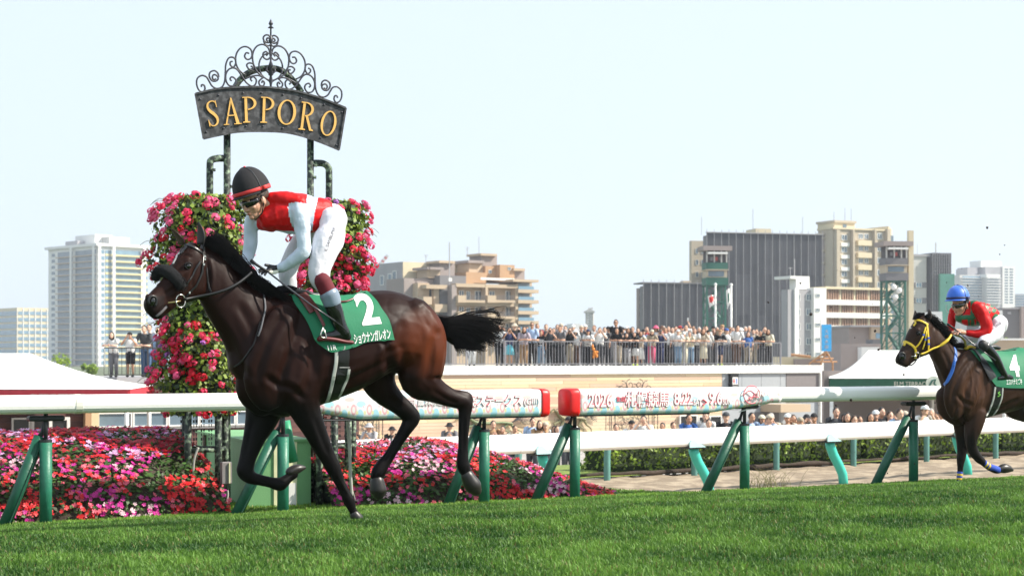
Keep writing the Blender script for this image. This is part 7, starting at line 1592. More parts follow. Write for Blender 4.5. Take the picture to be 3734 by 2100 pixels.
H1.chain(bd, nC, [(600, 540, 70, .0), (500, 500, 62, .01), (420, 480, 58, .01)], 0, 1); H1.chain(bd, nC, [(520, 560, 100, 0), (700, 600, 150, 0), (900, 600, 140, 0), (1120, 620, 100, 0)], 0, 1)
for ch in (sl1, sl2): H1.chain(bd, nC, [(q[0], q[1], q[2]*.6, q[3]) for q in ch], 0, .9)
H1.chain(bd, nC, [(700, 480, 60, .05), (815, 560, 60, .13)], 0, 1); H1.chain(bd, nC, [(500, 640, 60, 0), (300, 650, 50, -.13)], 0, 1)
H1.chain(bd, nC, [(1120, 640, 80, .05), (1145, 900, 90, .16), (1038, 1230, 70, .22), (1120, 1450, 50, .24), (1220, 1640, 40, .24)], 0, .9); H1.chain(bd, nC, [(1080, 660, 80, -.05), (820, 950, 80, -.18), (705, 1190, 70, -.22), (740, 1400, 50, -.22), (800, 1600, 40, -.22)], 0, .9)
hm = remesh(bd, 'body', .0042, 1); hm.materials.append(M_face); shade(hm); link('body', hm, r1, True); SH1 = Surf(hm)
def helmet(fig, c_, cen, rx, ry, rz, f, u, w, m, band, parent, tilt=.0, band_m=None):
    c = fig.pt(c_(*cen), w); f = (f-u*f.dot(u)).normalized(); l = u.cross(f); ax = (l, f, u)
    mb = MB().ell(c, (rx, ry, rz), ax=ax, nu=28, nv=14, v0=-.10); mb.build('helmet', m, parent, smooth=True, world=True)
    ring = lambda z, k: [c+l*(rx*k*cos(t))+f*(ry*k*sin(t))+u*z for t in np.linspace(0, 2*pi, 32)]
    if band_m: MB().rings([ring(z, k) for z, k in ((-.012, 1.008), (-.010, 1.022), (.012, 1.018), (.014, 1.0))], cap=False, closed=True).build('helmet_band', band_m, parent, smooth=True, world=True)
    br_ = [[c+l*((rx*1.0)*cos(t)*k)+f*(ry*sin(t)*k+d)+u*(-.014-z_) for t in np.linspace(.15, pi-.15, 14)] for k, d, z_ in ((.98, 0, 0), (1.08, .018, .012), (1.08, .018, .018), (.98, 0, .010))]
    MB().rings(br_, cap=False, closed=False).build('brim', m, parent, smooth=True, world=True)
    MB().ell(c+u*rz, (.010, .010, .008), nu=8, nv=6).build('button', band_m or m, parent, smooth=True, world=True)
    MB().tube([c+l*(rx*1.003*sin(t))*1.0+u*(rz*1.003*cos(t))+f*.02 for t in np.linspace(-1.55, 1.55, 20)], .003, 5).build('helmet_seam', M_iron, parent, world=True)
    return c, l, f
hcn = helmet(H1, nC, (298, 350), .122, .152, .178, fwd1, (V((0, 0, 1))+HF*.34).normalized(), .02, mat('charcoal_helmet_cover', (.007, .0065, .009), .85, .06, 20, bump=.1, bscale=40), 1, r1, band_m=mat('red_band', (.62, .03, .03), .6))
lx = up1.cross(fwd1).normalized()
def goggles(c, f, u, s, parent, m):
    l = u.cross(f).normalized(); rings = []
    for t in np.linspace(-1.25, 1.25, 15):
        p = c+l*(sin(t)*.080*s)+f*((cos(t)*.098-.004)*s); h = .026*s*(1-.35*abs(t/1.25)**3); o_ = (l*sin(t)+f*cos(t))*.010*s
        rings.append([p+u*h, p+u*h*.7+o_, p-u*h*.8+o_, p-u*h*1.05])
    MB().rings(rings, cap=True).build('goggles', m, parent, smooth=True, world=True)
    MB().tube([c+l*(sin(t)*.088*s)+f*((cos(t)*.100-.006)*s)+u*(.004+.02*(abs(t)-1.2)*s) for t in list(np.linspace(1.2, 2.6, 8))], .008, 5, flat=.4).build('goggle_strap', M_glove, parent, world=True)
up1o = (up1-fwd1*up1.dot(fwd1)).normalized()
goggles(HC+up1o*.006, fwd1, up1o, 1.04, r1, mat('dark_lens', (.008, .008, .010), .08, .1, spec=.8))
MB().tube([HC+lx*(-.078 if 0 else s_)*1.0+fwd1*q_+up1o*z_ for s_, q_, z_ in ((.083, -.01, .03), (.080, .0, -.04), (.060, .03, -.095), (.0, .055, -.125), (-.060, .03, -.095), (-.083, -.01, .02))], .0085, 6, flat=.5).build('chin_strap', M_glove, r1, smooth=True, world=True)
mb = MB()
for k in range(5): mb.tube([HC+lx*(.03*sin(k*1.2))+fwd1*(.0+.01*k)+up1o*(-.12-.004*k)+TT*.02*k, HC+fwd1*.0+up1o*(-.135)+TT*(.05+.02*k)], .018, 6)
mb.build('neck_scarf', M_glove, r1, smooth=True, world=True)
mb = MB().ell(HC+up1o*.03-fwd1*.03, (.086, .112, .085), ax=(lx, fwd1, up1o), nu=16, nv=10, v0=-.5, v1=.9); mb.build('hair', M_hair[1], r1, smooth=True, world=True)
MB().tube([HC+lx*x+fwd1*y+up1o*z for x, y, z in ((-.020, .103, -.068), (0, .108, -.066), (.020, .103, -.068))], .0035, 6).build('lips', mat('lips', (.38, .12, .10), .5), r1, smooth=True, world=True)
# gloves, whip
gl = MB(); hand(H1, nC, (520, 1212), [(385, 1222), (380, 1250), (395, 1272), (420, 1285)], (440, 1165), .075, 1.15, gl); H1.chain(gl, nC, [(590, 1210, 46, .085), (540, 1212, 44, .08)], .08, .7)
gm_ = remesh(gl, 'glove', .0035, 1); gm_.materials.append(M_glove); shade(gm_); link('glove', gm_, r1, True)
gl = MB(); hand(H1, nC, (260, 1235), [(330, 1215), (340, 1235), (345, 1255), (335, 1275)], (300, 1190), -.08, 1.1, gl); gm_ = remesh(gl, 'glove', .004, 1); gm_.materials.append(M_glove); shade(gm_); link('glove', gm_, r1, True)
mb = MB(); H1.chain(mb, nC, [(485, 1240, 16, .11), (540, 1248, 22, .115), (580, 1238, 18, .11)], .11, .3); mb.build('glove_patch', mat('cream_pad', (.72, .70, .58), .6), r1, smooth=True, world=True)
wp = empty('riding_whip', H1.pt(nC(420, 1190), .12), TH, 'long dark riding whip held by the rider in red and white', 'whip')
MB().tube([H1.pt(cA(925, 830), .07), H1.pt(cA(965, 860), .09), H1.pt(cA(1060, 920), .12)], [.014, .011, .008], 8).build('grip', M_glove, wp, smooth=True, world=True)
MB().tube([H1.pt(cA(x, y), w_) for x, y, w_ in ((1060, 920, .12), (1200, 1030, .22), (1400, 1180, .33), (1580, 1300, .40))], [.007, .0065, .006, .0055], 8).build('shaft', mat('whip_grey', (.05, .05, .06), .3, spec=.7), wp, smooth=True, world=True)
MB().tube([H1.pt(cA(x, y), w_) for x, y, w_ in ((1580, 1300, .40), (1640, 1345, .41), (1690, 1390, .41))], [.007, .008, .004], 6, flat=.4).build('flap', M_leath, wp, world=True)
# near boot: sock, grey top, black boot, red sole
def legparts(fig, c_, sock, topc, boot, foot, sole, w, parent, m_sock, m_top):
    if sock: mb = MB(); fig.chain(mb, c_, sock, w, .9); mb.build('sock', m_sock, parent, smooth=True, world=True)
    if topc: mb = MB(); fig.chain(mb, c_, topc, w, .95); mb.build('boot_top', m_top, parent, smooth=True, world=True)
    mb = MB(); fig.chain(mb, c_, boot, w, .9); fig.chain(mb, c_, foot, w, .75); bm3 = remesh(mb, 'boot', .005, 2); bm3.materials.append(M_boot); shade(bm3); link('boot', bm3, parent, True)
    if sole: mb = MB(); fig.chain(mb, c_, sole, w, 1.7, k=3); mb.build('sole', mat('red_sole', (.13, .012, .016), .5), parent, smooth=True, world=True)
H1.rk = 1.09
legparts(H1, cO, [(505, 60, 82), (540, 130, 84), (575, 205, 86)], [(575, 205, 96), (600, 260, 94), (612, 310, 88)], [(612, 305, 84), (645, 400, 82), (675, 490, 72), (712, 580, 66), (745, 630, 62)], [(770, 660, 52), (700, 640, 56), (620, 648, 46), (540, 655, 34), (485, 668, 24)], [(820, 720, 22), (740, 712, 22), (640, 690, 24), (540, 680, 24), (475, 685, 24)], .30, r1, mat('dark_red_sock', (.13, .006, .015), .8), mat('grey_boot_top', (.20, .25, .32), .3))
H1.rk = 1
legparts(H1, cO, None, None, [(-120, 120, 60), (-80, 300, 56), (-40, 480, 50)], [(0, 540, 45), (-90, 540, 42), (-160, 560, 30)], None, -.27, r1, None, None)
mb = MB(); s0 = [H1.pt(cO(x, y), .33) for x, y in ((515, 560), (488, 640), (500, 668), (552, 672), (545, 640), (517, 560))]; mb.tube(s0, .006, 7); mb.build('stirrup', M_steel, h1, smooth=True, world=True)
# ------------------------------------------------------------------ horse 2 and its rider
H2 = Fig(cL(1150, 1180), 19.78, HF, HL)
g0 = H2.pt(cL(1150, 1185), -.12); h2 = empty('racehorse', V((g0.x, g0.y, zt((V((g0.x, g0.y, 0))-TO).dot(TN)))), TH, 'brown racehorse number 4 with yellow bridle and blue striped leg bandages, at the right edge', 'horse')
H2.rk = 1.05
mb = MB()
H2.sect(mb, cK, [(742, 760, 745, 930, .07), (762, 680, 772, 985, .16), (800, 600, 822, 1010, .20), (850, 552, 885, 1000, .235), (920, 550, 955, 975, .265), (1010, 562, 1045, 950, .285), (1100, 555, 1135, 925, .295), (1190, 540, 1215, 885, .30), (1260, 545, 1270, 870, .285), (1330, 590, 1330, 840, .25), (1370, 650, 1362, 780, .14)])
H2.sect(mb, cR, [(500, 570, 520, 860, .065), (580, 630, 600, 1090, .08), (680, 720, 650, 1190, .095), (780, 850, 700, 1320, .11), (870, 960, 760, 1440, .14), (980, 985, 820, 1560, .17), (1080, 990, 900, 1650, .19)], egg=.25)
H2.chain(mb, cK, [(860, 620, 70, .16), (790, 740, 85, .17), (760, 850, 80, .15), (770, 930, 65, .14)], .15, .5); H2.chain(mb, cK, [(700, 830, 55, -.08), (715, 920, 60, -.08), (780, 970, 60, 0)], 0, .9); H2.chain(mb, cK, [(900, 700, 80, .18), (880, 850, 80, .2), (870, 950, 60, .15)], .2, .4)
H2.chain(mb, cL, [(1160, 420, 110), (1190, 560, 108), (1195, 690, 88), (1190, 800, 66), (1180, 880, 52), (1172, 930, 50), (1165, 985, 40), (1162, 1050, 31), (1158, 1110, 30), (1152, 1160, 34), (1148, 1190, 28)], -.12, .85)
H2.chain(mb, cL, [(1340, 440, 110), (1310, 560, 105), (1285, 680, 82), (1280, 770, 62), (1300, 850, 54), (1345, 915, 48), (1400, 965, 40), (1450, 1008, 35), (1500, 1040, 34), (1555, 1052, 40), (1595, 1040, 34)], .12, .85)
H2.chain(mb, cK, [(1300, 690, 120), (1285, 800, 110), (1300, 890, 80), (1360, 960, 46), (1400, 1020, 36), (1400, 1120, 22), (1395, 1230, 22), (1400, 1290, 26)], .13, .85)
H2.chain(mb, cK, [(1220, 760, 100), (1150, 860, 75), (1120, 920, 55), (1190, 960, 42), (1280, 1000, 36), (1310, 1080, 24), (1290, 1180, 20), (1280, 1240, 24)], -.13, .85)
ha = R(-8); hf2 = V((HF.x*cos(ha)-HF.y*sin(ha), HF.x*sin(ha)+HF.y*cos(ha), 0)); hl2 = V((hf2.y, -hf2.x, 0)); hl2 = hl2 if hl2.dot(HL) > 0 else -hl2
D2 = HeadFig(H2.pt(cR(500, 640)), hf2, hl2)
D2.sect(mb, cR, [(470, 520, 590, 660, .045), (385, 600, 610, 840, .085), (325, 700, 600, 985, .098), (270, 800, 540, 1060, .088), (235, 890, 450, 1095, .070), (195, 970, 385, 1130, .058), (150, 1045, 335, 1165, .055), (120, 1110, 290, 1205, .056), (125, 1170, 255, 1235, .046)], egg=-.05, ex=.82)
D2.chain(mb, cR, [(410, 735, 40, .07), (440, 810, 32, .07)], .07, .6); D2.chain(mb, cR, [(540, 880, 95, .05), (510, 950, 90, .055)], .05, .5); D2.chain(mb, cR, [(165, 1075, 50, .03), (205, 1105, 55, .036), (200, 1160, 46, .03)], .03, .5)
H2.rk = 1
hm2 = remesh(mb, 'body', .012, 6); wrinkle(hm2, -.005, 6.5, 4)
groove(hm2, [(cK, [(880, 590), (800, 700), (760, 800), (745, 900)], 14, .016), (cK, [(930, 680), (935, 800), (900, 900), (850, 960)], 14, .016), (cK, [(770, 830), (820, 880), (880, 900)], 11, .012), (cK, [(860, 720), (830, 800), (840, 860)], 11, .010), (cK, [(600, 600), (660, 700), (700, 800)], 11, .012), (cK, [(690, 560), (740, 680)], 12, .008), (cK, [(960, 940), (1060, 910), (1160, 860)], 11, .012), (cK, [(780, 900), (760, 980), (800, 1040)], 10, .010),
 (cL, [(1210, 620), (1215, 760), (1200, 860)], 14, .008), (cL, [(1290, 600), (1280, 720), (1290, 820)], 14, .008), (cL, [(1165, 1000), (1160, 1060)], 7, .005), (cL, [(1360, 940), (1420, 1000)], 8, .005), (cR, [(430, 830), (370, 900), (300, 980), (240, 1020)], 14, .006), (cR, [(470, 760), (500, 860), (480, 960)], 14, .007), (cR, [(350, 860), (290, 930), (240, 960)], 6, -.0035), (cR, [(590, 700), (600, 860), (560, 1000)], 18, .012), (cK, [(850, 640), (870, 760), (850, 880)], 5, -.004), (cK, [(890, 780), (900, 860), (880, 930)], 4, -.004)])
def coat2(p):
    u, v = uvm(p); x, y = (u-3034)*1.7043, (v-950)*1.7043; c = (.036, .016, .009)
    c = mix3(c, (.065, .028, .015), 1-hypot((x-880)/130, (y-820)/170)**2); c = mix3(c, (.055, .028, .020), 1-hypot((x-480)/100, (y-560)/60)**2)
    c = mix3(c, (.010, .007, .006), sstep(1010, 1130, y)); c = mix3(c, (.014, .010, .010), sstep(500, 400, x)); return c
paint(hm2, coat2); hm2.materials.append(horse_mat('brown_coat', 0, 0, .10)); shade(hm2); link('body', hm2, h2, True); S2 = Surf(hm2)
hf_s = hf; hf = hf2; horse_face(D2, cR, S2, (425, 775), 28, (205, 1085), 44, h2); hf = hf_s
ear(D2, cR, (545, 600), (553, 455), 45, .045, 'ear', mat('ear_brown2', (.03, .016, .012), .6, .2, 30), h2); ear(D2, cR, (360, 600), (370, 475), 44, -.045, 'ear', _m['ear_brown2'], h2)
strap(S2, D2, cR, [(303, 690), (306, 708)], .014, .002, 'star', _m['white_hair'], h2, th=.002)
hoof(H2, cL, [(1575, 1045, 36), (1620, 1035, 50), (1670, 1038, 42), (1712, 1050, 18)], .12, h2); hoof(H2, cL, [(1150, 1185, 30), (1140, 1215, 36)], -.12, h2)
M_yb = mat('yellow_strap', (.72, .50, .03), .45, .08); M_bb = mat('blue_bandage', (.02, .07, .42), .8, .1, 20, bump=.2); M_bst = mat('blue_strap', (.03, .14, .50), .5, .06)
def bandage(c_, p0, p1, r0, r1, w, m, name='leg_bandage'):
    mb = MB(); H2.chain(mb, c_, [(*p0, r0), (*p1, r1)], w, .95, k=1); return mb.build(name, m, h2, smooth=True, world=True)
for i, (y0, y1, m_) in enumerate(((1072, 1090, M_bb), (1092, 1112, M_yb), (1114, 1134, M_bb), (1136, 1156, M_yb), (1158, 1190, M_bb))): bandage(cL, (1160-i*2, y0), (1158-i*2, y1), 31, 31, -.12, m_)
for (p0, p1, m_) in (((1412, 975), (1420, 980), M_bb), ((1426, 988), (1434, 994), M_yb), ((1440, 998), (1446, 1003), M_bb), ((1452, 1008), (1460, 1013), M_yb), ((1470, 1020), (1560, 1052), M_bb)): bandage(cL, p0, p1, 37, 40 if m_ is M_bb and p1[0] > 1500 else 37, .12, m_)
cv = []; r = random.Random(8); ml = catmull([(500, 560), (580, 610), (680, 700), (780, 830), (850, 930)], 10)
for i in range(420):
    q = r.random(); x, y = ml[int(q*39)]; w0 = r.uniform(-.03, .05); L_ = r.uniform(40, 130)*(1.15-.3*q); up_ = r.uniform(-75, 5) if r.random() < .45 else r.uniform(-10, 40)
    cv.append([H2.pt(cR(a, b_), c_2) for a, b_, c_2 in catmull([(x, y, w0), (x+L_*.35, y+up_*.6-6, w0+.02), (x+L_*.8, y+up_*.7+12, w0+.03), (x+L_*1.15, y+up_*.6+L_*.35, w0+.03)], 3)])
for i in range(90): x, y = 470+r.uniform(-50, 30), 520+r.uniform(-10, 15); cv.append([D2.pt(cR(a, b_), .02) for a, b_ in catmull([(x, y), (x-30, y+10), (x-70+r.uniform(-20, 20), y+50+r.uniform(0, 30))], 3)])
strands(cv, .0075, .002).build('mane', M_mane, h2, world=True)
mb = MB(); H2.chain(mb, cR, [(520, 580, 26), (600, 640, 40), (700, 740, 44), (790, 850, 40), (860, 940, 30)], .02, .6); H2.chain(mb, cR, [(900, 950, 30), (980, 940, 40), (1060, 960, 34), (1110, 990, 20)], 0, .7); mb.build('mane_core', M_mane, h2, smooth=True, world=True)
g2 = coons([(1070, 985), (1160, 975), (1300, 960), (1480, 985), (1680, 975), (1860, 1000)], [(1860, 1000), (1920, 1120), (1980, 1300), (2010, 1470)], [(1440, 1480), (1600, 1500), (1850, 1500), (2010, 1470)], [(1070, 985), (1180, 1110), (1300, 1280), (1390, 1420), (1440, 1480)], 28, 18)
nc2, SC2 = cloth_on(S2, H2, cR, g2, .015, .004, 'number_cloth', M_green, h2)
text_on(SC2, H2, cR, '4', M_num, (1640, 1350), (130, 5), (-52, -290), 0, h2, bold=.045, name='number'); text_on(SC2, H2, cR, 'エスハナミズキ', M_num, (1580, 1462), (205, -8), (-4, -82), 0, h2, bold=.02)
for pts, wd, m_, nm in (([(1035, 780), (1030, 850), (1000, 920), (975, 965)], .085, M_leath, 'girth'), ([(1012, 785), (1000, 860), (975, 930), (955, 965)], .022, M_grth, 'girth_edge'), ([(1058, 790), (1050, 860), (1020, 930), (995, 960)], .018, M_grth, 'girth_edge')): strap(S2, H2, cK, pts, wd, .006 if nm == 'girth' else .009, nm, m_, h2)
strap(S2, H2, cL, [(1575, 225), (1555, 240), (1578, 255), (1550, 275)], .010, .016, 'girth_emblem', mat('lime_print', (.2, .6, .08), .6), h2, th=.002)
strap(S2, H2, cR, [(892, 975), (908, 1040), (895, 1160), (860, 1290), (800, 1410), (760, 1460)], .040, .006, 'blue_neck_strap', M_bst, h2)
for pts, wd, nm in (([(300, 625), (370, 608), (450, 618), (540, 665)], .022, 'browband'), ([(525, 650), (540, 780), (548, 900), (545, 990)], .022, 'cheek_strap'), ([(510, 700), (470, 830), (420, 920), (370, 970)], .017, 'noseband_strap'), ([(520, 740), (505, 880), (470, 990)], .014, 'cheek_strap'), ([(185, 900), (240, 890), (320, 930), (365, 975), (380, 1040), (372, 1110)], .026, 'noseband')): strap(S2, D2, cR, pts, wd, .006, nm, M_yb, h2, w=.05)
for x, y in ((545, 840), (545, 920), (478, 800), (512, 860), (488, 1030)): p, n_ = S2.hit(cR(x, y), D2.pt(cR(x, y), .08)); MB().box(p+n_*.012, (.03, .008, .02), ax=AXT).build('strap_marking', M_bb, h2, world=True)
MB().tube(catmull([tuple(D2.pt(cR(*q), .10)) for q in ((450, 1055), (520, 1030), (600, 985), (700, 945))]+[tuple(H2.pt(cR(800, 870), .14)), tuple(H2.pt(cR(850, 800), .12))], 5), [.011]*16+[.018]*5+[.013]*5, 9).build('rein', M_yb, h2, smooth=True, world=True)
MB().tube(catmull([tuple(H2.pt(cR(*q), .06)) for q in ((900, 800), (980, 830), (1030, 890), (1045, 960))], 5), .013, 8).build('rein', mat('olive_rein', (.25, .22, .03), .5), h2, smooth=True, world=True)
rc = D2.pt(cR(400, 1075), .075); MB().tube([rc+D2.pl.f*cos(t)*.034+V((0, 0, sin(t)*.038)) for t in np.linspace(0, 2*pi, 20)], .004, 6).build('bit_ring', M_steel, h2, smooth=True, world=True)
MB().tube([D2.pt(cR(310, 1085), .05), rc], .005, 7).build('bit_bar', M_steel, h2, smooth=True, world=True)
MB().tube(catmull([tuple(D2.pt(cR(*q), .02)) for q in ((275, 1190), (320, 1200), (370, 1160), (400, 1110))], 4), .008, 6).build('chin_strap', M_leath, h2, smooth=True, world=True)
MB().tube(catmull([tuple(H2.pt(cR(*q), .05)) for q in ((1040, 985), (1090, 955), (1150, 970))], 4), .03, 8, flat=.6).build('saddle_pad', M_yb, h2, smooth=True, world=True)
mb = MB(); H2.chain(mb, cR, [(1120, 985, 20), (1250, 960, 40), (1400, 960, 35), (1480, 975, 22)], 0, 1.6); mb.build('saddle', M_leath, h2, smooth=True, world=True)
strap(SC2, H2, cR, [(1160, 1010), (1250, 1130), (1330, 1260), (1400, 1380)], .10, .012, 'saddle_flap', M_leath, h2, th=.006)
# rider 2
r2 = empty('person', H2.pt(cR(1350, 1000)), TH, 'rider in red and green silks and bright blue helmet on horse number 4', 'person')
sk = MB()
H2.chain(sk, cR, [(960, 560, 80, 0), (1050, 560, 118, 0), (1150, 545, 150, 0), (1260, 520, 150, 0), (1370, 545, 120, 0), (1430, 570, 92, 0)], 0, .95)
H2.chain(sk, cR, [(1080, 420, 60, .02), (1150, 410, 70, .06), (1220, 440, 78, .10)], .05, .9); H2.chain(sk, cR, [(880, 500, 50, -.14), (960, 530, 70, -.08), (1040, 560, 80, -.02)], 0, .9)
t1_ = [(1215, 440, 88, .14), (1262, 530, 86, .16), (1300, 620, 82, .18), (1318, 720, 78, .19), (1265, 775, 66, .18), (1180, 785, 55, .15), (1100, 778, 46, .12), (1055, 772, 40, .10)]
t2_ = [(885, 480, 62, -.14), (862, 570, 60, -.16), (850, 660, 56, -.16), (838, 740, 50, -.15), (830, 830, 42, -.14)]
H2.chain(sk, cR, t1_, 0, .95); H2.chain(sk, cR, t2_, 0, .95)
sm = remesh(sk, 'silks', .010, 3); wrinkle(sm, .010, 11, 7); M_gsilk = mat('green_silk', (.015, .13, .055), .45, .06, 10, bump=.3, bscale=16); sm.materials.append(M_sred); sm.materials.append(M_gsilk)
A1 = [H2.pt(cR(q[0], q[1]), q[3]) for q in t1_]; A2 = [H2.pt(cR(q[0], q[1]), q[3]) for q in t2_]; R1_ = [H2.r(q[2], cR, cR(q[0], q[1]), q[3]) for q in t1_]; R2_ = [H2.r(q[2], cR, cR(q[0], q[1]), q[3]) for q in t2_]; mi = []
for pl_ in sm.polygons:
    u, v = uvm(pl_.center); x, y = (u-3234)*3.622, (v-1000)*3.622; k = 0
    arm = near_chain(pl_.center, A1, R1_, .008) or near_chain(pl_.center, A2, R2_, .008)
    if not arm:
        if 900 < x < 1260 and y > 540+.25*abs(x-1050)*0 and not (990 < x < 1070 and 600 < y < 680) and not (1100 < x < 1180 and 590 < y < 670): k = 1
        if 1105 < x < 1155 and 380 < y < 700: k = 1
        if 1100 < x < 1250 and y < 385+.15*(x-1100): k = 1
        if x > 1300: k = 1 if (int((x+y*.6)/62)+int((y-x*.4)/58)) % 2 == 0 else 0
    mi.append(k)
sm.polygons.foreach_set('material_index', mi); shade(sm); link('silks', sm, r2, True)
br = MB(); H2.chain(br, cR, [(1400, 590, 92, 0), (1470, 640, 105, 0), (1480, 720, 90, 0)], 0, 1.3)
H2.chain(br, cR, [(1460, 640, 100, .10), (1470, 720, 100, .13), (1420, 800, 98, .17), (1350, 850, 90, .2), (1285, 885, 84, .22), (1260, 925, 72, .23), (1290, 960, 62, .24)], 0, .85)
H2.chain(br, cR, [(1400, 680, 90, -.08), (1250, 780, 85, -.15), (1120, 840, 80, -.2), (1030, 880, 72, -.22), (1000, 930, 60, -.22), (1040, 1000, 50, -.22)], 0, .85)
bm_ = remesh(br, 'breeches', .010, 3); wrinkle(bm_, .010, 10, 9); bm_.materials.append(M_wsilk); shade(bm_); link('breeches', bm_, r2, True); SB2 = Surf(bm_)
text_on(SB2, H2, cR, 'D. Sasak.', mat('embroidery', (.10, .10, .12), .7), (1385, 745), (140, -95), (-22, -42), 0, r2, lift=.003)
bd = MB(); HC2 = H2.pt(cR(965, 400), .02); fw2 = (HF*1+HL*.18+V((0, 0, -.28))).normalized(); up2 = (V((0, 0, 1))+HF*.2).normalized(); human_head(HC2, fw2, up2, 1.0, bd)
H2.chain(bd, cR, [(1120, 480, 50, 0), (1060, 450, 44, .01), (1010, 430, 40, .01)], 0, 1); H2.chain(bd, cR, [(1080, 500, 80, 0), (1250, 530, 100, 0), (1430, 600, 70, 0)], 0, 1)
for ch in (t1_, t2_): H2.chain(bd, cR, [(q[0], q[1], q[2]*.6, q[3]) for q in ch], 0, .9)
H2.chain(bd, cR, [(1130, 440, 45, .03), (1215, 440, 45, .14)], 0, 1); H2.chain(bd, cR, [(1000, 510, 45, 0), (885, 490, 40, -.14)], 0, 1)
H2.chain(bd, cR, [(1440, 640, 60, .05), (1420, 800, 60, .17), (1270, 915, 50, .23), (1400, 1080, 32, .25), (1520, 1260, 28, .25)], 0, .9)
hand(H2, cR, (960, 762), [(880, 765), (872, 782), (880, 796), (900, 804)], (905, 735), .10, 1.25, bd); H2.chain(bd, cR, [(1060, 772, 30, .10), (985, 766, 32, .10)], .1, .7)
hm = remesh(bd, 'body', .0045, 1); hm.materials.append(M_face); shade(hm); link('body', hm, r2, True)
up2o = (up2-fw2*up2.dot(fw2)).normalized(); M_bh = mat('blue_helmet_cover', (.02, .13, .62), .45, .05, 20, bump=.08, bscale=40, sheen=.2)
helmet(H2, cR, (940, 315), .122, .148, .152, fw2, (V((0, 0, 1))+HF*.04).normalized(), .02, M_bh, 1, r2, band_m=mat('navy_band', (.012, .02, .09), .6))
goggles(HC2+up2o*.004, fw2, up2o, 1.04, r2, mat('mirror_lens', (.03, .025, .02), .06, .2, spec=.9))
lx2 = up2o.cross(fw2).normalized()
MB().tube([HC2+lx2*s_+fw2*q_+up2o*z_ for s_, q_, z_ in ((.083, -.01, .03), (.080, .0, -.04), (.060, .03, -.095), (.0, .055, -.125), (-.060, .03, -.095), (-.083, -.01, .02))], .0085, 6, flat=.5).build('chin_strap', M_glove, r2, smooth=True, world=True)
MB().ell(HC2+up2o*.03-fw2*.03, (.084, .110, .08), ax=(lx2, fw2, up2o), nu=16, nv=10, v0=-.5, v1=.9).build('hair', M_hair[0], r2, smooth=True, world=True)
MB().tube([HC2+lx2*x+fw2*y+up2o*z for x, y, z in ((-.020, .103, -.068), (0, .108, -.066), (.020, .103, -.068))], .0035, 6).build('lips', _m['lips'], r2, smooth=True, world=True)
mv = mat('clear_visor', (.8, .85, .9), .05, trans=.95); MB().tube([H2.pt(cR(x, y), -.05) for x, y in ((790, 400), (782, 450), (800, 500), (835, 510))], .004, 6).build('spare_goggle_rim', M_num, r2, world=True)
wp = empty('riding_whip', H2.pt(cR(900, 730), .12), TH, 'short black riding whip held by the rider in red and green', 'whip')
MB().tube([H2.pt(cR(798, 655), .09), H2.pt(cR(900, 725), .12)], [.014, .010], 8).build('grip', M_glove, wp, smooth=True, world=True)
MB().tube([H2.pt(cR(x, y), w_) for x, y, w_ in ((900, 725, .12), (1100, 890, .20), (1300, 1040, .30), (1440, 1140, .34))], [.008, .007, .006, .006], 8).build('shaft', _m['whip_grey'], wp, smooth=True, world=True)
legparts(H2, cR, [(1262, 925, 66), (1300, 965, 66)], None, [(1300, 950, 64), (1360, 1010, 64), (1430, 1100, 62), (1480, 1190, 56), (1520, 1270, 50), (1555, 1330, 46)], [(1650, 1372, 34), (1590, 1355, 42), (1530, 1365, 34), (1475, 1375, 22)], None, .27, r2, M_glove, None)

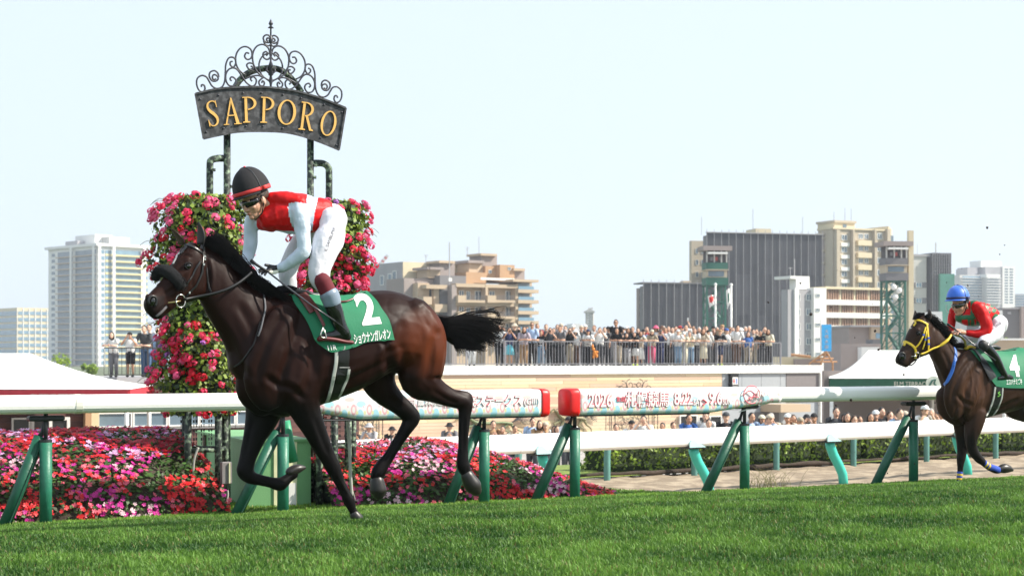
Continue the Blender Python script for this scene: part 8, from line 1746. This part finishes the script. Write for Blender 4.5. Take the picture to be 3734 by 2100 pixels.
# ================================================================== GRASS, CLODS
M_gr = leafmat('grass_blade', (1, 1, 1), .12, 30, tr=.35); n_ = M_gr.node_tree
at = n_.nodes.new('ShaderNodeAttribute'); at.attribute_name = 'coat'; b_ = n_.nodes['Principled BSDF']; b_.inputs['Specular IOR Level'].default_value = .3
for nd in n_.nodes:
    if nd.type in ('BSDF_PRINCIPLED', 'BSDF_TRANSLUCENT'): n_.links.new(at.outputs['Color'], nd.inputs[0])
def grass():
    N = 560000; g = np.random.default_rng(3)
    # sample in picture-like density: more blades near the camera's view cone, all on the real ground
    Y = 8.6+(23.5-8.6)*g.random(N)**.92; X = (g.random(N)*2-1)*.40*Y
    dx, dy = X-TO.x, Y-TO.y; a = dx*TT.x+dy*TT.y; p = dx*TN.x+dy*TN.y
    t = np.clip((a-5.9)/1.4, 0, 1); sh_ = .35+3.1*(1-t*t*(3-2*t)); ok = (p < sh_+.25); X, Y, a, p = X[ok], Y[ok], a[ok], p[ok]; N = len(X)
    z = np.where(p > .3, -.022, np.where(p > -4, -.074*p, .296+.09*(1-np.exp(-(-4-p)/3)))); z = np.where(p > sh_[ok], z-.2*(p-sh_[ok]), z)
    cl = np.array([.35*mnoise.noise(V((x*.45, y*.45, 9)))+mnoise.noise(V((x*1.3, y*1.3, 0)))+.6*mnoise.noise(V((x*4.5, y*4.5, 2)))+.55*mnoise.noise(V((x*14, y*14, 5))) for x, y in zip(X, Y)])
    L_ = (.026+.024*g.random(N)+.016*cl)*np.where(p > .35, .8, 1); L_ = np.clip(L_, .012, .11); wd = .0022+.0016*g.random(N)+Y*.00012
    spots = [(cT(500, 1368), .13), (cT(1240, 1348), .14), (cT(1335, 1372), .12), (cT(640, 1400), .08), (cT(1700, 1340), .10), (cT(2000, 1400), .12), (cT(2240, 1300), .10), (cT(1130, 1425), .09), (cT(300, 1430), .10), (cT(2450, 1245), .16), (cT(2330, 1238), .10), (cT(900, 1316), .10), (cT(1560, 1300), .08), (cT(860, 1385), .08), (cT(1930, 1290), .09)]
    for (u_, v_), r_ in spots:
        D_ = 15.0
        for _ in range(12): x_ = (u_-CX)/F*D_; p_ = (x_-TO.x)*TN.x+(D_-TO.y)*TN.y; D_ = F*(ZC-zt(p_)-.02)/(v_-CY)
        x_ = (u_-CX)/F*D_; q_ = np.hypot((X-x_)/1.5, (Y-D_))/r_; k_ = np.exp(-q_**2*1.2); L_ = L_*(1-.7*k_*g.random(N)**.3); cl = cl-1.1*k_
    L_ = np.clip(L_, .008, .11); th = g.random(N)*2*pi; ln = g.random(N)**1.2*.75+.10; 
    ld = np.stack([np.cos(th), np.sin(th), np.zeros(N)], 1); wdv = np.stack([-np.sin(th+g.normal(size=N)*.8), np.cos(th+g.normal(size=N)*.8), np.zeros(N)], 1)
    B = np.stack([X, Y, z-.006], 1); M_ = B+ld*(L_*ln*.28)[:, None]+np.array([0, 0, 1])*(L_*.6)[:, None]; T_ = B+ld*(L_*ln)[:, None]+np.array([0, 0, 1])*(L_*(1.05-.45*ln**2))[:, None]
    Vv = np.stack([B-wdv*wd[:, None], B+wdv*wd[:, None], M_+wdv*wd[:, None]*.8, M_-wdv*wd[:, None]*.8, T_], 1)
    me = bpy.data.meshes.new('turf_grass'); me.vertices.add(N*5); me.vertices.foreach_set('co', Vv.astype(np.float32).ravel())
    i5 = np.arange(N, dtype=np.int32)[:, None]*5; idx = np.concatenate([i5+np.array([[0, 1, 2, 3]]), i5+np.array([[3, 2, 4]])], 1).astype(np.int32).ravel()
    me.loops.add(N*7); me.loops.foreach_set('vertex_index', idx); me.polygons.add(N*2)
    st = np.stack([np.arange(N)*7, np.arange(N)*7+4], 1).ravel().astype(np.int32); me.polygons.foreach_set('loop_start', st); me.polygons.foreach_set('loop_total', np.tile(np.array([4, 3], dtype=np.int32), N))
    me.materials.append(M_gr); me.update(calc_edges=True)
    k = np.clip(.5+.75*cl+.22*g.normal(size=N), 0, 1.2)[:, None]; dark = np.array([.026, .084, .013]); lite = np.array([.145, .28, .044]); dry = np.array([.22, .20, .07])
    c = dark+(lite-dark)*k; c = np.where((g.random(N) < .05)[:, None], dry*.8, c); c = np.where((p > -.6)[:, None], c*1.35+np.array([.03, .03, 0]), c)
    cc = np.ones((N, 5, 4), dtype=np.float32); cc[:, :, :3] = c[:, None, :]; 
    at = me.color_attributes.new('coat', 'FLOAT_COLOR', 'POINT'); at.data.foreach_set('color', cc.ravel()); o = link('turf_grass', me); tag(o, kind='stuff', label='mown green turf of the racecourse in the foreground', cat='grass')
grass()
# coarse tuft with bare soil, right of the middle upright
o_ = RP.pt(cJ(1890, 1050)); tb = V((o_.x, o_.y, -.02)); e = empty('grass_tuft', tb, 0, 'tall seedy grass tuft over bare soil, right of the upright under JRA', 'grass tuft'); r = random.Random(3); cv = []
for i in range(90): x, y = r.gauss(0, .14), r.gauss(0, .08); h_ = r.uniform(.08, .30); lx_ = r.gauss(0, .10); cv.append([tb+V(q) for q in catmull([(x, y, 0), (x+lx_*.3, y, h_*.6), (x+lx_, y, h_)], 3)])
strands(cv, .003, .001).build('stems', mat('dry_stem', (.20, .18, .07), .8), e, world=True); MB().ell(tb+V((0, -.02, 0)), (.30, .14, .05), nu=16, nv=8).build('bare_soil', M_soil, e, smooth=True, world=True)
# clods thrown up behind the leading horse
def clod_mesh(s):
    bm = bmesh.new(); bmesh.ops.create_icosphere(bm, subdivisions=2, radius=1); r = random.Random(s)
    for v in bm.verts: v.co *= 1+.55*mnoise.noise(v.co*1.6+V((s*3, 0, 0)))+.15*r.uniform(-1, 1)
    me = bpy.data.meshes.new('turf_clod'); bm.to_mesh(me); bm.free(); me.materials.append(mat('dark_clod', (.022, .012, .009), .95, .3, 40)); return me
cm = [clod_mesh(i) for i in range(5)]; r = random.Random(12)
cl_ = [(cI, 2350, 135, 11), (cI, 1207, 474, 9), (cI, 1270, 665, 16), (cI, 1010, 592, 9), (cI, 1665, 767, 13), (cI, 1685, 880, 11), (cI, 2457, 242, 6), (cI, 2428, 298, 6), (cI, 2232, 488, 9), (cI, 1568, 492, 5), (cI, 1395, 622, 6), (cI, 1432, 396, 4), (cI, 1710, 650, 6), (cI, 1728, 826, 5), (cI, 1540, 808, 6), (cI, 1840, 1035, 10), (cI, 1382, 1080, 4), (cI, 1240, 880, 4), (cZ, 1942, 832, 24), (cZ, 1765, 895, 20), (cZ, 1565, 892, 6), (cL, 1575, 920, 14), (cL, 395, 1085, 11), (cL, 895, 343, 12), (cL, 10, 318, 14), (cL, 955, 902, 8), (cL, 680, 985, 10), (cL, 1110, 1105, 7), (cL, 740, 1090, 7), (cL, 545, 1085, 5), (cL, 830, 190, 9), (cL, 50, 865, 6), (cI, 2196, 386, 4), (cI, 2103, 470, 5), (cI, 2297, 556, 4), (cI, 1650, 603, 4)]
wl_ = ('largest clod high in the sky above the blue helmet', 'clod before the white rooftop box', 'ragged clod just below the white rooftop box', 'clod against the dark net left of the white building', 'clod before the grey-brown hall', 'clod just above the white marquee peak', 'small clod high in the sky right of the grey block', 'small clod in the sky over the far white tower', 'clod just right of the blue helmet', 'tiny clod on the beige apartments', 'tiny clod on the louvred floors', 'speck of turf high on the beige apartments', 'small clod on the lowest louvred floor', 'small clod left of the dark horse muzzle', 'tiny clod on the low grey hall', 'clod on the white marquee roof near the chest', 'speck on the marquee roof left side', 'speck before the foot of the white building', 'big clod on the right white rail underside', 'ragged clod over the head of a spectator in a dark shirt', 'small clod above the spectators right of the white column', 'clod over the sand between the horse forelegs and right edge', 'clod over the sand right of the leaning brace', 'clod on the rail bracket near the horse chest', 'clod under the white rail left of the right upright', 'small clod before the hedge beside the foreleg', 'clod on the right green upright', 'small clod over the sand by the turquoise post', 'small clod low beside the right upright', 'tiny clod between brace and upright', 'small clod on the white rail before the chest', 'small clod on a faded green post', 'speck in the sky between grey block and far tower', 'speck on the grey net', 'speck near the green net', 'speck over the beige apartment wall')
for i, (c_, x, y, s) in enumerate(cl_):
    u, v = c_(x, y); D = r.uniform(15.5, 19); p = P(u, v, D); k = s*(c_(1, 0)[0]-c_(0, 0)[0])/F*D*.75
    o = link('turf_clod', cm[i % 5]); o.location = p; o.scale = (k, k*.8, k*.75); o.rotation_euler = (r.random()*6, r.random()*6, r.random()*6)
    tag(o, wl_[i], 'clod', 'turf clods thrown into the air')
# ================================================================== AIR
hz = MB().box((0, 1000, 75), (3400, 2500, 158)).build('haze', None, kind='stuff'); hz.data.materials.clear()
hm_ = bpy.data.materials.new('haze_air'); hm_.use_nodes = True; n_ = hm_.node_tree; n_.nodes.clear(); o_ = n_.nodes.new('ShaderNodeOutputMaterial'); v_ = n_.nodes.new('ShaderNodeVolumePrincipled')
v_.inputs['Color'].default_value = (.84, .90, 1, 1); v_.inputs['Density'].default_value = .0003; v_.inputs['Anisotropy'].default_value = .2; n_.links.new(v_.outputs[0], o_.inputs['Volume']); hz.data.materials.append(hm_)
